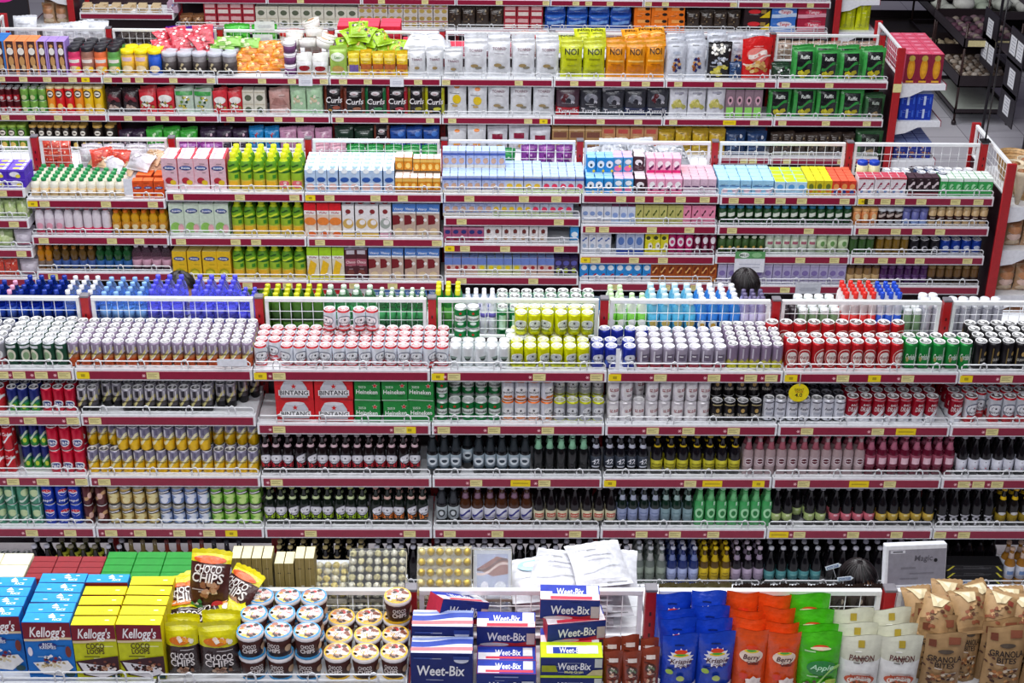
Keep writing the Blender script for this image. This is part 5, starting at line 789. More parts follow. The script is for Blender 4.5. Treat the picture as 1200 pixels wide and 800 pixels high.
bag('gbg', 'green snack bag', .17, .12, .07, '3ca838', BL(['68c858', '209028', 'c8e8b8'])); bag('dpb', 'dark purple snack bag', .17, .15, .07, '34243c', BL(['5c4c64', 'c8a8b8', '2c1c30'])); bag('bl1', 'blue snack bag', .17, .17, .07, '2088c8', BL(['48a8e0', '1868a8', 'a83040'])); bag('pk1', 'pink snack bag', .17, .17, .07, 'c890b0', BL(['e0b0c8', 'a87090', 'e8c8d8'])); bag('dgk', 'dark green kettle crisp bag', .18, .17, .07, '1c3428', [('t', 0, .5, .2, 'Kettle', 'c8d0c8', .2, .8), ('e', 0, .2, .5, .2, '3c6c38')]); bag('nri', 'dark blue seaweed snack bag', .2, .17, .07, '204c9c', [('t', 0, .45, .24, 'Nori', 'c8dcf8', .2, .8), ('e', .2, .8, .4, .2, '3c74c8')])
box('tan', 'tan biscuit packet', .15, .06, .13, 'b08858', [('r', 0, .5, .8, .4, '7c4c3c'), ('r', 0, .86, 1, .1, 'd8b888')], top='c89c68', name='biscuit_box'); box('tanr', 'tan packet with red label', .15, .06, .14, 'c08c60', [('r', 0, .75, .7, .3, 'c05048'), ('e', 0, .3, .6, .3, 'd8b080')], top='d09c70', name='biscuit_box'); bag('ybb', 'yellow and tan snack bag', .15, .16, .07, 'c8a428', BL(['e8d048', 'a88838', 'd8b868'])); bag('nvb', 'navy snack bag', .17, .14, .07, '24406c', BL(['4c6c98', 'c8ccd8', '1c2c4c'])); bag('brc', 'dark brown snack bag', .13, .15, .06, '3c3028', BL(['5c4c3c', '8c7858', '242020'])); box('pkt', 'pink carton of gift packs', .17, .16, .1, 'e07088', [('r', 0, .5, .9, .5, 'f0a0b0')], top='e84860', name='gift_carton')
# top shelf
fill(1, 0, -4, 9, 'ibb', 1, 4); fill(1, 0, 9, 47, 'ibo', 3, 3); fill(1, 0, 47, 80, 'ibp', 3, 3)
for i, k in enumerate(('jrp', 'jrt', 'jro', 'jrg')): fill(1, 0, 80 + i * 15.5, 95.5 + i * 15.5, k, 1, 3)
fill(1, 0, 142, 174, 'jry', 2, 1); fill(1, 0, 174, 190, 'jrb', 1, 1); fill(1, 0, 144, 192, 'jry', 3, 3, r0=1); fill(1, 0, 190, 278, 'tbs', 5, 2)
for i, (px, py) in enumerate(((195, 45), (210, 42), (226, 46), (238, 40), (203, 52), (220, 54), (236, 50), (192, 56))): lay('rwb', px, py, 1, -.05 - .015 * i % 3, random.uniform(-50, 50), 55, where='piled on top shelf, snack gondola')
for i, (px, py) in enumerate(((226, 60), (240, 62), (256, 64), (270, 62), (246, 54), (262, 52), (278, 54), (290, 50), (268, 48), (285, 60))): lay('lgs', px, py, 1, -.1 - .02 * (i % 3), random.uniform(-12, 12), 62, where='piled on top shelf, snack gondola')
for i, (px, py) in enumerate(((285, 76), (300, 76), (316, 76), (328, 72), (286, 66), (302, 66), (318, 66), (330, 62), (294, 57), (312, 56), (326, 56))): lay('ors', px, py, 1, -.2 + .03 * (i // 4), random.uniform(-14, 14), 50, where='piled on top shelf, snack gondola')
fill(1, 0, 333, 347, 'ndl', 1, 2, layers=3); fill(1, 0, 347, 385, 'wrb', 2, 2)
for i, (px, py) in enumerate(((340, 50), (360, 50), (380, 50), (345, 42), (368, 38), (384, 44), (365, 28))): lay('bwl', px, py, 1, -.12 + .02 * i, random.uniform(-90, 90), 20, where='piled on top shelf, snack gondola')
fill(1, 0, 386, 407, 'gwp', 1, 2); fill(1, 0, 408, 422, 'ylp', 1, 2); fill(1, 0, 422, 478, 'ylb', 4, 2)
for i, (px, py) in enumerate(((405, 52), (420, 50), (436, 54), (450, 56), (464, 55), (412, 42), (428, 40), (446, 44), (420, 34), (436, 46))): lay('lgp', px, py, 1, -.08, random.uniform(-50, 50), 58, where='piled on top shelf, snack gondola')
fill(1, 0, 478, 520, 'tos', 2, 2); fill(1, 0, 520, 543, 'tos', 1, 2); fill(1, 0, 543, 655, 'tor', 4, 3, ysp=.09)
for i, (px, py) in enumerate(((482, 58), (500, 56), (516, 58), (490, 48), (508, 48), (560, 50), (30, 34), (98, 40), (114, 40), (84, 42), (64, 44))): lay('toj', px, py, 1, -.06 if px > 120 else .1, random.uniform(-20, 20), 66 if px > 120 else 15, where='beside the rail, snack gondola', sc=.9)
fill(1, 0, 656, 709, 'noy', 2, 2, ysp=.1); fill(1, 0, 709, 779, 'noo', 3, 2, ysp=.1)
for px, py, k in ((664, 48, 'noy'), (684, 41, 'noy'), (700, 41, 'noy'), (740, 42, 'noo'), (756, 40, 'noo'), (770, 40, 'noo')): lay(k, px, py + 3, 1, -.07, random.uniform(-6, 6), 68, where='lying on top shelf, snack gondola', sc=.8)
fill(1, 0, 780, 827, 'svc', 2, 3, ysp=.1); fill(1, 0, 828, 857, 'blp', 1, 1); fill(1, 0, 857, 866, 'nvb', 1, 1); fill(1, 0, 830, 900, 'svc', 3, 3, r0=1, ysp=.11); fill(1, 0, 867, 904, 'redp', 1, 1); fill(1, 0, 905, 927, 'jart', 1, 2); fill(1, 0, 928, 1037, 'grp', 4, 2, ysp=.11, noscale=False)
# second shelf
fill(1, 1, 0, 25, 'dr', 3, 2, layers=2); fill(1, 1, 25, 56, 'gs', 3, 2, layers=2); fill(1, 1, 56, 66, 'tor1', 1, 2); fill(1, 1, 66, 88, 'tre1', 2, 2); fill(1, 1, 88, 99, 'tor1', 1, 2); fill(1, 1, 99, 122, 'tye1', 2, 2)
fill(1, 1, 124, 163, 'bkd', 2, 2); fill(1, 1, 163, 205, 'rwp', 2, 2); fill(1, 1, 205, 250, 'gwq', 2, 2); fill(1, 1, 250, 285, 'rwp', 2, 2); fill(1, 1, 285, 312, 'crb', 2, 2, layers=2); fill(1, 1, 315, 340, 'pkp', 1, 2); fill(1, 1, 340, 379, 'pgb', 2, 2)
for i in range(6): a = [380, 403, 428, 453, 478, 498, 521]; fill(1, 1, a[i], a[i + 1], f'cu{i + 1}', 1, 2, gap=1.0)
fill(1, 1, 524, 571, 'mng', 2, 2); fill(1, 1, 571, 650, 'tor', 3, 2, hs=.9)
for i in range(5): a = [651, 679, 705, 731, 757, 783]; fill(1, 1, a[i], a[i + 1], f'ty{i + 1}', 1, 2, gap=1.0)
fill(1, 1, 783, 849, 'wch', 3, 2); fill(1, 1, 849, 892, 'gpk', 4, 2); fill(1, 1, 899, 1011, 'grp', 4, 2); fill(1, 1, 1012, 1036, 'grq', 1, 2)
# third shelf
fill(1, 2, 0, 33, 'tgr1', 3, 2); fill(1, 2, 36, 104, 'tbk1', 7, 2, gap=.9); fill(1, 2, 107, 138, 'tbk1', 2, 2, gap=.7); fill(1, 2, 140, 172, 'dpb', 2, 2, hs=1.2); fill(1, 2, 172, 232, 'gbg', 3, 2, hs=1.6); fill(1, 2, 235, 292, 'dpb', 3, 2, hs=1.3); fill(1, 2, 292, 328, 'bl1', 2, 2, hs=1.2); fill(1, 2, 328, 390, 'pk1', 3, 2, hs=1.2)
fill(1, 2, 392, 438, 'dgk', 2, 2, hs=1.3); fill(1, 2, 438, 457, 'cu2', 1, 2); fill(1, 2, 457, 515, 'nri', 3, 2, hs=1.3); fill(1, 2, 524, 570, 'mno', 2, 2); fill(1, 2, 570, 645, 'mnr', 3, 2); fill(1, 2, 646, 704, 'tan', 3, 2, layers=2, hs=.9); fill(1, 2, 704, 770, 'tanr', 4, 2, layers=2, hs=.85); fill(1, 2, 770, 850, 'ybb', 4, 2, hs=1.4)
fill(1, 2, 850, 898, 'nvb', 2, 2, hs=1.5); fill(1, 2, 902, 1000, 'brc', 7, 2, hs=1.3); fill(1, 2, 1003, 1034, 'grq', 1, 2, hs=1.1)
fill(1, 3, 50, 190, 'gbg', 7, 1); fill(1, 3, 190, 260, 'pk1', 4, 1); fill(1, 3, 265, 355, 'wbag', 4, 1); fill(1, 3, 362, 400, 'pkb', 2, 1); fill(1, 3, 400, 515, 'grb2', 6, 1); fill(1, 3, 524, 610, 'mnr', 4, 1); fill(1, 3, 610, 680, 'pbag', 4, 1); fill(1, 3, 840, 900, 'bbag', 3, 1); fill(1, 3, 900, 1010, 'ybb', 6, 1)
# back side of the snack gondola and the rear gondola
bag('gbig', 'bright green family crisp bag', .26, .26, .1, '38b028', [('b', 0, .6, .9, .6, 20, .12, ['58d040', '209818', '90e070']), ('r', 0, .14, .9, .2, 'e8f0e8')]); bag('prp', 'purple sweet bag', .16, .2, .08, '6c2ca8', BL(['8c4cc8', '4c1c80', 'c8a0e0'])); bottle('bkt', 'dark snack tub', 'tub', .05, .14, '2c2420', 'p', '3c3430', (.2, .6, 'a89878'), name='snack_tub', cat='tub', capname='lid', capr=.052); bag('rdb', 'red and white family snack bag', .24, .22, .1, 'e0a8a0', [('r', 0, .5, .9, .5, 'f0e8e0'), ('r', 0, .86, .9, .2, 'd02828')]); box('rbx', 'red gift carton', .19, .14, .13, 'd81c38', [('r', 0, .5, .8, .3, 'e04058')], top='e85068', name='gift_carton'); bag('nut', 'clear bag of mixed snacks', .15, .14, .07, 'b8a090', [('b', 0, .5, .9, .8, 20, .16, ['e8dcc8', '8c6848', 'f4f0e8', '5c4030'])])
fillb(1, 135, 190, 'bkt', 5, 3); fillb(1, 192, 250, 'prp', 3, 2, hs=1.1); fillb(1, 262, 326, 'gbig', 2, 1); fillb(1, 326, 352, 'rdb', 1, 1); fillb(1, 360, 372, 'rdb', 1, 1); fillb(1, 395, 470, 'rbx', 3, 2, layers=2); fillb(1, 470, 512, 'pkt', 2, 2); fillb(1, 522, 600, 'pkt', 3, 2); fillb(1, 910, 1030, 'nut', 6, 2); fillb(1, 5, 60, 'bkt', 5, 3); fillb(1, 600, 640, 'rdb', 2, 1)
box('orx', 'orange carton with black print', .21, .15, .12, 'f07818', [('r', 0, .75, .6, .25, 'f8a858'), ('e', .3, .75, .3, .25, '28180c'), ('e', .3, .3, .3, .25, '28180c')], side='e06410', name='biscuit_carton'); box('crl', 'grey carton of small printed packs', .15, .1, .13, 'd0c8c0', [('e', -.25, .75, .36, .3, 'a88c48'), ('e', .25, .75, .36, .3, 'a88c48'), ('e', -.25, .3, .36, .3, 'b89c50'), ('e', .25, .3, .36, .3, 'b89c50'), ('r', 0, .52, 1, .05, 'b03848')], name='biscuit_carton'); box('rcr', 'red carton of biscuits', .15, .1, .12, 'a82838', [('r', 0, .7, .8, .3, 'd8a8a8'), ('r', 0, .25, .8, .3, 'e8d8d0')], name='biscuit_carton')
bag('blb', 'dark blue biscuit pack', .2, .14, .08, '1c50b0', [('w', 0, .5, .8, .2, '78a8e8', .1), ('r', 0, .86, .8, .1, '3c74c8')], name='biscuit_pack', cat='pack'); box('tmt', 'blue and red biscuit carton', .25, .14, .12, '3c78d0', [('w', 0, .3, 1, .3, 'c8dcf4', .1), ('e', .05, .6, .6, .4, 'e8e0e8'), ('t', .05, .6, .24, 'Tango', 'c82038', .15, .6)], top='5c98e0', name='biscuit_carton'); box('tmr', 'crimson biscuit carton', .26, .14, .12, 'b02040', [('w', 0, .3, 1, .3, 'e8a8b8', .1), ('e', .05, .6, .6, .4, 'd84860'), ('t', .05, .6, .24, 'Tango', 'f4e0e4', .15, .6)], top='d05070', name='biscuit_carton'); box('rby', 'black carton with red and yellow corner', .25, .14, .12, '2c1c20', [('e', -.1, .6, .5, .36, 'd82830'), ('p', [(.1, .1), (.5, .1), (.5, .7)], 'e8c818'), ('r', .25, .6, .2, .3, 'a08040')], name='biscuit_carton'); box('clb', 'clear and pink sweet packet', .12, .1, .1, 'c0a0b4', [('b', 0, .5, .9, .7, 14, .2, ['e8dce4', 'a06c88', '8c98c8'])], name='sweet_pack', cat='pack')
bag('pot', 'brown potato snack bag', .14, .1, .09, '8c5c38', BL(['c89868', '6c4028', 'e0b890'])); box('wwf', 'pale wafer stack', .09, .07, .05, 'd8c098', [('r', 0, .5, .9, .1, 'a88860'), ('r', 0, .8, .9, .1, 'a88860'), ('r', 0, .2, .9, .1, 'a88860')], name='biscuit_pack', cat='pack')
fill(0, 0, 196, 300, 'clb', 8, 2); fill(0, 0, 300, 420, 'clb', 9, 2); fill(0, 0, 420, 640, 'blb', 9, 2); fill(0, 0, 640, 770, 'pkt', 6, 2); fill(0, 0, 770, 968, 'clb', 14, 2)
fill(0, 0, 90, 190, 'wwf', 6, 3, layers=1, gap=.6); fill(0, 1, 198, 240, 'pot', 3, 2); fill(0, 1, 240, 300, 'rcr', 4, 2, layers=2); fill(0, 1, 300, 420, 'crb', 9, 2, layers=2); fill(0, 1, 420, 525, 'crl', 6, 1, layers=2); fill(0, 1, 525, 590, 'brc', 4, 2, hs=1.4); fill(0, 1, 590, 636, 'rcr', 3, 2, layers=2); fill(0, 1, 638, 740, 'blb', 4, 2, layers=2); fill(0, 1, 742, 802, 'orx', 3, 2, layers=2)
fill(0, 1, 804, 868, 'brc', 4, 2, hs=1.3); fill(0, 1, 870, 901, 'rby', 1, 2, layers=2); fill(0, 1, 902, 932, 'tmt', 1, 2, layers=2); fill(0, 1, 933, 967, 'tmr', 1, 2, layers=2); fill(0, 2, 85, 195, 'clb', 6, 1)
# ================================================================== PRODUCTS : front gondola (cereals)
KT = lambda: [('t', .22, .3, .2, 'RICE', 'ffffff', 0, .2), ('e', .1, .5, .16, .14, 'f4f8fc'), ('e', -.2, .3, .1, .1, 'f4f0d0'), ('p', [(.0, .62), (.16, .62), (.08, .9)], 'ffffff'), ('e', .3, .7, .1, .1, 'e8ecf4')]
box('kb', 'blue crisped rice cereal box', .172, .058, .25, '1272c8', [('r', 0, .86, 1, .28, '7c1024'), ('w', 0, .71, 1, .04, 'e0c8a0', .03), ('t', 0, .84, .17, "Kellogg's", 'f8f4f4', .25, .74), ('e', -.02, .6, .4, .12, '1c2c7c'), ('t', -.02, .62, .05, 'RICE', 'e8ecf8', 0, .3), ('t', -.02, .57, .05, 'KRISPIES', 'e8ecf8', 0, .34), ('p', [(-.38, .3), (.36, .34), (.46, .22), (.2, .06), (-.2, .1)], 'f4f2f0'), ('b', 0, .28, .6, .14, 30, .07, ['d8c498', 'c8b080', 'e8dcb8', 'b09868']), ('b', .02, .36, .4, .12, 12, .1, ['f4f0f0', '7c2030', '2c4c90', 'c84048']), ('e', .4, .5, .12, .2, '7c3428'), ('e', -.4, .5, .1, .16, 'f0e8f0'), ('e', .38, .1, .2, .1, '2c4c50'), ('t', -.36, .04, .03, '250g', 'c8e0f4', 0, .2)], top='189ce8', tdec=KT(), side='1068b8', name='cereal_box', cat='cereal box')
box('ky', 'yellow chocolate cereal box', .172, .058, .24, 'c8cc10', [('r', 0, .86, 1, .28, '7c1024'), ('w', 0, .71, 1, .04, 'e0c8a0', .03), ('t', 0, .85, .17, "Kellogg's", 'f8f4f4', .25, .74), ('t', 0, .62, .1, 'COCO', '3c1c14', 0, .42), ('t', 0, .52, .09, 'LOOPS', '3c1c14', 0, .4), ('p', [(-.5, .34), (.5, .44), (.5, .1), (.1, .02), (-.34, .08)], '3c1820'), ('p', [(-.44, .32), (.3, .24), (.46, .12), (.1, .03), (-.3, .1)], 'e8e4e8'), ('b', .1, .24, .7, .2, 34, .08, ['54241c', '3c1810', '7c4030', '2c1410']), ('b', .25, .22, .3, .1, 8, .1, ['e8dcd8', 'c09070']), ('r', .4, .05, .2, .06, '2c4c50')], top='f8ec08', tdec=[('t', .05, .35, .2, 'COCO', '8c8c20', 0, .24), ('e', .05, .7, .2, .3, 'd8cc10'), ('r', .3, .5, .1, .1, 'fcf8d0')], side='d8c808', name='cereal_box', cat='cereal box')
bag('chc2', 'brown and yellow chocolate snack bag', .155, .23, .07, '33201f', [('e', -.05, .73, .62, .14, 'e07818'), ('b', .1, .74, .5, .14, 8, .14, ['f0a030', 'f4d8c0', 'f8f0e0']), ('t', 0, .46, .12, 'CHOCO', 'f0e8e4', 0, .7), ('t', 0, .33, .13, 'CHIPS', 'f0e8e4', 0, .74), ('b', .05, .14, .5, .16, 10, .16, ['b08060', 'd8b090', '8c5c40'])], bs=[(.6, '33201f'), (1.01, 'd8d010')])
bag('chc3', 'dark chocolate snack bag with yellow top', .155, .23, .07, '4c2420', [('e', 0, .86, .8, .12, 'e86028'), ('t', 0, .72, .12, 'CHOCO', 'f4ece8', .1, .66), ('t', 0, .58, .15, 'CHIPS', 'f4ece8', .1, .76), ('b', .05, .38, .6, .22, 14, .16, ['c89878', 'e8c8a8', 'a06848']), ('e', .3, .14, .34, .18, 'e03048'), ('b', -.1, .12, .6, .14, 8, .14, ['3c8c48', 'f0ece0'])], bs=[(.8, '4c2420'), (1.01, 'e8d818')])
def cup(key, nm, rim):
    bottle(key, nm, 'tub', .05, .096, '3c1c18', 'p', 'e8e0e0', None, dec=[('t', 0, .6, .16, 'CHOCO', 'f0e8e4', 0, .5), ('t', 0, .4, .18, 'CHIPS', 'f0e8e4', 0, .54), ('e', .6, .45, .3, .3, 'c8a888'), ('r', 0, .08, 1.2, .1, rim)], name='cereal_cup', cat='cup', capname='lid', capr=.0512,
           cdec=[('e', 0, .5, .98, .98, rim), ('e', 0, .5, .84, .84, 'd8c4c0'), ('b', 0, .5, .78, .78, 34, .2, ['c83838', '3c2c2c', 'e8c058', 'f8f4f0', 'b07060', 'e8e0e0', 'f0b8b8'] if rim[0] < 'c' else ['c83838', '4c3428', 'e8a838', 'f8f4f0', 'b88868', 'e8e0e0', '8c4c38']), ('t', -.05, .58, .16, 'CHOCO', 'ffffff', .3, .5), ('t', -.02, .4, .18, 'CHIPS', 'ffffff', .3, .56)])
cup('cpb', 'chocolate cereal cup with blue rimmed lid', '3c9cd8'); cup('cpy', 'chocolate cereal cup with yellow rimmed lid', 'f0c030')
WT = [('r', 0, .5, 1, 1, 'f4f4f8'), ('r', 0, .75, 1, .34, '2038a8'), ('t', 0, .62, .5, 'Weet-Bix', 'ffffff', .1, .5), ('w', .1, .2, .9, .24, 'f0707c', .2), ('t', .05, .58, .34, 'Weet-Bix', '1c2c8c', .1, .44)]
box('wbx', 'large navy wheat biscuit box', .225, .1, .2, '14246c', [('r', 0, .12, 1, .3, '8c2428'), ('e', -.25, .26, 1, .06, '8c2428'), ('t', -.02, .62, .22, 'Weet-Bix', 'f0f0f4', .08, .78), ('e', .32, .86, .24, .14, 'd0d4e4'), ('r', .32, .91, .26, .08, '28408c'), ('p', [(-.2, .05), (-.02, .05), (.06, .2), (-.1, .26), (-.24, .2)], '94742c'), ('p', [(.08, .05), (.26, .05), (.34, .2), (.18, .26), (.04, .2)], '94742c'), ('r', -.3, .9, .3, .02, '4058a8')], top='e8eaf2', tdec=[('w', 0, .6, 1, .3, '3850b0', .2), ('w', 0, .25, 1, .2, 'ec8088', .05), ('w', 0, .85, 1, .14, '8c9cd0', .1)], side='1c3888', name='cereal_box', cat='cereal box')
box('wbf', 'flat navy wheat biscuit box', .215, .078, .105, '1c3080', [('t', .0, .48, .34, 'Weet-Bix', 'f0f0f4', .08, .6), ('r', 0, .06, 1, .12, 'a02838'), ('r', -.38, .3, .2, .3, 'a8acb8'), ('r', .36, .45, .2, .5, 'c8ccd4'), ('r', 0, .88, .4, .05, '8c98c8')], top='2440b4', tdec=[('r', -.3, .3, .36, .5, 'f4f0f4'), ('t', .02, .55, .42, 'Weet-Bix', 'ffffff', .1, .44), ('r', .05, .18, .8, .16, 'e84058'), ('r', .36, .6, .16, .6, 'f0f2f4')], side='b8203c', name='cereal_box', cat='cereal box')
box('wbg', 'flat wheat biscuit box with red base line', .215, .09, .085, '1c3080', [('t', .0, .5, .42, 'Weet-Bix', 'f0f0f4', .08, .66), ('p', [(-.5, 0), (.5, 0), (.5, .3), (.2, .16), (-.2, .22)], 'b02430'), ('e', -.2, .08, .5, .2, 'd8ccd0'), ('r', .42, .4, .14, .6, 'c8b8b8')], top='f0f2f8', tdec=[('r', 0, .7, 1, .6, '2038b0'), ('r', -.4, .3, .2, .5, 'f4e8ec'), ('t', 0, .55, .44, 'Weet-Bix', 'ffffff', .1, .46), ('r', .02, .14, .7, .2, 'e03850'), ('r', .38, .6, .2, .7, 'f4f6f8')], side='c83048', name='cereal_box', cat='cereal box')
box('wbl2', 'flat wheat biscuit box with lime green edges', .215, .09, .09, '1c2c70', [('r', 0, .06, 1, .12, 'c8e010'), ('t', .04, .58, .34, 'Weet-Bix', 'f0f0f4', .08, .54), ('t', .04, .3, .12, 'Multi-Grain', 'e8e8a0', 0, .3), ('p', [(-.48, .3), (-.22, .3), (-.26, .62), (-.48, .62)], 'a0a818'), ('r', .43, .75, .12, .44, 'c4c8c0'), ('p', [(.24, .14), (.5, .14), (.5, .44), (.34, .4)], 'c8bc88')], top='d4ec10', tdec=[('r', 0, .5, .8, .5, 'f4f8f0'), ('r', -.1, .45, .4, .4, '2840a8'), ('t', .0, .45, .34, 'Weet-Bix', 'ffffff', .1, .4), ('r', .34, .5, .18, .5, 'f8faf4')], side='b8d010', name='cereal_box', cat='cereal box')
bag('brp', 'brown granola pouch', .085, .19, .06, '8c3c28', [('b', 0, .3, .8, .5, 16, .24, ['c87858', 'a85038', 'e8b898', '5c2418', 'e0d0c0']), ('e', 0, .62, .6, .2, '4c2c24'), ('b', 0, .62, .4, .14, 8, .14, ['d8c8b8', '6c7c60']), ('r', 0, .84, .5, .08, 'e8d8d0')], pouch=True, name='granola_pouch', cat='pouch')
def burst(key, nm, c, txt, c2, c3, fr):
    bag(key, nm, .125, .265, .075, c, [('b+', 0, .66, .74, 'ece8f0', 14) if key != 'orc' else ('e', 0, .64, .7, .2, 'f4dcc8'), ('e', 0, .76, .36, .07, 'e04020'), ('e', 0, .71, .44, .05, 'e8c828'), ('e', 0, .72, .3, .03, '48a838'), ('t', 0, .63, .07, txt, '4c1420', .2, .6), ('t', .05, .56, .04, 'Crunch', '4c1420', .2, .4)] + fr, pouch=True, k='f', name='cereal_bag', clip=None, seed=len(txt))
burst('blc', 'royal blue cereal bag with starburst', '1440b8', 'Krispie', '', '', [('e', -.3, .44, .2, .09, 'a0c040'), ('e', 0, .34, .22, .1, 'b8c868'), ('p', [(-.4, .02), (.46, .02), (.46, .24), (.1, .2), (-.4, .1)], 'f0eef0'), ('b', .1, .1, .7, .16, 16, .14, ['b89468', '7c5838', 'd8c0a0', '54402c'])])
burst('orc', 'orange berry cereal bag', 'e05018', 'Berry', '', '', [('e', -.2, .34, .26, .1, 'd83c28'), ('b+', .1, .22, .6, 'f0e0d8', 7), ('b', .1, .12, .8, .22, 20, .13, ['c89468', 'a05838', 'e8c8a8', 'c82838']), ('e', -.05, .12, .14, .06, 'b81828')])
bag('gnc', 'bright green cereal bag', .13, .26, .075, '48b818', [('e', 0, .8, .4, .08, 'e04020'), ('e', 0, .79, .5, .05, 'f0e8c0'), ('e', .05, .5, .7, .24, '2c8840'), ('t', .05, .52, .08, 'Apple', 'b8e8c0', .3, .6), ('e', .3, .24, .3, .14, 'c0d840'), ('b', -.05, .16, .7, .24, 22, .13, ['e8e0d0', '5c4430', 'b89c70', 'f4f0e8']), ('w', .1, .34, .8, .05, 'a8e070', .3)], pouch=True, name='cereal_bag')
bag('whf', 'cream white oat bag with gold tab', .135, .25, .08, 'dcdcc8', [('r', -.02, .9, .16, .1, 'b09830'), ('t', 0, .7, .09, 'PANJON', '5c1c1c', .1, .6), ('e', 0, .32, .74, .2, 'c85838'), ('e', 0, .3, .6, .2, 'ece4d8'), ('e', 0, .24, .5, .16, 'd06a3c'), ('b', 0, .27, .3, .08, 8, .09, ['6c4430', 'e0c8a0', '8c6448']), ('t', 0, .4, .06, 'MUESLI', 'b04828', 0, .6)], bs=[(.6, 'e8e8e4'), (1.01, 'd4d4c0')], pouch=True, k='c', name='oat_bag')
bag('gkr', 'brown kraft granola pouch', .14, .27, .08, 'a8865c', [('t', 0, .66, .085, 'GRANOLA', '241c1c', 0, .84), ('t', 0, .57, .075, 'BITES', '241c1c', 0, .5), ('e', 0, .77, .4, .06, '54483c'), ('b', 0, .26, .8, .42, 34, .13, ['5c3420', 'a86c3c', 'd8c4a8', '3c2018', '7c4828', 'c89058']), ('r', -.34, .88, .18, .1, '703c28'), ('r', .2, .92, .3, .1, '8c5038'), ('b', -.38, .45, .2, .5, 6, .1, ['54382c'])], pouch=True, k='c', name='granola_pouch', cat='pouch')
fill(4, 0, -24, 33, 'kb', 1, 5, gap=.985, back=.035, ysp=.0595); fill(4, 0, 35, 91, 'kb', 1, 5, gap=.985, ysp=.0595); fill(4, 0, 91, 142, 'ky', 1, 4, gap=.985, ysp=.0595); fill(4, 0, 91, 142, 'kb', 1, 5, r0=4, gap=.985, ysp=.0595); fill(4, 0, 143, 196, 'ky', 1, 5, gap=.985, ysp=.0595)
fill(4, 0, -82, -25, 'kb', 1, 5, gap=.985, ysp=.0595)
fill(4, 0, 197, 234, 'chc2', 1, 2, noscale=False, ysp=.075, gap=1.05); fill(4, 0, 236, 280, 'chc2', 1, 2, ysp=.075, gap=1.05)
PC = 'piled on top shelf, front gondola'
for px, py, k, yo, rz, ti in ((216, 711, 'chc3', -.1, 20, 62), (250, 716, 'chc2', -.12, -70, 70), (246, 681, 'chc3', -.08, -10, 28), (277, 700, 'chc3', -.07, -40, 45), (215, 726, 'chc2', -.16, 10, 75), (236, 700, 'chc2', -.05, 30, 60)): lay(k, px, py, 4, yo, rz, ti, where=PC)
fill(4, 0, 279, 377, 'cpb', 3, 2, layers=2, jr=25, ysp=.103); fill(4, 0, 283, 379, 'cpb', 3, 3, r0=2, layers=2, jr=25, ysp=.103); fill(4, 0, 378, 478, 'cpy', 3, 3, layers=1, jr=25, ysp=.103); fill(4, 0, 446, 480, 'cpy', 1, 3, r0=2, layers=1, dz=.096, jr=25, ysp=.103)
fill(4, 0, 482, 555, 'wbx', 1, 1, gap=.98); fill(4, 0, 482, 555, 'wbx', 1, 2, r0=1, hs=1.2, gap=.98); lay('wbg', 536, 712, 4, -.06, 35, 12, 25, where=PC)
fill(4, 0, 558, 629, 'wbf', 1, 3, gap=.98); fill(4, 0, 558, 629, 'wbg', 1, 3, r0=2, dz=.105, gap=.98, ysp=.082)
fill(4, 0, 631, 706, 'wbl2', 1, 1, layers=2, gap=.96); fill(4, 0, 631, 706, 'wbg', 1, 2, r0=1, layers=2, gap=.92)
for i, (dx, dy, rz) in enumerate(((.01, .0, .14), (-.008, .02, -.03))): put('wbg', (pxX(4, 0, 668, YC[4] - .2) + dx, YC[4] - .175 + dy, RZ - .248 + .085 * (2 + i)), rz, where=('turned askew' if i == 0 else 'topmost') + ' on its stack, front gondola')
fill(4, 0, 706, 772, 'brp', 3, 2, ysp=.07); fill(4, 0, 774, 857, 'blc', 2, 4, ysp=.075, gap=1.02); fill(4, 0, 858, 934, 'orc', 2, 4, ysp=.075, gap=1.02)
fill(4, 0, 934, 980, 'gnc', 1, 4, ysp=.075, gap=1.05); fill(4, 0, 982, 1074, 'whf', 2, 4, ysp=.078, gap=1.02); fill(4, 0, 1078, 1124, 'gkr', 1, 4, ysp=.08, gap=1.0); fill(4, 0, 1124, 1150, 'gkr', 1, 4, r0=1, ysp=.08, gap=1.0, noscale=False); fill(4, 0, 1150, 1196, 'gkr', 1, 4, ysp=.08, gap=1.0); fill(4, 0, 1196, 1290, 'gkr', 2, 3, ysp=.08, gap=1.0)
lay('blc', 828, 730, 4, -.11, -8, 12, where=PC)
bag('grl', 'rolled-top kraft granola pouch', .14, .2, .09, 'a8865c', [('p', [(-.34, .96), (.3, .9), (.16, .66), (-.1, .62)], 'd8c8a0'), ('p', [(-.2, .9), (.1, .88), (0, .72)], 'ece0c0'), ('r', .3, .7, .16, .12, '8c4030'), ('b', 0, .4, .8, .4, 14, .16, ['8c5034', '5c3420', 'c8a070'])], k='c', name='granola_pouch', cat='pouch')
for i, (px, py) in enumerate(((1078, 712), (1110, 704), (1150, 706), (1185, 712), (1082, 738), (1112, 728), (1152, 724), (1182, 728), (1096, 722), (1135, 716), (1170, 718), (1198, 722))): lay('grl', px, py, 4, -.06 - .05 * (i // 4), random.uniform(-30, 30), 55, where='piled on pouches, front gondola', sc=.85)
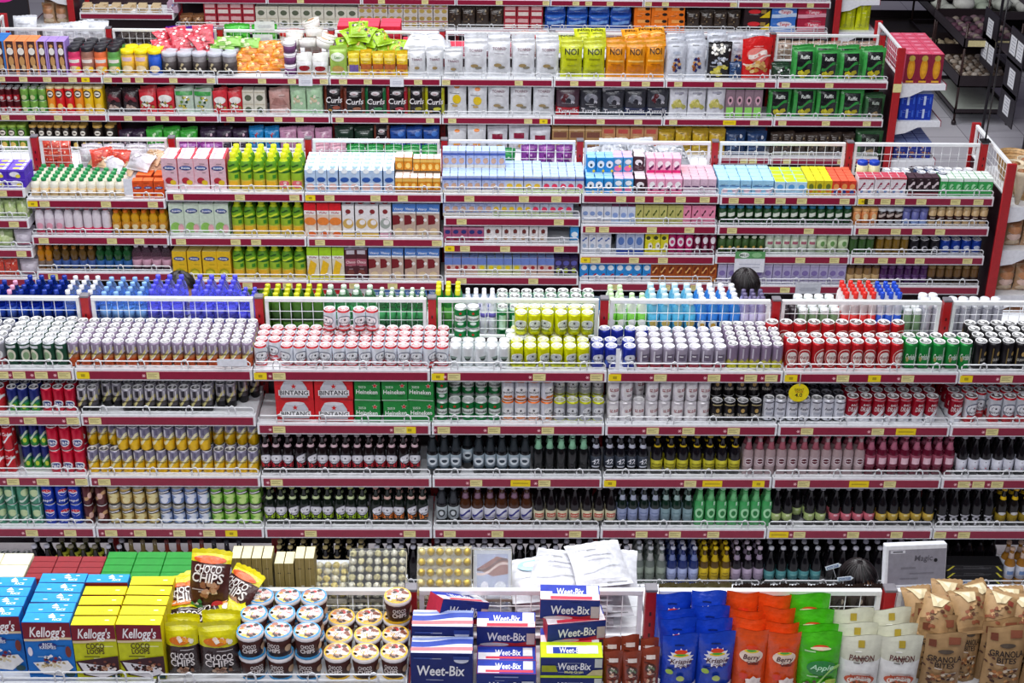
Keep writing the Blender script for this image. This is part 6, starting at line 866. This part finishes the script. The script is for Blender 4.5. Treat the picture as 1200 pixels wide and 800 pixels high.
# back shelf of the front gondola
box('rdx', 'dark red chocolate box', .118, .046, .255, '801420', [('r', 0, .1, 1, .16, '701018')], top='8c1420', name='chocolate_box', cat='chocolate box'); box('grx', 'bright green chocolate box', .118, .046, .255, '108c28', [('r', 0, .1, 1, .16, '0c7020')], top='128c28', name='chocolate_box', cat='chocolate box'); box('crx', 'cream chocolate box', .118, .08, .25, 'e4e0c0', [], top='ece8cc', name='chocolate_box', cat='chocolate box'); box('gdx', 'slim gold gift box', .04, .09, .335, '94824c', [('r', 0, .5, .04, 1, 'c8b888')], top='e0d8b0', side='8c7c48', name='gift_box', cat='gift box')
fillb(4, -40, 30, 'crx', 2, 2, gap=.98); fillb(4, 30, 117, 'rdx', 3, 4, gap=.98, y0=.04); fillb(4, 117, 222, 'grx', 3, 4, gap=.98, y0=.04); fillb(4, 273, 321, 'gdx', 4, 1, gap=.94); fillb(4, 323, 346, 'gdx', 2, 1, gap=.94, hs=.93); fillb(4, 347, 370, 'gdx', 2, 1, gap=.94)
def chocbox(key, nm, W, D, H, n, m, cols, pic=None):
    g = G(); g.box(-W / 2, W / 2, -D / 2, D / 2, 0, H * .5, M('e8e4d4', 'c'), .002)
    for i in range(5): g.add([(-W / 2, -D / 2 - .0006, H * .5 * (i + .3) / 5), (W / 2, -D / 2 - .0006, H * .5 * (i + .3) / 5), (W / 2, -D / 2 - .0006, H * .5 * (i + .55) / 5), (-W / 2, -D / 2 - .0006, H * .5 * (i + .55) / 5)], [(0, 1, 2, 3)], M('9c9060', 'c'))
    o = g.obj('chocolate_box'); r = min(W / n, D / m) * .46
    if pic: decals(g, lambda x, z, off: (x, z - D / 2, H * .5 + off), W, D, pic, 'c', 0); o.data = g.mesh('chocolate_box')
    else:
        for i in range(n):
            for j in range(m):
                q = G(); q.lathe([(r * .3, 0), (r * .85, r * .35), (r, r), (r * .85, r * 1.6), (r * .45, r * 1.93), (0, r * 2)], M(cols[(i + j) % len(cols)], 'm'), 10, (-W / 2 + W * (i + .5) / n, -D / 2 + D * (j + .5) / m, H * .5)); q.obj('chocolate', o)
    q = G(); q.box(-W / 2 + .001, W / 2 - .001, -D / 2 + .001, D / 2 - .001, H * .5, H, M('f0f2f4', 'v')); q.obj('clear_lid', o)
    return reg(key, o, nm, 'chocolate box', nm + 's', W, D, H)
chocbox('ch1', 'clear box of small golden chocolates', .13, .17, .06, 4, 5, ['e0cc70', 'f0ead0', 'e8dca0']); chocbox('ch2', 'wide clear box of cream chocolates', .22, .2, .06, 7, 6, ['ece8cc', 'f4f0dc', 'd8cf98']); chocbox('ch3', 'wide clear box of gold chocolates', .21, .2, .06, 6, 5, ['d8bc50', 'e8d890', 'ccb048'])
chocbox('ch4', 'flat box with a picture of a roof', .15, .2, .06, 1, 1, ['ffffff'], [('r', 0, .5, .96, .96, 'd0d4dc'), ('r', 0, .5, .8, .8, 'a8b0cc'), ('p', [(-.4, .6), (.1, .85), (.4, .8), (.4, .5), (0, .45)], '8c5c54'), ('w', 0, .6, .8, .05, 'e0c8c0', .2), ('w', 0, .68, .8, .04, '5c3c3c', .2), ('e', -.2, .25, .2, .2, 'e8e8f0'), ('e', .2, .25, .3, .2, 'dfe4ec')])
def stackb(key, px, n, tilt, y0=.06, topsc=1):
    P = PR[key]; X = onY(px, 690, YC[4] + .15).x
    for i in range(n): o = put(key, (X, YC[4] + y0 + P['D'] / 2, RZ - .248 + i * P['H']), 0, where='back top shelf, front gondola'); o['_r'] = (0, i)
    a = radians(tilt); z = RZ - .248 + n * P['H'] + P['D'] / 2 * sin(a) + .002
    o = put(key, (X, YC[4] + y0 + P['D'] / 2, z), rot=(a, 0, 0), where='tilted on top of its stack, front gondola')
stackb('ch1', 389, 2, 14); stackb('ch2', 443, 2, 30); stackb('ch3', 521, 2, 42); stackb('ch4', 577, 2, 36)
bag('wpl', 'white printed packet lying in a pile', .22, .25, .05, 'd2d3da', [('r', 0, .6, .5, .03, 'c8c8d4'), ('r', 0, .5, .4, .02, 'c8c8d4'), ('w', 0, .3, .7, .02, 'd0d4dc', .1)], name='white_packet', cat='packet'); bag('wpi', 'white packet with a brown and blue picture', .22, .25, .05, 'd2d3da', [('e', 0, .7, .6, .3, 'a8d8f0'), ('e', 0, .72, .4, .14, 'f0ece4'), ('e', .12, .72, .2, .08, '8c5c40'), ('e', -.2, .3, .3, .2, 'd8d4dc')], name='white_packet', cat='packet')
for i, (px, py, k, rz, z) in enumerate(((620, 700, 'wpl', 10, 0), (690, 700, 'wpl', -8, 0), (640, 690, 'wpl', -6, 1), (705, 690, 'wpl', 6, 1), (625, 690, 'wpl', 20, 2), (690, 690, 'wpl', -12, 2), (628, 690, 'wpi', 8, 3), (680, 690, 'wpl', 4, 3), (714, 690, 'wpl', -4, 4), (655, 690, 'wpl', -14, 4), (700, 690, 'wpl', 10, 5))):
    X = onY(px, 690, YC[4] + .18).x; o = put(k, (X, YC[4] + .2 - .15, RZ - .22 + z * .046), rot=(radians(-90 + 5), 0, radians(rz)), where=f'layer {ORD[z]} of pile, back top shelf, front gondola')
    R_ = Matrix.Rotation(radians(rz), 4, 'Z') @ Matrix.Rotation(radians(-84), 4, 'X'); o.rotation_euler = R_.to_euler(); o.location = Vector((X, YC[4] + .2, RZ - .215 + z * .036)) - (R_ @ Vector((0, 0, .125)))
bag('tgl', 'olive and brown triangular snack bag', .1, .16, .06, '6c6444', BL(['a89868', '3c3428', 'c8bc98'])); bag('ddk', 'dark brown snack bag lying low', .12, .14, .06, '3c302c', BL(['6c5848', 'b0a090', '241c1c']))
fillb(4, 775, 860, 'tgl', 5, 2, hs=1.3, y0=.025); fillb(4, 862, 1040, 'ddk', 8, 2, hs=1.45, y0=.025); fillb(4, 1050, 1200, 'ddk', 6, 2)
# display box on the back shelf, small blue and white name flags
g = G(); W_, H_ = .24, .17
g.box(-W_ / 2, W_ / 2, 0, .035, 0, H_, M('e8eaf0', 'p'), .003)
decals(g, lambda x, z, off: (x, -off, z), W_, H_, [('r', .02, .47, .94, .84, '8f8d98'), ('r', -.3, .84, .24, .07, 'd4d4de'), ('r', -.3, .84, .16, .03, '3c3c44'), ('t', .12, .68, .13, 'Magic', '5c5a64', .1, .3), ('r', -.12, .45, .24, .05, '7c7a84'), ('r', .1, .32, .4, .03, '7c7a84'), ('r', -.1, .2, .3, .03, '7c7a84'), ('e', .32, .62, .06, .09, '1c1c24')], 'c', 0)
db = g.obj('display_box'); p = onY(1074, 672, YC[4] + .09); db.location = (p.x, p.y, RZ - .248 + .19); db.rotation_euler = (radians(-14), 0, radians(4))
db['category'] = 'display box'; db['label'] = 'tilted grey and white printed box standing above the rail, front gondola'
g = G(); g.box(-.1, .1, 0, .1, 0, .186, M('d8d8de', 'c'), .002); b = g.obj('carton'); b.location = (p.x, p.y - .03, RZ - .247); b['category'] = 'carton'; b['label'] = 'plain pale carton carrying the grey printed box, front gondola'
for i, (px, py, rz) in enumerate(((976, 664, -20), (990, 678, -8), (985, 698, -4), (982, 706, 0), (985, 713, 0), (1135, 682, 0))):
    g = G(); g.add([(-.028, 0, -.009), (.024, 0, -.009), (.034, 0, 0), (.024, 0, .009), (-.028, 0, .009)], [(0, 1, 2, 3, 4)], M('dfe8f4', 'c')); g.box(-.028, .024, .0005, .0015, -.009, .009, M('dfe8f4', 'c'))
    decals(g, lambda x, z, off: (x, -off, z - .008), .05, .016, [('r', -.02, .5, .9, .7, '2c5ca0'), ('t', -.02, .5, .5, 'MOUNTY', 'f0f4fc', 0, .8)] if i % 2 == 0 or i == 1 else [('t', -.02, .5, .5, 'MOUNTY', '2c5ca0', 0, .8)], 'c', 0)
    g.tube([(0, .002, 0), (0, .03, -.02), (0, .05, -.09)], .0015, M('c8c8d0'), 4)
    o = g.obj('name_flag'); o.location = onY(px, py, YC[4] + (.08 if i != 1 else .06)); o.rotation_euler.y = radians(rz); o['category'] = 'tag'; o['group'] = 'blue and white flags'
    o['label'] = f'small blue and white arrow flag, {ORD[i]} from the top left, behind the front rail'
# ================================================================== end shelves, stands, signs, people
def tagged(g, name, loc, label, cat, group=None):
    o = g.obj(name); o.location = loc; o['label'] = label; o['category'] = cat
    if group: o['group'] = group
    return o
box('cky', 'red and pink cookie box with gold oval', .1, .1, .24, '8c1c38', [('e', 0, .5, .6, .72, 'd89018'), ('e', 0, .86, .5, .2, 'c0a848'), ('e', 0, .5, .36, .4, 'e8a828'), ('r', 0, .06, .6, .06, 'e8b030')], top='e8607c', tdec=[('r', 0, .5, .5, .3, 'f090a8')], side='e05070', name='cookie_box', cat='cookie box')
box('oreo', 'dark blue biscuit box', .13, .12, .11, '1038b0', [('r', 0, .5, .14, .7, 'c8d8f8'), ('r', -.35, .5, .1, .5, '3c68d8'), ('r', .35, .5, .1, .5, '3c68d8')], top='b8c4e4', side='1438a8', name='biscuit_box'); box('bbr', 'blue and brown patterned packet', .1, .1, .14, '2c3c98', [('b', 0, .5, .9, .9, 20, .2, ['c8b8c0', '1c2c80', 'b07858', '4c5cc8'])], top='8c9cd0', name='biscuit_packet')
bag('bun', 'clear pack of stacked bread rolls', .12, .2, .1, 'c09c78', [('e', 0, .16, .8, .26, 'e0c8a8'), ('e', 0, .4, .8, .26, 'e8c8b8'), ('e', 0, .64, .8, .26, 'c88c60'), ('e', 0, .86, .7, .2, 'a87048')], name='bread_pack', cat='bread', k='p'); bag('ylw', 'bright yellow snack bag', .14, .3, .08, 'd8e010', [('r', -.2, .5, .1, .8, 'a8b008'), ('r', .2, .5, .1, .8, 'b8c00c')])
def endfill(row, si, key, nx, ny, side=1, layers=1, x0=.06, y0=-.34, gapx=None, skip=()):
    X = X0[row] + {1: 7, 2: 7, 0: 8}[row] * .9 + .06 if side > 0 else X0[row] - (.96 if row == 1 else .06); z = (1.34, 1.03, .70, .4)[si] + .014; P = PR[key]
    for l in range(layers):
        for i in range(nx):
            for j in range(ny):
                if (i, j, l) in skip: continue
                o = put(key, (X + side * (x0 + P['W'] * (.5 + i * 1.03)), YC[row] + y0 + P['D'] * (.5 + j * 1.04), z + l * P['H']), 0, where=f'{SHN[si]} shelf of the {"right" if side > 0 else "left"} end of {GON[row]}'); o['_r'] = (j, l)
endfill(1, 0, 'cky', 3, 6); endfill(1, 1, 'oreo', 2, 3, layers=2); endfill(1, 2, 'bbr', 3, 5); endfill(1, 2, 'bbr', 3, 3, layers=1) if 0 else None
endfill(2, 1, 'bun', 2, 5); endfill(2, 2, 'bun', 2, 5); endfill(2, 3, 'bun', 2, 5); endfill(0, 0, 'ylw', 2, 3, y0=-.2); endfill(0, 1, 'ylw', 2, 4); endfill(0, 1, 'bun', 2, 5, side=-1); endfill(0, 0, 'bun', 2, 3, side=-1)
# wicker baskets and paper cones on the right end of the juice gondola
XE = X0[2] + 6.3 + .06
for i, (dx, dy, r, h, nm) in enumerate(((.2, -.2, .13, .2, 'tan wicker basket at the front of the right end shelf, juice gondola'), (.2, .12, .12, .18, 'tan wicker basket at the back of the right end shelf, juice gondola'))):
    g = G(); g.lathe([(r * .5, 0), (r * .6, 0), (r * .8, h * .4), (r * .95, h * .8), (r, h), (r * 1.04, h * 1.02), (r * .98, h), (r * .75, h * .4), (r * .5, h * .1), (0, h * .1)], M('c8a06c', 'h'), 20)
    for k in range(9): z = h * (k + .5) / 9; rr = r * (.56 + .4 * z / h) + .004; g.tube([(rr * cos(a * pi / 10), rr * sin(a * pi / 10), z) for a in range(21)], .004, M('a87c48' if k % 2 else 'd8b888', 'h'), 4)
    tagged(g, 'wicker_basket', (XE + dx, YC[2] + dy, 1.355), nm, 'basket')
for i in range(4):
    g = G(); h = .24; g.lathe([(.012, 0), (.03, h * .4), (.055, h * .85), (.06, h), (.052, h * .98), (.02, h * .5), (0, h * .45)], M('d8c8ac', 'c'), 12); g.lathe([(.02, h * .7), (.04, h * .8), (.03, h * .98), (0, h * 1.02)], M('a06c44', 'h'), 10)
    tagged(g, 'paper_cone', (XE + .1 + .09 * (i % 2), YC[2] - .33 + .07 * i, 1.355), f'cream paper cone of snacks, {ORD[i]} from the front of the end shelf, juice gondola', 'paper cone', 'paper cones')
# produce stands
def stand(x, y, w, d, tiers, lab, hgt):
    e = bpy.data.objects.new('produce_stand', None); COL.objects.link(e); e.location = (x, y, 0); e['category'] = 'stand'; e['label'] = lab; bk = M('2c2226', 'p')
    for a in (0, w):
        for b in (0, d): g = G(); g.tube([(a, b, .05), (a, b, hgt)], .013, M('3a2420', 'p'), 8); g.lathe([(.0, 0), (.022, .005), (.026, .025), (.022, .045), (0, .05)], bk, 10, (a, b, 0)); g.obj('post', e)
    for z, h, mat in tiers:
        g = G(); g.box(-.02, w + .02, -.02, d + .02, z, z + .012, M(mat, 'w'))
        for a0, a1, b0, b1 in ((-.02, w + .02, -.02, -.008), (-.02, w + .02, d + .008, d + .02), (-.02, -.008, -.02, d + .02), (w + .008, w + .02, -.02, d + .02)): g.box(a0, a1, b0, b1, z, z + h, bk)
        g.obj('tray', e)
    return e
def lump(name, r, col, seed):
    rr = random.Random(seed); g = G(); n = 7; g.lathe([(r * sin(pi * k / n) * rr.uniform(.88, 1.08), r * .72 * (1 - cos(pi * k / n))) for k in range(n + 1)], M(col, 'k'), 9); return g.mesh(name)
def heap(name, cat, lab, cols, r, x, y, w, d, z, n, where, seed=0):
    ms = [lump(name, r, c, seed + i) for i, c in enumerate(cols)]; rr = random.Random(seed); nx = max(1, int(w / (2 * r))); ny = max(1, int(d / (2 * r))); k = 0
    for j in range(ny):
        for i in range(nx):
            if k >= n: return
            o = bpy.data.objects.new(name, ms[k % len(ms)]); COL.objects.link(o); o.location = (x + (i + .5) * w / nx + rr.uniform(-.2, .2) * r, y + (j + .5) * d / ny, z + rr.uniform(0, r * .7)); o.rotation_euler = (0, 0, rr.uniform(0, 6)); s = rr.uniform(.85, 1.1); o.scale = (s, s * rr.uniform(.9, 1.2), s)
            o['category'] = cat; o['group'] = f'{lab}s, {where}'; o['label'] = f'{lab}, {ordw(i)} from left, {ordw(j)} row, {where}'; k += 1
q = onZ(1117, 146, 0); sx_, sy_ = q.x, q.y
stand(sx_, sy_, .55, 1.1, [(.12, .05, 'd0d8cc'), (.4, .12, '4c3c2c'), (.8, .1, '3c3430')], 'dark produce stand on castors, nearest to the pink cookie boxes', 1.05)
g = G(); g.box(0, .5, -.004, 0, 0, .06, M('d8cc98', 'c')); tagged(g, 'price_strip', (sx_ + .02, sy_ - .022, .82), 'long cream price strip on the dark produce stand', 'price strip')
heap('garlic', 'garlic', 'pale brown garlic bulb', ['b8a898', 'd0c4b8', '8c7868'], .035, sx_, sy_, .55, .9, .415, 84, 'middle tray of dark stand', 3)
heap('onion', 'onion', 'dark red onion', ['5c3848', '786068', '3c2c34', '8c8074'], .045, sx_, sy_, .55, 1.0, .815, 60, 'upper tray of dark stand', 9)
stand(sx_ + .2, sy_ + 1.7, 1.9, 1.0, [(.25, .1, '3c3430'), (.62, .1, '3c3430')], 'dark wide produce stand at the far right', .85)
heap('cabbage', 'cabbage', 'pale cabbage', ['c8ccc0', 'd8d8d0', 'b0bca8'], .1, sx_ + .2, sy_ + 1.7, 1.9, 1.0, .64, 45, 'far right stand', 15)
stand(sx_ - .6, sy_ + 2.0, 1.2, .9, [(.3, .1, '3c3430'), (.75, .14, '3c3430'), (1.15, .1, '3c3430')], 'dark produce stand behind the snack gondola end', 1.5)
heap('potato', 'potato', 'golden brown potato', ['a87848', '8c6038', 'c09060'], .05, sx_ - .6, sy_ + 2.0, 1.2, .9, 1.165, 70, 'stand behind the snack gondola', 21); heap('beetroot', 'beetroot', 'dark beetroot', ['3c2c3c', '54485c'], .05, sx_ - .6, sy_ + 2.0, 1.2, .9, .765, 70, 'stand behind the snack gondola', 23)
heap('potato', 'potato', 'small pale potato', ['b8a890', 'd0c0a0', 'a08c70'], .045, sx_ + .2, sy_ + 1.7, 1.9, .9, .265, 90, 'far right stand, lower tray', 31)
# tall black rack whose near side carries price boards
rx, ry = 5.0, 13.35
e = bpy.data.objects.new('board_rack', None); COL.objects.link(e); e.location = (rx, ry, 0); e['category'] = 'rack'; e['label'] = 'tall black rack hung with black boards and white price sheets, far right'
for b in (0, 1.2): g = G(); g.box(-.012, .012, b - .012, b + .012, 0, 2.25, M('1e1a20', 'p'), .003); g.obj('post', e); g = G(); g.box(.68, .7, b - .012, b + .012, 0, 2.25, M('1e1a20', 'p'), .003); g.obj('post', e)
for z in (.9, 1.45, 2.0): g = G(); g.box(0, .7, 0, 1.2, z, z + .02, M('3c3438', 'p')); g.obj('shelf_board', e)
for i, (px, py) in enumerate(((1161, 33), (1158, 61), (1192, 57), (1186, 92), (1180, 124))):
    p = onX(px, py, rx - .03); g = G(); g.box(-.006, .006, -.22, .22, -.16, .16, M('221e26', 'p'), .002)
    o = tagged(g, 'price_board', (p.x, p.y, p.z), f'black price board with a white sheet, {ORD[i]} from the top left of the black rack', 'price board', 'black price boards')
    for dy in ((-.1, .1) if i in (1, 2) else (0,)):
        q = G(); q.box(-.0075, -.0065, dy - .085, dy + .085, -.085, .085, M('eceef2', 'c'))
        for k in range(5): q.box(-.0082, -.0076, dy - .06, dy + .06 - .02 * (k % 2), .06 - k * .03, .065 - k * .03, M('8c90a0', 'c'))
        q.obj('price_sheet', o)
p = onZ(1155, 165, RZ); g = G(); g.tube([(0, 0, 0), (0, 0, 1.3)], .006, M('1c181c'), 8); g.box(-.03, .03, -.03, .03, -.004, .006, M('1c181c')); tagged(g, 'sign_pole', (X0[2] + 6.3, YC[2], RZ + .012), 'thin black sign pole rising from the last post of the juice gondola', 'pole')
g = G(); g.box(-.3, .3, -.02, .02, 0, 1.5, M('1e1a20', 'p'), .004); decals(g, lambda x, z, off: (x, -.02 - off, z), .6, 1.5, [('e', .1, .93, .5, .12, 'e8289c'), ('e', .1, .93, .2, .05, 'f8b8e0')], 'c', 0)
p = onY(-2, 20, 14.3); tagged(g, 'display_board', (p.x, 14.3, 0), 'black standing board with a pink flower shape, top left corner', 'display board')
# signs and cards on the shelves
g = G(); g.lathe([(.052, 0), (.052, .002)], M('ecd810', 'c'), 24); o = tagged(g, 'price_sign', onY(936, 460, YC[3] - SD - .012), 'round yellow price sign hanging over the silver beer cans', 'sign'); o.rotation_euler.x = pi / 2
q = G(); decals(q, lambda x, z, off: (x, z - .05, .002 + off), .1, .1, [('t', 0, .38, .22, '4.0', '2c2c18', 0, .5), ('t', 0, .7, .12, 'GREAT', '7c7010', 0, .5), ('t', 0, .58, .1, 'VALUE', 'b85010', 0, .5)], 'c', 0); q.obj('print', o)
q = G(); q.tube([(0, .04, .002), (0, .12, .002)], .002, M('d8d8d8'), 4); q.obj('hook', o)
def card(px, py, row, w_, h_, dec, label, base='e4e6ee'):
    g = G(); g.box(-w_ / 2, w_ / 2, 0, .002, 0, h_, M(base, 'c')); decals(g, lambda x, z, off: (x, -off, z), w_, h_, dec, 'c', 0)
    p = onY(px, py, YC[row] - SD - .014); tagged(g, 'shelf_card', (p.x, p.y, p.z - h_ / 2), label, 'card')
TL = lambda c='b0b4c4': [('r', 0, .4, .7, .04, c), ('r', 0, .28, .6, .03, c), ('r', 0, .55, .6, .04, c)]
card(878.5, 307, 2, .2, .15, [('r', 0, .84, 1, .34, '5c9c60'), ('e', -.2, .84, .34, .26, 'e8f0e8'), ('t', -.2, .84, .12, 'MILO', '2c4c34', 0, .3), ('e', .22, .84, .34, .24, '8cc088')] + [('r', 0, .4, .7, .04, 'b8bccc'), ('r', 0, .24, .7, .03, 'b8bccc')], 'green and white promotion card on the third rail, juice gondola')
card(947, 338, 2, .17, .08, TL('8c90a0'), 'grey printed card on the fourth rail, juice gondola', 'c8ccd4')
card(358, 95, 1, .11, .08, TL(), 'white price card under the round noodle bowls, snack gondola'); card(465, 96, 1, .11, .08, TL(), 'white price card under the yellow snack bags, snack gondola')
card(150, 219, 2, .055, .11, [], 'plain white divider card beside the orange packs, juice gondola'); card(724, 421, 3, .02, .12, [], 'narrow white divider between the dark blue cans', 'f0f2f6'); card(272, 425, 3, .15, .04, [], 'clear white plastic strip in front of the ginger ale cans')
for px, py, w_ in ((310, 31, 0), (308, 46, 0)):
    g = G(); g.box(-.08, .08, 0, .002, 0, .07, M('e8f0ec', 'c')); decals(g, lambda x, z, off: (x, -off, z), .16, .07, TL(), 'c', 0); p = onY(px, py, YC[1] - .016); tagged(g, 'shelf_card', (p.x, p.y, p.z - .03), f'white card clipped {"on" if py < 40 else "below"} the rail before the green family bags', 'card')
# ------------------------------------------------------------------ people
def skin(name, V, E, Rr, mat, lv=2, parent=None):
    me = bpy.data.meshes.new(name); me.from_pydata(V, E, []); o = bpy.data.objects.new(name, me); COL.objects.link(o)
    o.modifiers.new('s', 'SKIN'); d = me.skin_vertices[0].data if me.skin_vertices else None
    if d is None: bm = bmesh.new(); bm.from_mesh(me); bm.verts.layers.skin.verify(); bm.to_mesh(me); bm.free(); d = me.skin_vertices[0].data
    for i, r in enumerate(Rr): d[i].radius = (r, r) if not isinstance(r, tuple) else r; d[i].use_root = (i == 0)
    s = o.modifiers.new('u', 'SUBSURF'); s.levels = s.render_levels = lv
    dg = bpy.context.evaluated_depsgraph_get(); dg.update(); m2 = bpy.data.meshes.new_from_object(o.evaluated_get(dg)); o.modifiers.clear(); o.data = m2; bpy.data.meshes.remove(me)
    m2.materials.clear(); m2.materials.append(mat)
    for p in m2.polygons: p.use_smooth = True
    if parent: o.parent = parent
    return o
def person(x, y, h, shirt, label, rz=0, clip=False):
    k = h / 1.6; V = [(0, 0, .9), (0, 0, 1.08), (0, 0, 1.26), (0, .0, 1.36), (0, -.01, 1.43)]; E = [(0, 1), (1, 2), (2, 3), (3, 4)]; R_ = [(.13, .1), (.11, .085), (.13, .09), (.05, .05), (.048, .048)]
    for s in (-1, 1):
        b = len(V); V += [(s * .16, 0, 1.29), (s * .2, .02, 1.04), (s * .2, -.06, .82), (s * .2, -.08, .76)]; R_ += [.045, .036, .024, (.016, .03)]; E += [(2, b), (b, b + 1), (b + 1, b + 2), (b + 2, b + 3)]
        for f, (dy, L) in enumerate(((-.032, .06), (-.012, .075), (.008, .07), (.026, .055))):
            c = len(V); V += [(s * .2, -.08 + dy, .74), (s * .197, -.085 + dy, .74 - L * .5), (s * .19, -.085 + dy, .74 - L)]; R_ += [.009, .008, .007]; E += [(b + 3, c), (c, c + 1), (c + 1, c + 2)]
        c = len(V); V += [(s * .19, -.125, .77), (s * .185, -.135, .74)]; R_ += [.01, .008]; E += [(b + 3, c), (c, c + 1)]
        b = len(V); V += [(s * .09, 0, .84), (s * .1, 0, .46), (s * .1, .01, .09), (s * .105, -.1, .035)]; R_ += [.09, .055, .035, (.035, .028)]; E += [(0, b), (b, b + 1), (b + 1, b + 2), (b + 2, b + 3)]
    # head as a chain above the neck
    b = len(V); V += [(0, -.015, 1.48), (0, -.012, 1.55), (0, -.005, 1.6)]; R_ += [(.06, .07), (.075, .092), (.05, .065)]; E += [(4, b), (b, b + 1), (b + 1, b + 2)]
    o = skin('person', V, E, R_, M('c89878', 'w')); o.location = (x, y, 0); o.scale = (k, k, k); o.rotation_euler.z = rz
    o['label'] = label; o['category'] = 'person'
    g = G()
    for s in (-1, 1): g.lathe([(0, -.011), (.011, 0), (0, .011)], M('f4f2f0'), 8, (s * .03, -.1, 1.53)); g.lathe([(0, -.006), (.006, 0), (0, .006)], M('201814'), 8, (s * .03, -.108, 1.53))
    g.lathe([(.014, 0), (.01, .02), (.004, .05)], M('c08c6c', 'w'), 8, (0, -.106, 1.49)); g.box(-.022, .022, -.104, -.096, 1.462, 1.47, M('a85850', 'w'), .002); g.obj('face', o)
    g = G(); n = 12; vs = []; fs = []
    for j in range(n + 1):
        t = pi * .72 * j / n
        for i in range(24):
            a = 2 * pi * i / 24; fr = max(0, -sin(a)); tt = min(t, pi * (.3 + .42 * (1 - fr ** 2))); r = 1 + .03 * sin(i * 5)
            vs.append((.094 * r * sin(tt) * cos(a), .01 + .115 * r * sin(tt) * sin(a), 1.545 + .11 * cos(tt) * (1.0 if tt < pi / 2 else 1.35)))
    for j in range(n):
        for i in range(24): fs.append((j * 24 + i, (j + 1) * 24 + i, (j + 1) * 24 + (i + 1) % 24, j * 24 + (i + 1) % 24))
    g.add(vs, fs, M('141013', 'h'), True); hr = random.Random(3)
    for k2 in range(90):
        a = hr.uniform(0, 2 * pi); P_ = []
        for t_ in range(6):
            tt = pi * (.03 + .5 * t_ / 5) * (1 if sin(a) > -.2 else .75); rr = 1.03; P_.append((.094 * rr * sin(tt) * cos(a + .05 * t_), .01 + .115 * rr * sin(tt) * sin(a + .05 * t_), 1.545 + .113 * cos(tt)))
        g.tube(P_, .003, M('241c1e' if k2 % 3 else '0c090b', 'p'), 4)
    g.obj('hair', o)
    if clip: g = G(); g.tube([(.02, .13, 1.52), (.0, .14, 1.5), (.03, .145, 1.49)], .006, M('f4f4f6'), 6); g.tube([(0, .14, 1.5), (-.02, .14, 1.52)], .006, M('f4f4f6'), 6); g.obj('hair_clip', o)
    Vs = [(0, 0, .86), (0, 0, 1.08), (0, 0, 1.27), (-.165, 0, 1.295), (-.205, .02, 1.1), (.165, 0, 1.295), (.205, .02, 1.1)]
    skin('shirt', Vs, [(0, 1), (1, 2), (2, 3), (3, 4), (2, 5), (5, 6)], [(.155, .12), (.135, .105), (.15, .108), .062, .058, .062, .058], M(shirt, 'k'), 2, o)
    skin('trousers', [(0, 0, .92), (-.09, 0, .82), (-.1, 0, .46), (-.1, .01, .12), (.09, 0, .82), (.1, 0, .46), (.1, .01, .12)], [(0, 1), (1, 2), (2, 3), (0, 4), (4, 5), (5, 6)], [(.14, .11), .1, .072, .06, .1, .072, .06], M('2c3448', 'k'), 2, o)
    return o
p = onY(873, 333, 7.98); person(p.x, p.y, p.z * 1.6 / 1.545, 'b8a8a0', 'short shopper with black hair, head showing above the rail before the juice gondola', pi, True)
p = onY(213, 340, 7.85); person(p.x, p.y, p.z * 1.6 / 1.535, 'e8b8b0', 'shopper in a pale pink top half hidden behind the violet-capped water bottles', .6)
p = onY(1008, 677, 5.3); person(p.x, p.y, p.z * 1.6 / 1.56, '3c3438', 'shopper with dark hair behind the front rail, left of the grey printed box', .3)
name_all()
